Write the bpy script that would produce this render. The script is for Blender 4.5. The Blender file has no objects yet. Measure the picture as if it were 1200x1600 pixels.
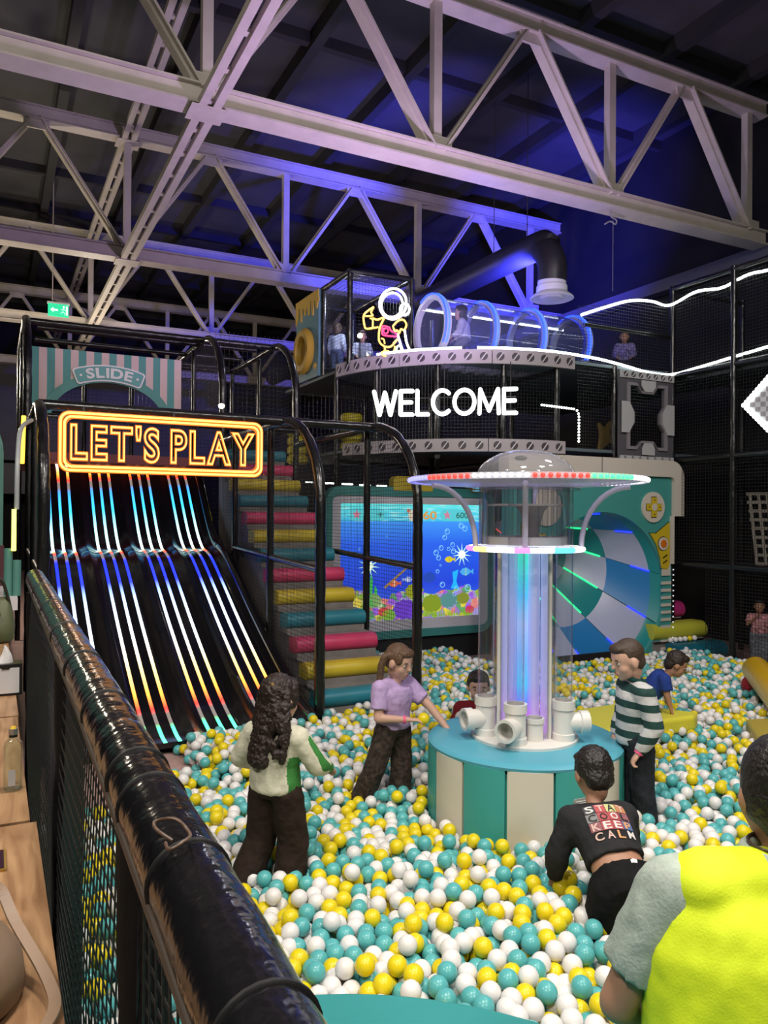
import bpy, bmesh, math, random
import numpy as np
from mathutils import Vector, Matrix, kdtree
random.seed(7); rng = np.random.default_rng(7)
# layout unit -> metres.  X runs across the hall (to the right), Y runs into its depth, Z is up; z = 0 is the ball surface.
S = 0.78
SC = bpy.context.scene
COL = SC.collection
# ------------------------------------------------------------------ camera
YAW, PITCH, ROLL = math.radians(27.0), math.radians(0.25), math.radians(0.4)
cam_d = bpy.data.cameras.new('camera'); cam_d.sensor_fit = 'VERTICAL'; cam_d.sensor_height = 36; cam_d.sensor_width = 27
cam_d.lens = 27.0; cam_d.clip_start = 0.05; cam_d.clip_end = 200
cam = bpy.data.objects.new('camera', cam_d); COL.objects.link(cam)
cam.matrix_world = Matrix.Translation((0, 0, 2.25*S)) @ Matrix.Rotation(-YAW, 4, 'Z') @ Matrix.Rotation(math.pi/2+PITCH, 4, 'X') @ Matrix.Rotation(ROLL, 4, 'Z')
SC.camera = cam
# ------------------------------------------------------------------ world, lights, exposure
vs = SC.view_settings; vs.view_transform = 'Standard'; vs.look = 'None'; vs.gamma = 1.0; vs.use_curve_mapping = False
vs.exposure = 0.0
SC.cycles.transparent_max_bounces = 32; SC.cycles.max_bounces = 6; SC.cycles.diffuse_bounces = 3; SC.cycles.glossy_bounces = 3
SC.cycles.sample_clamp_indirect = 4.0; SC.cycles.caustics_reflective = False; SC.cycles.caustics_refractive = False
W = bpy.data.worlds.new('hall_gloom'); SC.world = W; W.use_nodes = True
W.node_tree.nodes['Background'].inputs[0].default_value = (0.55, 0.55, 0.8, 1); W.node_tree.nodes['Background'].inputs[1].default_value = 0.012
def light(name, kind, loc, energy, color, target=None, size=0.5, spot=90, blend=0.6):
    d = bpy.data.lights.new(name, kind); d.energy = energy; d.color = color
    if kind == 'AREA': d.size = size; d.shape = 'DISK'
    elif kind == 'SPOT': d.spot_size = math.radians(spot); d.spot_blend = blend; d.shadow_soft_size = size
    else: d.shadow_soft_size = size
    o = bpy.data.objects.new(name, d); COL.objects.link(o)
    o.location = Vector(loc)*S
    if target is not None:
        o.rotation_euler = (Vector(target)-Vector(loc)).to_track_quat('-Z', 'Y').to_euler()
    return o
WARM = (1.0, 0.93, 0.84)
# ceiling lamps of the hall, hung behind and above the viewer
for i, (x, y, e) in enumerate([(1.2, 2.2, 150), (4.6, 1.2, 110), (-2.5, -1.5, 190), (-3.5, 4.0, 120), (3.0, -3.0, 170)]):
    light('hall_ceiling_lamp', 'AREA', (x, y, 7.3), e, WARM, (x+0.8, y+1.6, 0), size=0.9)
light('hall_ceiling_lamp', 'AREA', (6.8, 4.6, 7.6), 60, (0.95, 0.9, 1.0), (6.2, 6.0, 0), size=0.8)
light('truss_fill_light', 'POINT', (1.0, 2.0, 6.9), 85, WARM, size=0.25)  # this and the next: unseen point fills added to brighten the trusses
light('truss_fill_light', 'POINT', (6.5, 2.5, 7.0), 85, WARM, size=0.25)
# blue stage washes fixed to the play structure, then added unseen lights
light('blue_wash_lamp', 'SPOT', (8.4, 10.8, 6.3), 4200, (0.06, 0.06, 1.0), (10.0, 15.4, 9.4), size=0.15, spot=112, blend=0.8)
light('blue_wash_lamp', 'POINT', (7.6, 11.2, 5.9), 45, (0.06, 0.10, 1.0), size=0.1)
light('violet_tint_light', 'SPOT', (4.9, 7.6, 4.2), 560, (0.72, 0.50, 1.0), (4.4, 9.6, 9.0), size=0.15, spot=150)  # added violet spot, tints the truss undersides from below
light('warm_fill_light', 'POINT', (-1.5, 18.0, 5.2), 330, (1.0, 0.86, 0.66), size=0.3)  # added warm fills that lift the far-left trusses and background
light('warm_fill_light', 'POINT', (2.2, 20.5, 5.2), 160, (1.0, 0.86, 0.7), size=0.3)
light('tower_fill_light', 'POINT', (5.9, 12.6, 6.2), 30, (0.8, 0.85, 1.0), size=0.1)  # added fill that brightens the children in the cage
# ------------------------------------------------------------------ materials
MATS = {}
def mat(name, col, rough=0.5, metal=0.0, emis=None, strength=0.0, coat=0.0, noise=0.0, nscale=20.0, bump=0.0, bscale=60.0, spec=0.5, sss=0.0, alpha=1.0):
    if name in MATS: return MATS[name]
    m = bpy.data.materials.new(name); m.use_nodes = True; nt = m.node_tree
    b = nt.nodes['Principled BSDF']
    c = (*col, 1.0)
    b.inputs['Base Color'].default_value = c; b.inputs['Roughness'].default_value = rough; b.inputs['Metallic'].default_value = metal
    b.inputs['Specular IOR Level'].default_value = spec; b.inputs['Coat Weight'].default_value = coat; b.inputs['Coat Roughness'].default_value = 0.08
    if sss: b.inputs['Subsurface Weight'].default_value = sss; b.inputs['Subsurface Radius'].default_value = (0.01, 0.004, 0.002)
    if emis is not None:
        b.inputs['Emission Color'].default_value = (*emis, 1.0); b.inputs['Emission Strength'].default_value = strength
    tc = None
    if noise or bump:
        tc = nt.nodes.new('ShaderNodeTexCoord')
    if noise:
        n = nt.nodes.new('ShaderNodeTexNoise'); n.inputs['Scale'].default_value = nscale; n.inputs['Detail'].default_value = 4
        nt.links.new(tc.outputs['Object'], n.inputs['Vector'])
        r = nt.nodes.new('ShaderNodeValToRGB')
        r.color_ramp.elements[0].position = 0.3; r.color_ramp.elements[1].position = 0.7
        r.color_ramp.elements[0].color = (*[max(0, x*(1-noise)) for x in col], 1); r.color_ramp.elements[1].color = (*[min(1, x*(1+noise)) for x in col], 1)
        nt.links.new(n.outputs['Fac'], r.inputs['Fac']); nt.links.new(r.outputs['Color'], b.inputs['Base Color'])
    if bump:
        n2 = nt.nodes.new('ShaderNodeTexNoise'); n2.inputs['Scale'].default_value = bscale; n2.inputs['Detail'].default_value = 3
        nt.links.new(tc.outputs['Object'], n2.inputs['Vector'])
        bp = nt.nodes.new('ShaderNodeBump'); bp.inputs['Strength'].default_value = bump; bp.inputs['Distance'].default_value = 0.02
        nt.links.new(n2.outputs['Fac'], bp.inputs['Height']); nt.links.new(bp.outputs['Normal'], b.inputs['Normal'])
    MATS[name] = m
    return m
def glow(name, col, strength, base=(0.03, 0.03, 0.03)):
    return mat(name, base, 0.4, emis=col, strength=strength)
def clear(name, tint=(0.96, 0.97, 0.98), rough=0.04, ior=1.45, body=0.0, bodycol=(0.9, 0.9, 0.92)):
    if name in MATS: return MATS[name]
    m = bpy.data.materials.new(name); m.use_nodes = True; nt = m.node_tree; nt.nodes.remove(nt.nodes['Principled BSDF'])
    out = nt.nodes['Material Output']
    t = nt.nodes.new('ShaderNodeBsdfTransparent'); t.inputs[0].default_value = (*tint, 1)
    g = nt.nodes.new('ShaderNodeBsdfGlossy'); g.inputs['Roughness'].default_value = rough
    lw_ = nt.nodes.new('ShaderNodeLayerWeight'); lw_.inputs['Blend'].default_value = 0.5
    pw = nt.nodes.new('ShaderNodeMath'); pw.operation = 'POWER'; pw.inputs[1].default_value = 3.0; nt.links.new(lw_.outputs['Facing'], pw.inputs[0])
    f = nt.nodes.new('ShaderNodeMath'); f.operation = 'MULTIPLY_ADD'; f.inputs[1].default_value = 0.75; f.inputs[2].default_value = ((ior-1)/(ior+1))**2; nt.links.new(pw.outputs[0], f.inputs[0])
    mx = nt.nodes.new('ShaderNodeMixShader')
    nt.links.new(f.outputs[0], mx.inputs[0]); nt.links.new(t.outputs[0], mx.inputs[1]); nt.links.new(g.outputs[0], mx.inputs[2])
    last = mx
    if body:
        d = nt.nodes.new('ShaderNodeBsdfDiffuse'); d.inputs[0].default_value = (*bodycol, 1)
        m2 = nt.nodes.new('ShaderNodeMixShader'); m2.inputs[0].default_value = body
        nt.links.new(mx.outputs[0], m2.inputs[1]); nt.links.new(d.outputs[0], m2.inputs[2]); last = m2
    nt.links.new(last.outputs[0], out.inputs[0]); MATS[name] = m
    return m
def ramp_glow(name, axis, lo, hi, stops, strength, interp='LINEAR', base=(0.05, 0.05, 0.05), strengths=None):
    """emission whose colour runs along an object axis (a programmable LED strip)"""
    m = bpy.data.materials.new(name); m.use_nodes = True; nt = m.node_tree; b = nt.nodes['Principled BSDF']
    b.inputs['Base Color'].default_value = (*base, 1); b.inputs['Roughness'].default_value = 0.3
    tc = nt.nodes.new('ShaderNodeTexCoord'); sp = nt.nodes.new('ShaderNodeSeparateXYZ'); mr = nt.nodes.new('ShaderNodeMapRange')
    nt.links.new(tc.outputs['Object'], sp.inputs[0]); nt.links.new(sp.outputs[axis], mr.inputs[0])
    mr.inputs[1].default_value = lo*S; mr.inputs[2].default_value = hi*S
    r = nt.nodes.new('ShaderNodeValToRGB'); cr = r.color_ramp; cr.interpolation = interp
    while len(cr.elements) < len(stops): cr.elements.new(0.5)
    for e, (p, c) in zip(cr.elements, stops): e.position = p; e.color = (*c, 1)
    nt.links.new(mr.outputs[0], r.inputs[0]); nt.links.new(r.outputs[0], b.inputs['Emission Color']); b.inputs['Emission Strength'].default_value = strength
    return m
# ------------------------------------------------------------------ mesh builder
class MB:
    def __init__(s): s.v = []; s.f = []; s.m = []; s.mi = 0
    def add(s, verts, faces, mi=None):
        o = len(s.v); s.v.extend([tuple(p) for p in verts]); k = s.mi if mi is None else mi
        for f in faces: s.f.append([o+i for i in f]); s.m.append(k)
        return s
    def box(s, lo, hi, mi=None):
        x0, y0, z0 = lo; x1, y1, z1 = hi
        return s.add([(x0,y0,z0),(x1,y0,z0),(x1,y1,z0),(x0,y1,z0),(x0,y0,z1),(x1,y0,z1),(x1,y1,z1),(x0,y1,z1)],
              [(3,2,1,0),(4,5,6,7),(0,1,5,4),(1,2,6,5),(2,3,7,6),(3,0,4,7)], mi)
    def bar(s, p, q, w, h, up=(0,0,1), mi=None):
        p = Vector(p); q = Vector(q); d = (q-p).normalized(); up = Vector(up)
        if abs(d.dot(up)) > 0.98: up = Vector((1,0,0))
        a = d.cross(up).normalized(); b = a.cross(d).normalized()
        vs_ = []
        for c in (p, q):
            for (i, j) in ((-1,-1),(1,-1),(1,1),(-1,1)): vs_.append(c+a*i*w/2+b*j*h/2)
        return s.add(vs_, [(3,2,1,0),(4,5,6,7),(0,1,5,4),(1,2,6,5),(2,3,7,6),(3,0,4,7)], mi)
    def tube(s, path, r, n=10, cap=True, mi=None, closed=False):
        P = [Vector(p) for p in path]; N = len(P); R = r if isinstance(r, (list, tuple)) else [r]*N
        up = None; rings = []
        for i in range(N):
            if closed: t = (P[(i+1) % N]-P[i-1])
            else: t = (P[min(i+1, N-1)]-P[max(i-1, 0)])
            t = t.normalized() if t.length > 1e-9 else Vector((0,0,1))
            if up is None:
                a = Vector((0,0,1)) if abs(t.z) < 0.9 else Vector((1,0,0)); up = (a-t*a.dot(t)).normalized()
            else:
                up = up-t*up.dot(t); up = up.normalized() if up.length > 1e-6 else Vector((1,0,0))
            sd = t.cross(up)
            rings.append([P[i]+(up*math.cos(2*math.pi*k/n)+sd*math.sin(2*math.pi*k/n))*R[i] for k in range(n)])
        vs_ = [p for ring in rings for p in ring]; fs = []
        for i in range(N if closed else N-1):
            for k in range(n):
                a = i*n+k; b = i*n+(k+1) % n; i2 = (i+1) % N
                fs.append((a, b, i2*n+(k+1) % n, i2*n+k))
        if cap and not closed: fs.append(tuple(range(n-1, -1, -1))); fs.append(tuple((N-1)*n+k for k in range(n)))
        return s.add(vs_, fs, mi)
    def lathe(s, prof, c=(0,0,0), n=32, mi=None, closed=False, ax=None):
        cx, cy, cz = c; vs_ = []; fs = []; N = len(prof)
        for (r, z) in prof:
            for k in range(n):
                a = 2*math.pi*k/n; p = Vector((r*math.cos(a), r*math.sin(a), z))
                if ax is not None: p = ax @ p
                vs_.append((cx+p.x, cy+p.y, cz+p.z))
        for i in range(N if closed else N-1):
            i2 = (i+1) % N
            for k in range(n): fs.append((i*n+k, i*n+(k+1) % n, i2*n+(k+1) % n, i2*n+k))
        if not closed:
            if prof[0][0] > 1e-6: fs.append(tuple(range(n-1, -1, -1)))
            if prof[-1][0] > 1e-6: fs.append(tuple((N-1)*n+k for k in range(n)))
        return s.add(vs_, fs, mi)
    def prism(s, poly, o, a, b, n, t0, t1, mi=None):
        o = Vector(o); a = Vector(a); b = Vector(b); n = Vector(n); N = len(poly)
        vs_ = [o+a*x+b*y+n*t1 for x, y in poly]+[o+a*x+b*y+n*t0 for x, y in poly]
        fs = [tuple(range(N)), tuple(range(2*N-1, N-1, -1))]+[(i, N+i, N+(i+1) % N, (i+1) % N) for i in range(N)]
        return s.add(vs_, fs, mi)
    def ring(s, outer, inner, o, a, b, n, t0, t1, mi=None):
        o = Vector(o); a = Vector(a); b = Vector(b); n = Vector(n); N = len(outer)
        L = [[o+a*x+b*y+n*t for x, y in P] for P in (outer, inner) for t in (t1, t0)]
        vs_ = L[0]+L[1]+L[2]+L[3]; fs = []
        for i in range(N):
            j = (i+1) % N
            fs += [(i, j, 2*N+j, 2*N+i), (N+j, N+i, 3*N+i, 3*N+j), (N+i, N+j, j, i), (2*N+i, 2*N+j, 3*N+j, 3*N+i)]
        return s.add(vs_, fs, mi)
    def ball(s, c, r, n=16, m=10, mi=None):
        rx, ry, rz = r if isinstance(r, (tuple, list)) else (r, r, r)
        vs_ = [(c[0], c[1], c[2]+rz)]; fs = []
        for i in range(1, m):
            th = math.pi*i/m
            for k in range(n):
                ph = 2*math.pi*k/n; vs_.append((c[0]+rx*math.sin(th)*math.cos(ph), c[1]+ry*math.sin(th)*math.sin(ph), c[2]+rz*math.cos(th)))
        vs_.append((c[0], c[1], c[2]-rz)); L = len(vs_)-1
        for k in range(n):
            fs.append((0, 1+k, 1+(k+1) % n)); fs.append((L, 1+(m-2)*n+(k+1) % n, 1+(m-2)*n+k))
            for i in range(m-2):
                a = 1+i*n+k; b = 1+i*n+(k+1) % n; fs.append((a, a+n, b+n, b))
        return s.add(vs_, fs, mi)
    def mesh(s, name, mats, scale=1.0, off=(0,0,0)):
        me = bpy.data.meshes.new(name)
        V = (np.array(s.v, dtype=float).reshape(-1, 3))*scale-np.array(off)
        me.from_pydata(V.tolist(), [], s.f); 
        if not isinstance(mats, (list, tuple)): mats = [mats]
        for m in mats: me.materials.append(m)
        if len(mats) > 1: me.polygons.foreach_set('material_index', s.m)
        return me
    def build(s, name, mats, parent=None, smooth=None, fix=True):
        """link as one mesh object; vertices are in world layout units"""
        off = (0, 0, 0)
        if parent is not None:
            p = parent; off = Vector((0,0,0))
            while p is not None: off = off+p.location; p = p.parent
        me = s.mesh(name, mats, S, tuple(off))
        if fix:
            bm = bmesh.new(); bm.from_mesh(me); bmesh.ops.recalc_face_normals(bm, faces=bm.faces); bm.to_mesh(me); bm.free()
        if smooth is not None:
            me.polygons.foreach_set('use_smooth', [True]*len(me.polygons))
            me.set_sharp_from_angle(angle=math.radians(smooth))
        o = bpy.data.objects.new(name, me); COL.objects.link(o)
        if parent is not None: o.parent = parent
        return o
def tag(o, label=None, cat=None, group=None, kind=None):
    if label: o['label'] = label
    if cat: o['category'] = cat
    if group: o['group'] = group
    if kind: o['kind'] = kind
    return o
def thing(name, label, cat, loc=(0,0,0), group=None):
    o = bpy.data.objects.new(name, None); COL.objects.link(o); o.empty_display_size = 0.1
    o.location = Vector(loc)*S
    return tag(o, label, cat, group)
def struct(o): o['kind'] = 'structure'; return o
def arc(cx, cy, r, a0, a1, n): return [(cx+r*math.cos(math.radians(a0+(a1-a0)*i/n)), cy+r*math.sin(math.radians(a0+(a1-a0)*i/n))) for i in range(n+1)]
def rrect(x0, y0, x1, y1, r, n=6):
    r = r if isinstance(r, (tuple, list)) else (r,)*4
    P = []
    for (cx, cy, a, q) in ((x1, y1, 0, r[0]), (x0, y1, 90, r[1]), (x0, y0, 180, r[2]), (x1, y0, 270, r[3])):
        q = max(q, 1e-4); sx = -1 if cx == x1 else 1; sy = -1 if cy == y1 else 1
        P += arc(cx+sx*q, cy+sy*q, q, a, a+90, n)
    return P
def circ(cx, cy, r, n=24, ry=None):
    ry = r if ry is None else ry
    return [(cx+r*math.cos(2*math.pi*i/n), cy+ry*math.sin(2*math.pi*i/n)) for i in range(n)]
def smoothpath(P, n=8):
    P = [Vector(p) for p in P]; out = []
    for i in range(len(P)-1):
        p0 = P[max(i-1, 0)]; p1 = P[i]; p2 = P[i+1]; p3 = P[min(i+2, len(P)-1)]
        for k in range(n):
            t = k/n
            out.append(0.5*((2*p1)+(p2-p0)*t+(2*p0-5*p1+4*p2-p3)*t*t+(3*p1-p0-3*p2+p3)*t**3))
    return out+[P[-1]]
def resample(P, step):
    P = [Vector(p) for p in P]; L = [0]
    for i in range(1, len(P)): L.append(L[-1]+(P[i]-P[i-1]).length)
    n = max(1, round(L[-1]/step)); out = []; j = 0
    for k in range(n+1):
        d = L[-1]*k/n
        while j < len(P)-2 and L[j+1] < d: j += 1
        seg = max(L[j+1]-L[j], 1e-9); out.append(P[j].lerp(P[j+1], min(1, max(0, (d-L[j])/seg))))
    return out
XA, YA, ZA = (1,0,0), (0,1,0), (0,0,1); NY = (0,-1,0)
BLACKPAD = mat('black_vinyl_padding', (0.006, 0.006, 0.007), 0.30, coat=0.3, bump=0.35, bscale=14)
BLACKTIE = mat('black_cable_tie', (0.01, 0.01, 0.01), 0.45)
NETM = mat('black_netting_cord', (0.02, 0.02, 0.022), 0.5)
def padded(path, r=0.055, tie=0.42, n=10):
    """a steel pipe wrapped in vinyl sleeves: pinched where the cable ties sit"""
    P = resample(path, tie/4); R = []
    for i in range(len(P)): R.append(r*(0.90 if i % 4 == 0 and 0 < i < len(P)-1 else 1.0))
    return MB().tube(P, R, n)
def net(poly, o, a, b, cell=0.055, th=0.006, mb=None, skew=0.0):
    """knotted netting: every cord of the grid, clipped to the outline"""
    mb = mb or MB(); o = Vector(o); a = Vector(a); b = Vector(b); nn = a.cross(b).normalized(); N = len(poly)
    for ax in (0, 1):
        lo = min(p[ax] for p in poly); hi = max(p[ax] for p in poly); k = lo+cell*0.5
        while k < hi:
            xs = []
            for i in range(N):
                p = poly[i]; q = poly[(i+1) % N]
                if (p[ax] <= k) != (q[ax] <= k):
                    t = (k-p[ax])/(q[ax]-p[ax]); xs.append(p[1-ax]+(q[1-ax]-p[1-ax])*t)
            xs.sort()
            for u0, u1 in zip(xs[::2], xs[1::2]):
                if u1-u0 < 1e-3: continue
                if ax == 0: p, q, sd = o+a*k+b*u0, o+a*k+b*u1, a
                else: p, q, sd = o+a*u0+b*k, o+a*u1+b*k, b
                off = nn*(th*0.4 if ax else -th*0.4)
                vs_ = [c+off+sd*(th*math.cos(w))/2+nn*(th*math.sin(w))/2 for c in (p, q) for w in (0, 2.094, 4.189)]
                mb.add(vs_, [(0,1,4,3), (1,2,5,4), (2,0,3,5)])
            k += cell
    return mb
_glyph = {}
def glyph(ch, size=1.0, extrude=0.0, offset=0.0, outline=0.0, res=6):
    """one character as arrays in the XY plane"""
    key = (ch, size, extrude, offset, outline)
    if key in _glyph: return _glyph[key]
    c = bpy.data.curves.new('glyph', 'FONT'); c.body = ch; c.size = size; c.extrude = extrude; c.offset = offset; c.resolution_u = res
    if outline: c.fill_mode = 'NONE'; c.bevel_depth = outline; c.bevel_resolution = 1; c.extrude = 0
    o = bpy.data.objects.new('glyph', c); COL.objects.link(o)
    dg = bpy.context.evaluated_depsgraph_get(); dg.update()
    me = bpy.data.meshes.new_from_object(o.evaluated_get(dg))
    V = np.zeros(len(me.vertices)*3); me.vertices.foreach_get('co', V); V = V.reshape(-1, 3)
    F = [tuple(p.vertices) for p in me.polygons]
    bpy.data.objects.remove(o); bpy.data.meshes.remove(me); bpy.data.curves.remove(c)
    _glyph[key] = (V, F)
    return V, F
def letters(text, o, a, b, n, width, height, m, parent, name='letter', extrude=0.02, offset=0.0, outline=0.0, gap=0.06, space=0.35, curve=None, lift=0.0):
    """set a line of text into width x height; one mesh object per character"""
    G = []; x = 0.0
    for ch in text:
        if ch == ' ': x += space; continue
        V, F = glyph(ch, 1.0, extrude if not outline else 0, offset, outline); V0 = glyph(ch, 1.0, 0, 0, 0)[0]
        w0, w1 = V0[:, 0].min(), V0[:, 0].max(); G.append((V, F, x-w0)); x += (w1-w0)+gap
    tot = x-gap; cap = glyph('E', 1.0, 0, 0, 0)[0]; ch_ = cap[:, 1].max()
    sx = width/tot; sy = height/ch_; o = Vector(o); a = Vector(a); b = Vector(b); n = Vector(n); outs = []
    for V, F, dx in G:
        pts = []
        for p in V:
            u, v, w = (p[0]+dx)*sx, p[1]*sy, p[2]*(sx+sy)/2+lift
            if curve: u, v = curve(u, v)
            pts.append(o+a*u+b*v+n*w)
        mb = MB(); mb.add(pts, F); outs.append(mb.build(name, m, parent, fix=False))
    return outs
# ================================================================== THE HALL
DARK = mat('dark_hall_paint', (0.005, 0.005, 0.006), 0.8, noise=0.3, nscale=2)
ROOFM = mat('charcoal_roof_sheet', (0.045, 0.045, 0.048), 0.75, noise=0.2, nscale=1.5)
RAFT = mat('dark_roof_beam', (0.022, 0.022, 0.024), 0.7)
CREAM = mat('cream_truss_paint', (0.50, 0.455, 0.40), 0.5, noise=0.08, nscale=5)
PINKFLOOR = mat('dusty_pink_floor_mat', (0.42, 0.27, 0.25), 0.8, noise=0.12, nscale=9)
PLATF = mat('platform_dark_laminate', (0.05, 0.045, 0.042), 0.6, noise=0.2, nscale=6)
FZ = -0.19    # pit floor
struct(MB().box((0.2, 0.3, FZ-0.2), (13.0, 36, FZ)).build('floor', PINKFLOOR))
struct(MB().box((-13, -6, FZ-0.2), (0.16, 36, 0.30)).build('trim_1', PLATF))
struct(MB().box((-13, 36, FZ-0.2), (13.2, 36.2, 11)).build('wall_back', DARK))
struct(MB().box((13.0, -6, FZ-0.2), (13.2, 36, 11)).build('wall_right', DARK))
struct(MB().box((-13.2, -6, FZ-0.2), (-13, 36, 11)).build('wall_left', DARK))
struct(MB().box((-13.2, -6.2, FZ-0.2), (13.2, -6.0, 11)).build('wall_behind', DARK))
roof = struct(MB().box((-13.2, -6.2, 10.5), (13.2, 36.2, 10.7)).build('ceiling', ROOFM))
for i in range(10):
    x = -4.4+1.85*i
    MB().box((x-0.09, 0, 10.22), (x+0.09, 36, 10.5)).build('roof_beam', RAFT, roof)
for j in range(11):
    y = 7.2+2.55*j
    MB().box((-13, y-0.07, 10.30), (13, y+0.07, 10.5)).build('roof_rib', RAFT, roof)
# grey cladding panels and a service mezzanine far behind on the left
GREYP = mat('grey_cladding_panel', (0.16, 0.16, 0.17), 0.7, noise=0.1, nscale=3)
struct(MB().box((-8, 34.8, 4.4), (9.5, 35.9, 8.6)).build('trim_2', GREYP))
struct(MB().box((-8, 33.5, 3.0), (4.0, 34.0, 4.2)).build('trim_6', GREYP))
# ---- roof trusses
XB0, XB1 = -7.5, 12.6
def truss(Y, xb1, label, zb=7.2, zt=9.55):
    t = thing('roof_truss', label, 'roof truss', ((XB0+xb1)/2, Y, zb), 'cream roof trusses')
    for nm, z, w in (('bottom_chord', zb, 0.34), ('top_chord', zt, 0.30)):
        m = MB(); m.box((XB0, Y-w/2, z), (xb1, Y+w/2, z+0.025)); m.box((XB0, Y-0.03, z+0.025), (xb1, Y+0.03, z+0.235)); m.box((XB0, Y-w/2, z+0.235), (xb1, Y+w/2, z+0.26))
        m.box((XB0, Y-0.10, z+0.025), (xb1, Y-0.06, z+0.23))
        m.build(nm, CREAM, t)
    x = 2.3-3.27*3
    while x < xb1+0.2:
        if x > XB0: 
            MB().bar((x, Y, zb+0.2), (x, Y, zt+0.05), 0.13, 0.13, YA).build('vertical', CREAM, t)
            for sgn in (-1, 1):
                xt = x+sgn*1.635
                if XB0 < xt < xb1+0.1:
                    q = 0.17 if sgn < 0 else 0.11
                    mm = MB(); mm.bar((x+sgn*0.08, Y, zb+0.22), (xt-sgn*0.08, Y, zt+0.04), 0.10, q, YA)
                    mm.bar((x+sgn*0.08, Y-0.07, zb+0.22), (xt-sgn*0.08, Y-0.07, zt+0.04), 0.03, q+0.03, YA)
                    mm.build('diagonal', CREAM, t)
            MB().box((x-0.22, Y-0.09, zb+0.22), (x+0.22, Y-0.05, zb+0.42)).build('gusset_plate', CREAM, t)
            if x+1.635 < xb1: MB().box((x+1.635-0.22, Y-0.09, zt-0.16), (x+1.635+0.22, Y-0.05, zt+0.02)).build('gusset_plate', CREAM, t)
        x += 3.27
    return t
truss(9.4, 12.5, 'nearest cream steel roof truss, crossing the top of the picture')
truss(15.7, 13.0, 'second cream steel roof truss, tinted blue above the clear tunnel')
truss(22.0, 12.6, 'third cream steel roof truss, above the striped slide banner')
truss(28.3, 12.6, 'farthest and dimmest cream roof truss, seen behind the exit sign')
def strut(x, z, label, y0, y1):
    t = thing('roof_strut', label, 'roof strut', (x, (y0+y1)/2, z), 'long struts joining the roof trusses')
    for s_ in (-1, 1): MB().box((x+s_*0.085-0.05, y0, z), (x+s_*0.085+0.05, y1, z+0.10)).build('steel_angle', CREAM, t)
    y = y0+0.4; first = None
    while y < y1:
        if first is None: first = MB().box((x-0.035, y, z+0.03), (x+0.035, y+0.09, z+0.07)).build('spacer_plate', CREAM, t)
        else: c = first.copy(); c.location = (0, (y-y0-0.4)*S, 0); COL.objects.link(c)
        y += 0.75
    for Y in (9.4, 15.7, 22.0, 28.3): MB().box((x-0.22, Y-0.2, z-0.012), (x+0.22, Y+0.2, z)).build('end_plate', CREAM, t)
strut(2.3, 7.17, 'lower pale double-angle strut running under the trusses', 2, 35.8)
strut(2.3, 9.50, 'upper pale double-angle strut running between the truss tops', 2, 35.8)
eave = MB().box((12.62, 9.0, 7.05), (12.9, 25.9, 7.3)).build('trim_3', mat('eave_beam_paint', (0.10, 0.10, 0.12), 0.6)); struct(eave)
# diagonal wind bracing far at the back left
for i, (x0, x1) in enumerate(((-3.2, -0.6), (4.4, 1.6))):
    tag(MB().bar((x0, 22.1, 7.1), (x1, 25.8, 8.9), 0.1, 0.1).build('wind_brace', CREAM), ('pale diagonal roof brace at far left behind the slide banner', 'pale diagonal roof brace behind the slide frame arches')[i], 'roof brace')
# exit sign hanging on a rod
GRN = glow('exit_sign_green', (0.02, 0.55, 0.25), 1.3, (0.02, 0.3, 0.15)); EXW = glow('exit_sign_white', (0.8, 1, 0.9), 1.6)
ex = thing('exit_sign', 'green emergency exit sign with white arrow and running figure, hung on a rod', 'exit sign', (1.38, 20.2, 7.02))
MB().box((1.15, 20.17, 7.02), (1.61, 20.23, 7.32)).build('sign_panel', GRN, ex)
MB().box((1.13, 20.15, 7.32), (1.63, 20.25, 7.36)).build('bracket', mat('white_bracket', (0.7, 0.7, 0.7), 0.5), ex)
MB().tube([(1.25, 20.2, 7.36), (1.25, 20.2, 10.5)], 0.012, 6).build('hanging_rod', CREAM, ex)
m = MB(); m.prism([(0.05, 0.15), (0.12, 0.21), (0.12, 0.17), (0.22, 0.17), (0.22, 0.13), (0.12, 0.13), (0.12, 0.09)], (1.15, 20.17, 7.02), XA, ZA, NY, 0, 0.006); m.build('arrow', EXW, ex)
m = MB(); m.prism(circ(0.35, 0.235, 0.025, 10), (1.15, 20.17, 7.02), XA, ZA, NY, 0, 0.006)
for p, q in (((0.345, 0.2), (0.33, 0.12)), ((0.33, 0.12), (0.28, 0.07)), ((0.33, 0.12), (0.38, 0.08)), ((0.38, 0.08), (0.37, 0.04)), ((0.345, 0.19), (0.29, 0.16)), ((0.345, 0.19), (0.4, 0.15))):
    m.bar((1.15+p[0], 20.166, 7.02+p[1]), (1.15+q[0], 20.166, 7.02+q[1]), 0.006, 0.025, YA)
m.build('running_figure', EXW, ex)
m = MB(); m.prism([(0.40, 0.04), (0.44, 0.04), (0.44, 0.26), (0.40, 0.26)], (1.15, 20.17, 7.02), XA, ZA, NY, 0, 0.006); m.build('door_symbol', EXW, ex)
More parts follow.
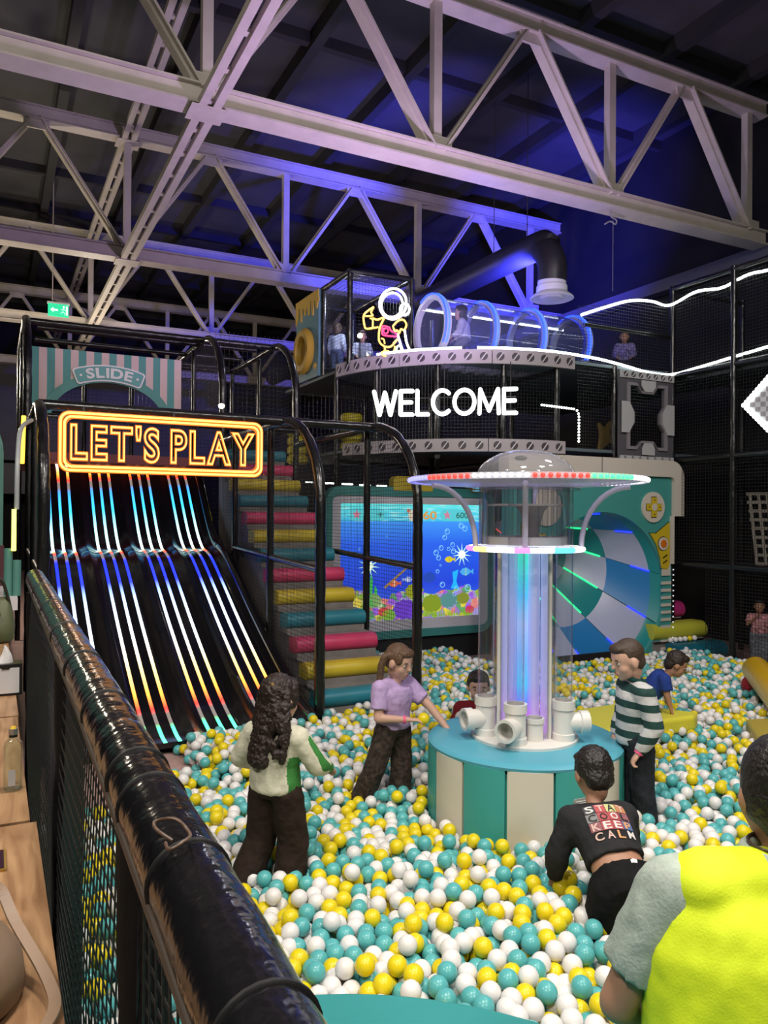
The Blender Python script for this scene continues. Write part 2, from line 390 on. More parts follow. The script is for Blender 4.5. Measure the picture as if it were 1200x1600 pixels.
# ventilation duct ending in a round diffuser
DUCT = mat('black_duct_fabric', (0.012, 0.012, 0.016), 0.45, bump=0.2, bscale=8); DIFF = mat('pale_diffuser_paint', (0.55, 0.57, 0.62), 0.45)
du = thing('ventilation_duct', 'fat black ventilation duct with pale round diffuser above the clear tunnel', 'duct', (8.45, 10.35, 5.95))
MB().tube(smoothpath([(8.75, 25.9, 7.05), (8.7, 20, 7.05), (8.6, 15, 7.05), (8.5, 11.0, 7.0), (8.46, 10.55, 6.85), (8.45, 10.35, 6.55), (8.45, 10.35, 6.25)], 6), 0.245, 20).build('duct_pipe', DUCT, du, 50)
MB().lathe([(0.24, 6.26), (0.24, 6.18), (0.26, 6.16), (0.26, 6.08), (0.25, 6.06), (0.30, 6.03), (0.36, 5.98), (0.37, 5.96), (0.35, 5.95), (0.22, 5.99), (0.20, 5.98), (0.18, 5.95), (0.05, 5.94), (0.0, 5.94)], (8.45, 10.35, 0), 28).build('diffuser', DIFF, du, 40)
for x, y in ((8.55, 12.2), (8.5, 11.1)): MB().tube([(x, y, 7.25), (x, y, 10.3)], 0.008, 5).build('hanging_wire', RAFT, du)
# a wire knot hung under the nearest truss
kn = MB(); kn.tube(smoothpath([(8.85, 9.4, 7.2), (8.86, 9.38, 7.1), (8.95, 9.36, 7.05), (8.93, 9.36, 6.98), (8.84, 9.38, 7.02), (8.74, 9.4, 6.96)], 5), 0.012, 6)
kn.tube([(8.9, 9.38, 7.05), (8.9, 9.38, 5.9)], 0.004, 5)
tag(kn.build('wire_knot', mat('grey_wire', (0.25, 0.25, 0.25), 0.5)), 'short tangled grey wire hanging under the nearest truss', 'wire')
# ================================================================== LIGHT-UP SLIDE, STAIRS AND THEIR FRAME
SLIDEM = mat('black_gloss_slide_plastic', (0.003, 0.003, 0.004), 0.20, coat=0.35, bump=0.04, bscale=4, spec=0.5)
PROF = smoothpath([(0, 7.90, -0.06), (0, 8.15, -0.03), (0, 8.6, 0.10), (0, 9.3, 0.40), (0, 10.2, 0.83), (0, 11.0, 1.25), (0, 11.6, 1.55), (0, 11.95, 1.66), (0, 12.25, 1.72), (0, 12.6, 1.95), (0, 13.0, 2.35), (0, 13.45, 2.83), (0, 13.8, 3.05), (0, 14.3, 3.1)], 6)
PROF = [(p.y, p.z) for p in PROF]
SX0, SX1 = 0.62, 3.16; NL = 4; LW = (SX1-SX0)/NL
slide = thing('light_up_slide', 'wide black glossy wave slide with rainbow light strips beside the stairs', 'slide', ((SX0+SX1)/2, 10.5, FZ))
def sweep(xs_z, mb=None):
    mb = mb or MB(); n = len(xs_z); vs_ = []; fs = []
    for i, (y, z) in enumerate(PROF):
        j0 = PROF[max(i-1, 0)]; j1 = PROF[min(i+1, len(PROF)-1)]; t = Vector((0, j1[0]-j0[0], j1[1]-j0[1])).normalized(); nr = Vector((0, -t.z, t.y))
        for x, h in xs_z: p = Vector((x, y, z))+nr*h; vs_.append(p)
    for i in range(len(PROF)-1):
        for k in range(n-1): fs.append((i*n+k, i*n+k+1, (i+1)*n+k+1, (i+1)*n+k))
    fs.append(tuple(range(n-1, -1, -1))); fs.append(tuple((len(PROF)-1)*n+k for k in range(n)))
    fs += [(i*n, (i+1)*n, (i+1)*n+n-1, i*n+n-1) for i in range(len(PROF)-1)]
    return mb.add(vs_, fs)
# strip colours from the foot (0) to the top (1), as the chase pattern stands in the photo
K0 = (0.02, 0.02, 0.02); GREY = (0.10, 0.08, 0.07); RED = (1, 0.012, 0.006); ORG = (1, 0.35, 0.03); WHT = (0.9, 0.95, 1.0); BLU = (0.004, 0.02, 1.0); CYA = (0.02, 0.42, 1.0); GRE = (0.05, 1.0, 0.35)
STOPS = [(0.0, (0.1, 1, 0.5)), (0.055, GRE), (0.07, GREY), (0.10, GREY), (0.115, RED), (0.16, ORG), (0.24, (1, 0.75, 0.3)), (0.32, WHT), (0.44, (0.4, 0.6, 1)), (0.50, BLU), (0.585, BLU), (0.60, GREY), (0.625, GREY), (0.635, RED), (0.655, (1, 0.3, 0.1)), (0.675, WHT), (0.72, (0.5, 0.95, 0.9)), (0.79, CYA), (0.835, (0.02, 0.2, 0.7)), (0.845, GREY), (0.86, GREY), (0.865, RED), (0.885, ORG), (0.93, (1, 0.9, 0.8)), (1.0, (1, 0.5, 0.8))]
STRIPM = []
for k in range(4):
    s_ = [(min(1, max(0, p+(k-1.5)*0.006)), c) for p, c in STOPS]
    STRIPM.append(ramp_glow('slide_led_strip_%d' % k, 'Y', 7.9-10.5, 14.3-10.5, s_, 2.8, base=(0.12, 0.12, 0.12)))
for l in range(NL):
    x0 = SX0+l*LW; prof = []
    for i in range(17):
        u = i/16; h = 0.05*(math.exp(-((u-0.0)/0.10)**2)+math.exp(-((u-1.0)/0.10)**2))
        prof.append((x0+u*LW, h))
    prof += [(x0+LW, -0.06), (x0, -0.06)]
    ln = sweep(prof).build('slide_lane', SLIDEM, slide, 60)
    for s_ in range(3):
        xc = x0+LW*(0.27+0.23*s_); w = 0.021
        sweep([(xc-w, -0.002), (xc-w*0.7, 0.010), (xc+w*0.7, 0.010), (xc+w, -0.002)]).build('light_strip', STRIPM[l], ln, 40)
for x in (SX0-0.05, SX1+0.05):
    m = MB(); m.tube([(x, y, z+0.05) for y, z in PROF], 0.065, 10); m.build('edge_bolster', SLIDEM, slide, 60)
m = MB(); pl = [(y, z-0.05) for y, z in PROF]; poly = pl+[(14.3, FZ), (8.2, FZ)]
for x in (SX0-0.09, SX1+0.06): m.prism(poly, (x, 0, 0), YA, ZA, XA, 0, 0.03)
m.build('side_panel', mat('black_side_panel', (0.008, 0.008, 0.009), 0.4), slide)
# ---- soft stairs
STX0, STX1 = 3.40, 4.52
VINYL = {'teal': mat('teal_step_vinyl', (0.02, 0.20, 0.27), 0.42, bump=0.1, bscale=5), 'yellow': mat('yellow_step_vinyl', (0.62, 0.47, 0.03), 0.42, bump=0.1, bscale=5), 'pink': mat('pink_step_vinyl', (0.62, 0.05, 0.15), 0.42, bump=0.1, bscale=5)}
GREYTR = mat('grey_stair_tread', (0.22, 0.20, 0.19), 0.75, noise=0.12, nscale=15)
st = thing('soft_stairs', 'padded stairs with teal, yellow and pink rolled step fronts right of the slide', 'stairs', ((STX0+STX1)/2, 10.4, FZ))
SEQ = ['teal', 'yellow', 'pink']
for i in range(13):
    y0 = 8.30+0.36*i; z0 = -0.02+0.265*i; rx = 0.14
    # roll: rounded front bolster
    pf = [(0.30, 0.0), (0.30, 0.19)]+[(0.10+0.0-0.10*math.sin(math.radians(a)), 0.09+0.10*math.cos(math.radians(a))) for a in range(0, 181, 20)]
    m = MB(); m.prism([(q[0], q[1]) for q in pf], (STX0, y0, z0), YA, ZA, XA, 0.0, STX1-STX0)
    sp = m.build('step_roll', VINYL[SEQ[i % 3]], st, 40)
    MB().box((STX0, y0+0.02, z0-0.085 if i else FZ), (STX1-0.02, y0+0.40, z0+0.0)).build('riser', GREYTR, st)
    MB().box((STX0, y0+0.2, z0+0.178), (STX1-0.02, y0+0.50, z0+0.197)).build('tread', GREYTR, st)
m = MB(); m.prism([(8.35, FZ), (12.9, FZ), (12.9, 3.1), (12.5, 3.05)], (STX0, 0, 0), YA, ZA, XA, 0.02, STX1-STX0-0.04); m.build('stair_core', GREYTR, st)
# ---- landing at the top
struct(MB().box((0.4, 13.0, 3.06), (4.6, 16.4, 3.2)).build('trim_4', mat('landing_vinyl', (0.20, 0.04, 0.05), 0.6)))
# ---- padded pipe frame: lower tier arches over slide mouth and stairs, upper tier over the landing
XL, XM, XR = 0.44, 3.33, 4.60
def quarter(x, yb, zt, yf, zk, foot):
    """pipe coming level from the back, bending over and dropping to the foot"""
    P = [(x, yb, zt)]
    for i in range(0, 11):
        a = math.pi/2*i/10; P.append((x, yf+(1-math.sin(a))*(yb-yf) if False else yb-(yb-yf)*math.sin(a), zk+(zt-zk)*math.cos(a)))
    P.append((x, yf, foot)); return P
fr = thing('play_frame', 'black padded pipe frame with curved arches around the slide and stairs', 'play frame', ((XL+XR)/2, 10.5, FZ))
def arch_net(x, yb, zt, yf, zk, foot, yback, parent, cell=0.05):
    P = quarter(x, yb, zt, yf, zk, foot); poly = [(p[1], p[2]) for p in P]+[(yback, foot), (yback, zt)]
    return net(poly, (x, 0, 0), YA, ZA, cell).build('netting', NETM, parent, fix=False)
for x, nm in ((XL, 'l'), (XM, 'm'), (XR, 'r')):
    zt = 3.44
    padded(quarter(x, 9.35, zt, 8.12, 2.35, FZ), 0.062).build('arch_pipe', BLACKPAD, fr, 50)
    padded([(x, 9.35, zt), (x, 12.3, zt)], 0.055).build('top_rail', BLACKPAD, fr, 50)
    for y in (9.9, 11.6) if nm != 'r' else (9.55, 11.4):
        padded([(x, y, FZ), (x, y, zt)], 0.05).build('post', BLACKPAD, fr, 50)
    padded([(x, 8.14, 1.62), (x, 11.6, 1.74)], 0.042).build('middle_rail', BLACKPAD, fr, 50)
    arch_net(x, 9.35, zt, 8.12, 2.35, 0.1, 12.3, fr)
    # upper tier
    padded(quarter(x, 13.55, 5.33, 12.35, 4.2, 3.6), 0.062).build('arch_pipe', BLACKPAD, fr, 50)
    padded([(x, 13.55, 5.33), (x, 16.3, 5.33)], 0.055).build('top_rail', BLACKPAD, fr, 50)
    padded([(x, 12.35, FZ if nm == 'r' else 3.0), (x, 12.35, 3.7)], 0.055).build('post', BLACKPAD, fr, 50)
    padded([(x, 14.4, 3.1), (x, 14.4, 5.33)], 0.05).build('post', BLACKPAD, fr, 50)
    padded([(x, 16.3, FZ), (x, 16.3, 5.33)], 0.05).build('post', BLACKPAD, fr, 50)
    P = quarter(x, 13.55, 5.33, 12.35, 4.2, 3.62)
    net([(p[1], p[2]) for p in P]+[(16.3, 3.62), (16.3, 5.33)], (x, 0, 0), YA, ZA, 0.07, 0.005).build('netting', NETM, fr, fix=False)
padded([(XL, 9.35, 3.46), (XR, 9.35, 3.44)], 0.06).build('cross_rail', BLACKPAD, fr, 50)
padded([(XL, 13.55, 5.33), (XR, 13.55, 5.33)], 0.055).build('cross_rail', BLACKPAD, fr, 50)
padded([(XL, 12.35, 3.68), (XR, 12.35, 3.68)], 0.05).build('cross_rail', BLACKPAD, fr, 50)
padded([(XL, 16.3, 5.33), (XR, 16.3, 5.33)], 0.05).build('cross_rail', BLACKPAD, fr, 50)
padded([(XL, 16.3, 4.2), (XR, 16.3, 4.2)], 0.05).build('cross_rail', BLACKPAD, fr, 50)
for x in (1.6, 2.5): padded([(x, 16.3, FZ), (x, 16.3, 5.33)], 0.05).build('post', BLACKPAD, fr, 50)
for i in range(3): padded([(XL+0.2, 13.55+1.0*i+0.4, 5.33), (XR-0.2, 13.55+1.0*i+0.4, 5.33)], 0.045).build('roof_pipe', BLACKPAD, fr, 50)
net([(XL, 3.62), (XR, 3.62), (XR, 5.33), (XL, 5.33)], (0, 16.3, 0), XA, ZA, 0.08, 0.006).build('netting', NETM, fr, fix=False)
net([(XM, 1.2), (XR, 1.2), (XR, 5.4), (XM, 5.4)], (0, 13.0, 0), XA, ZA, 0.08, 0.006).build('netting', NETM, fr, fix=False)
# ---- LET'S PLAY neon sign hung across the slide mouth
NEONC = glow('neon_yellow_core', (1.0, 0.50, 0.09), 3.4); NEONO = glow('neon_orange_halo', (1.0, 0.20, 0.01), 1.0, (0.1, 0.03, 0.01))  # orange backing strip glows in place of the halo around the tubes
ACR = clear('clear_acrylic_sheet', (0.93, 0.92, 0.93), 0.03)
sg = thing('neon_sign', "clear acrylic panel with orange neon LET'S PLAY lettering in a double neon border", 'neon sign', (1.82, 9.22, 2.68))
GX0, GX1, GZ0, GZ1, GY = 0.64, 2.99, 2.71, 3.39, 9.22
MB().box((GX0-0.02, GY-0.005, GZ0-0.02), (GX1+0.02, GY+0.005, GZ1+0.02)).build('acrylic_panel', ACR, sg)
for k, ins in enumerate((0.02, 0.062)):
    P = rrect(GX0+ins, GZ0+ins, GX1-ins, GZ1-ins, 0.11-ins*0.5, 6)
    MB().tube([(x, GY-0.026, z) for x, z in P], 0.0125, 8, closed=True).build('neon_border', NEONC, sg, 60)
    o_ = rrect(GX0+ins-0.024, GZ0+ins-0.024, GX1-ins+0.024, GZ1-ins+0.024, 0.12, 6); i_ = rrect(GX0+ins+0.024, GZ0+ins+0.024, GX1-ins-0.024, GZ1-ins-0.024, 0.08, 6)
    MB().ring(o_, i_, (0, GY, 0), XA, ZA, NY, 0.005, 0.014).build('neon_halo_base', NEONO, sg)
letters("LET'S PLAY", (GX0+0.14, GY-0.024, GZ0+0.155), XA, ZA, NY, GX1-GX0-0.28, 0.36, NEONC, sg, 'neon_letter', outline=0.020, offset=0.02, gap=0.17, space=0.26)
letters("LET'S PLAY", (GX0+0.14, GY-0.010, GZ0+0.155), XA, ZA, NY, GX1-GX0-0.28, 0.36, NEONO, sg, 'neon_letter_halo_base', outline=0.040, offset=0.02, gap=0.17, space=0.26)
for x in (0.9, 1.9, 2.75): MB().box((x-0.012, GY-0.012, GZ1-0.02), (x+0.012, GY+0.012, 3.44)).build('hanger', BLACKTIE, sg)
# ---- striped SLIDE banner across the landing
TEALB = mat('teal_banner_print', (0.07, 0.28, 0.26), 0.6); PINKW = mat('pinkish_white_banner_print', (0.62, 0.46, 0.44), 0.6); ARCHT = mat('teal_arch_board', (0.05, 0.25, 0.22), 0.5)
bn = thing('slide_banner', 'teal and pale striped banner with a cut-out arch and a plaque reading SLIDE', 'banner', (1.7, 13.42, 3.8))
BX0, BX1, BZ0, BZ1, BY = 0.52, 2.88, 3.80, 4.90, 13.42; acx = (BX0+BX1)/2; arx, arz = 0.95, 0.66
def archz(x):
    u = (x-acx)/arx
    return BZ0+arz*math.sqrt(max(0, 1-u*u)) if abs(u) < 1 else BZ0
NS = 20
for i in range(NS):
    a = BX0+(BX1-BX0)*i/NS; b = BX0+(BX1-BX0)*(i+1)/NS
    poly = [(a, archz(a)), ((a+b)/2, archz((a+b)/2)), (b, archz(b)), (b, BZ1), (a, BZ1)]
    MB().prism(poly, (0, BY, 0), XA, ZA, NY, 0, 0.02).build('banner_stripe', TEALB if i % 2 == 0 else PINKW, bn)
out = [(acx+(arx+0.07)*math.cos(t), BZ0+(arz+0.09)*math.sin(t)) for t in np.linspace(0, math.pi, 33)]; inn = [(acx+(arx-0.07)*math.cos(t), BZ0+(arz-0.05)*math.sin(t)) for t in np.linspace(math.pi, 0, 33)]
MB().prism(out+inn, (0, BY, 0), XA, ZA, NY, 0.02, 0.05).build('arch_band', ARCHT, bn)
PLQ = mat('teal_plaque_face', (0.10, 0.34, 0.33), 0.5); PLW = mat('plaque_white_paint', (0.75, 0.72, 0.72), 0.5)
def bend(R, cx): return lambda u, v: (cx+(R+v)*math.sin((u-cx)/R), (R+v)*math.cos((u-cx)/R)-R)
bd = bend(1.5, 0.0)
def plaque(w, h, r): return [bd(x, y) for x, y in rrect(-w, -h, w, h, r, 4)]
def dense(P): 
    out = []
    for i in range(len(P)): 
        p = P[i]; q = P[(i+1) % len(P)]; n = max(1, int(math.hypot(q[0]-p[0], q[1]-p[1])/0.08))
        out += [(p[0]+(q[0]-p[0])*k/n, p[1]+(q[1]-p[1])*k/n) for k in range(n)]
    return out
def plq(w, h, r): return [bd(x, y) for x, y in dense(rrect(-w, -h, w, h, r, 4))]
PZ = 4.56
MB().prism(plq(0.55, 0.135, 0.05), (acx, BY, PZ), XA, ZA, NY, 0.05, 0.075).build('plaque_rim', PLW, bn)
MB().prism(plq(0.525, 0.11, 0.04), (acx, BY, PZ), XA, ZA, NY, 0.075, 0.085).build('plaque', PLQ, bn)
bd2 = bend(1.5, 0.34)
letters('SLIDE', (acx-0.34, BY, PZ-0.075), XA, ZA, NY, 0.68, 0.15, PLW, bn, 'plaque_letter', extrude=0.03, offset=0.035, curve=bd2, lift=0.09, gap=0.16)
for sx in (-0.45, 0.45):
    p = bd(sx, 0); MB().prism(circ(p[0], p[1], 0.022, 10), (acx, BY, PZ), XA, ZA, NY, 0.085, 0.095).build('plaque_dot', PLW, bn)
# small lit bulb on the upper rail
bl = thing('clip_lamp', 'small glowing clip lamp under the upper rail above the neon sign', 'lamp', (3.28, 12.3, 3.95))
MB().ball((3.28, 12.25, 4.0), (0.05, 0.05, 0.04)).build('bulb', glow('bulb_warm', (1, 0.85, 0.6), 12), bl, 60); MB().tube([(3.33, 12.33, 4.05), (3.29, 12.27, 4.02)], 0.03, 8).build('socket', BLACKTIE, bl)
# ---- a lit yellow notice and a string of lights beyond the stairs
YG = glow('yellow_notice_glow', (0.95, 0.8, 0.02), 1.6); 
nt_ = thing('lit_notice', 'small bright yellow lit notice with white base behind the stair netting', 'sign', (4.35, 14.5, 2.2))
for r in range(6): MB().box((4.62, 14.5, 2.85-0.085*r), (4.93-(r % 2)*0.04, 14.55, 2.92-0.085*r)).build('lit_line', YG, nt_)
MB().prism([(0.04, 0), (0.28, 0), (0.22, 0.4), (0.1, 0.4)], (4.62, 14.55, 1.98), XA, ZA, NY, 0, 0.05).build('white_base', glow('notice_white', (0.9, 0.9, 0.8), 0.8), nt_)
MB().box((4.98, 14.5, 2.5), (5.03, 14.55, 2.95)).build('lit_edge', YG, nt_); MB().box((4.6, 14.56, 1.95), (5.05, 14.6, 3.0)).build('backboard', DARK, nt_)
lw = glow('string_light_white', (0.9, 1, 0.95), 5)
sl = thing('string_lights', 'row of short white light tubes across the far opening behind the stairs', 'string lights', (5.6, 15.2, 2.9))
for i in range(9): MB().tube([(4.2+0.42*i, 15.2, 2.98-0.01*i), (4.46+0.42*i, 15.2, 2.98-0.01*i)], 0.018, 6).build('light_tube', lw, sl)
MB().tube([(4.0, 15.22, 3.0), (8.2, 15.22, 2.9)], 0.008, 5).build('cable', BLACKTIE, sl)
# ================================================================== BALL FOUNTAIN (saucer on clear tubes)
UX, UY = 3.75, 4.90; UR = 0.75; UZ = 0.52
TEALV = mat('turquoise_vinyl', (0.05, 0.36, 0.33), 0.4, bump=0.06, bscale=4); CREAMV = mat('cream_vinyl', (0.68, 0.63, 0.53), 0.42, bump=0.06, bscale=4)
TOPV = mat('sky_blue_vinyl', (0.09, 0.38, 0.50), 0.4); PVC = mat('white_pvc', (0.72, 0.70, 0.66), 0.28, coat=0.2)
TUBE = clear('clear_acrylic_tube', (0.98, 0.98, 0.985), 0.03, 1.42, body=0.010)
uf = thing('ball_fountain', 'tall clear-tube ball fountain with lit saucer top on a round striped base', 'ball fountain', (UX, UY, FZ))
ub = MB().lathe([(UR-0.03, FZ), (UR-0.03, UZ-0.08), (0.0, UZ-0.08)], (UX, UY, 0), 48).build('base_core', TEALV, uf, 40)
NP = 14; BA0 = math.atan2(-math.cos(YAW), -math.sin(YAW))-0.12-math.pi/14
for i in range(NP):
    a0 = BA0+2*math.pi*i/NP; a1 = BA0+2*math.pi*(i+1)/NP; P = []
    for k in range(7): a = a0+0.012+(a1-a0-0.024)*k/6; rr = UR+0.010*math.sin(math.pi*k/6); P.append((rr*math.cos(a), rr*math.sin(a)))
    for k in range(6, -1, -1): a = a0+0.012+(a1-a0-0.024)*k/6; P.append(((UR-0.05)*math.cos(a), (UR-0.05)*math.sin(a)))
    MB().prism(P, (UX, UY, 0), XA, YA, ZA, FZ, UZ-0.045).build('base_panel', TEALV if i % 2 else CREAMV, uf, 40)
MB().lathe([(UR+0.004, UZ-0.045), (UR+0.008, UZ-0.025), (UR-0.02, UZ-0.003), (UR-0.06, UZ), (0, UZ)], (UX, UY, 0), 56).build('base_top', TOPV, uf, 40)
MESHP = mat('grey_speaker_mesh', (0.3, 0.3, 0.28), 0.6)
# air grille on the side towards the viewer
ga = BA0+0.12+math.pi/14+0.40; gm = MB()
g_o = Vector((UX+(UR+0.012)*math.cos(ga), UY+(UR+0.012)*math.sin(ga), 0.17)); g_a = Vector((-math.sin(ga), math.cos(ga), 0)); g_n = Vector((math.cos(ga), math.sin(ga), 0))
gm.prism(rrect(-0.09, -0.12, 0.09, 0.12, 0.02, 3), g_o, g_a, ZA, g_n, -0.01, 0.006); gr = gm.build('air_grille', MESHP, uf)
net([(-0.08, -0.11), (0.08, -0.11), (0.08, 0.11), (-0.08, 0.11)], g_o+g_n*0.01, g_a, ZA, 0.013, 0.005).build('grille_wires', mat('pale_wire', (0.6, 0.6, 0.58), 0.5), gr, fix=False)
MB().lathe([(0.42, UZ), (0.42, UZ+0.02), (0.41, UZ+0.026), (0, UZ+0.026)], (UX, UY, 0), 40).build('white_disc', PVC, uf, 40)
ZC, ZS = 2.00, 2.53      # collar, saucer
cr, cf = Vector((math.cos(YAW), -math.sin(YAW), 0)), Vector((math.sin(YAW), math.cos(YAW), 0))   # to the right / away as the viewer stands
def up_(r, f, z=0): return Vector((UX, UY, z))+cr*r+cf*f
tees = [(-0.31, -0.06, (-1, -0.35)), (-0.12, -0.30, (-0.55, -0.85)), (0.27, -0.18, (1, 0.1)), (0.05, 0.30, (0.3, 1)), (0.04, -0.20, None), (-0.05, 0.05, None)]
for i, (r, f, br) in enumerate(tees):
    p = up_(r, f); zt = UZ+0.026
    if br is not None:
        h = 0.30; R = 0.078
        t = MB().lathe([(R+0.008, zt), (R+0.008, zt+0.05), (R, zt+0.055), (R, zt+h-0.07), (R+0.01, zt+h-0.065), (R+0.01, zt+h), (R-0.012, zt+h), (R-0.012, zt+h-0.05)], (p.x, p.y, 0), 24).build('pipe_tee', PVC, uf, 40)
        d = (cr*br[0]+cf*br[1]).normalized(); q = Vector((p.x, p.y, zt+0.13)); m = MB()
        e = Vector((0,0,1)).rotation_difference(d).to_matrix()
        m.lathe([(R-0.005, 0.03), (R-0.005, 0.12), (R+0.008, 0.125), (R+0.008, 0.19), (R-0.014, 0.19), (R-0.014, 0.06), (0, 0.05)], q, 24, ax=e); m.build('pipe_branch', PVC, t, 40)
        MB().lathe([(0.064, zt+h-0.05), (0.064, ZS-0.02), (0.060, ZS-0.02), (0.060, zt+h-0.05)], (p.x, p.y, 0), 28, closed=True).build('clear_tube', TUBE, uf, 50)
    else:
        MB().lathe([(0.07, zt), (0.07, zt+0.13), (0.078, zt+0.135), (0.078, zt+0.17), (0.062, zt+0.17), (0.062, zt+0.02), (0, zt+0.02)], (p.x, p.y, 0), 24).build('pipe_stub', PVC, uf, 40)
for r, f in ((-0.215, -0.10), (0.165, -0.16), (0.11, 0.12)):
    p = up_(r, f); MB().tube([(p.x, p.y, UZ+0.026), (p.x, p.y, ZC)], 0.018, 12).build('white_rod', PVC, uf, 50)
# light column in the middle
LC = ramp_glow('column_light', 'Z', UZ-FZ, ZC-FZ, [(0.0, (1.0, 0.03, 0.75)), (0.10, (0.9, 0.03, 0.8)), (0.17, (0.1, 0.15, 1.0)), (0.28, (0.03, 0.55, 1.0)), (0.42, (0.15, 0.45, 1.0)), (0.6, (0.35, 0.55, 1.0)), (0.75, (0.04, 0.55, 1.0)), (1.0, (0.05, 0.95, 0.55))], 1.0, base=(0.15, 0.15, 0.25))
p = up_(-0.02, -0.02); MB().lathe([(0.042, UZ+0.026), (0.042, ZC)], (p.x, p.y, 0), 20).build('light_column', LC, uf, 50)
LC2 = ramp_glow('column_light_soft', 'Z', UZ-FZ, ZC-FZ, [(0, (0.6, 0.1, 0.9)), (0.3, (0.35, 0.35, 1)), (1, (0.40, 0.55, 1))], 0.42, base=(0.5, 0.5, 0.6))
for r, f, q_ in ((-0.155, 0.02, 0.045), (-0.09, 0.06, 0.04), (0.075, 0.03, 0.05), (0.17, 0.02, 0.04)): p = up_(r, f); MB().lathe([(q_, UZ+0.026), (q_, ZC)], (p.x, p.y, 0), 16).build('light_column', LC2, uf, 50)
MB().lathe([(0.24, UZ+0.03), (0.24, ZC), (0.236, ZC), (0.236, UZ+0.03)], (UX, UY, 0), 40, closed=True).build('clear_column', TUBE, uf, 50)
# collar
MB().lathe([(0.36, ZC+0.012), (0.44, ZC+0.012), (0.44, ZC-0.012), (0.36, ZC-0.012)], (UX, UY, 0), 56, closed=True).build('collar_ring', clear('frosted_ring', (0.8, 0.8, 0.9), 0.2, body=0.45), uf, 40)
def ang_seg(mb, r, z, a0, a1, rr, n=10): mb.tube([(UX+r*math.cos(a0+(a1-a0)*k/n), UY+r*math.sin(a0+(a1-a0)*k/n), z) for k in range(n+1)], rr, 8)
CC = [('violet', (0.6, 0.15, 1.0)), ('yellow', (1, 0.85, 0.2)), ('white', (1, 1, 1)), ('magenta', (1, 0.2, 0.9)), ('white', (1, 0.95, 1)), ('cyan', (0.1, 0.75, 1.0)), ('white', (0.9, 1, 1)), ('white', (1, 1, 1))]
base_a = math.atan2(-math.cos(YAW), -math.sin(YAW))    # towards the viewer
view = lambda s_: base_a+s_     # angles increase to the right as seen from the front
cuts = [-1.7, -1.2, -0.85, -0.35, -0.1, 0.3, 0.75, 1.7, 4.58]
for k in range(8):
    m = MB(); ang_seg(m, 0.445, ZC-0.002, view(cuts[k]), view(cuts[k+1]), 0.020, 12 if k < 7 else 24); m.build('collar_light', glow('collar_'+CC[k][0], CC[k][1], 2.2), uf, 60)
# upper machinery: plates, white horn funnel, clear drum
MB().lathe([(0.33, ZC+0.03), (0.33, ZC+0.09), (0.0, ZC+0.09), ], (UX, UY, 0), 32).build('plate', mat('white_plate', (0.62, 0.6, 0.6), 0.5), uf, 40)
MB().lathe([(0.30, ZS-0.20), (0.30, ZS-0.185), (0.0, ZS-0.185)], (UX, UY, 0), 32).build('plate', PVC, uf, 40)
p = up_(0.04, -0.06)
MB().lathe([(0.06, ZC+0.09), (0.065, ZC+0.18), (0.09, ZC+0.28), (0.14, ZC+0.345), (0.20, ZS-0.20), (0.19, ZS-0.20), (0.12, ZC+0.335), (0.08, ZC+0.27)], (p.x, p.y, 0), 28).build('horn_funnel', mat('white_horn', (0.6, 0.57, 0.56), 0.45), uf, 50)
MB().lathe([(0.345, ZC+0.02), (0.345, ZS-0.02), (0.34, ZS-0.02), (0.34, ZC+0.02)], (UX, UY, 0), 44, closed=True).build('clear_drum', TUBE, uf, 50)
for k in range(10):
    a = 2*math.pi*k/10+0.2; MB().lathe([(0.04, ZC+0.09), (0.04, ZS-0.02), (0.037, ZS-0.02), (0.037, ZC+0.09)], (UX+0.26*math.cos(a), UY+0.26*math.sin(a), 0), 14, closed=True).build('clear_tube', TUBE, uf, 50)
# saucer and dome
SAUC = clear('frosted_saucer', (0.78, 0.78, 0.86), 0.15, body=0.35, bodycol=(0.75, 0.72, 0.85))
MB().lathe([(0.0, ZS-0.055), (0.40, ZS-0.055), (0.62, ZS-0.035), (0.86, ZS-0.012), (0.905, ZS), (0.86, ZS+0.012), (0.36, ZS+0.03), (0.0, ZS+0.03)], (UX, UY, 0), 64).build('saucer', SAUC, uf, 50)
MB().lathe([(0.42, ZS-0.08), (0.42, ZS-0.06), (0.30, ZS-0.06), (0.30, ZS-0.08)], (UX, UY, 0), 48, closed=True).build('clear_flange', TUBE, uf, 40)
MB().lathe([(0.385, ZS+0.03)]+[(0.385*math.cos(math.radians(a)), ZS+0.03+0.215*math.sin(math.radians(a))) for a in range(8, 91, 8)]+[(0.0, ZS+0.245)], (UX, UY, 0), 48).build('dome', clear('smoky_dome', (0.86, 0.86, 0.88), 0.04, 1.5, body=0.10), uf, 60)
p = up_(-0.06, -0.12); MB().ball((p.x, p.y, ZS+0.17), (0.05, 0.05, 0.02)).build('dome_vent', BLACKTIE, uf, 60)
RIMC = lambda s_: ('rim_blue', (0.2, 0.2, 1.0)) if s_ < -1.05 else ('rim_red', (1, 0.03, 0.02)) if s_ < -0.62 else ('rim_white', (1, 1, 1)) if s_ < -0.12 else ('rim_red', (1, 0.03, 0.02)) if s_ < 0.33 else ('rim_green', (0.05, 1.0, 0.22)) if s_ < 0.78 else ('rim_white', (0.9, 1, 0.95)) if s_ < 2.2 else ('rim_violet', (0.5, 0.3, 1))
NLED = 110
rimb = MB().lathe([(0.90, ZS-0.022), (0.915, ZS-0.022), (0.915, ZS+0.022), (0.90, ZS+0.022)], (UX, UY, 0), 72, closed=True).build('rim_band', clear('rim_band_acrylic', (0.85, 0.85, 0.95), 0.2, body=0.4), uf, 40)
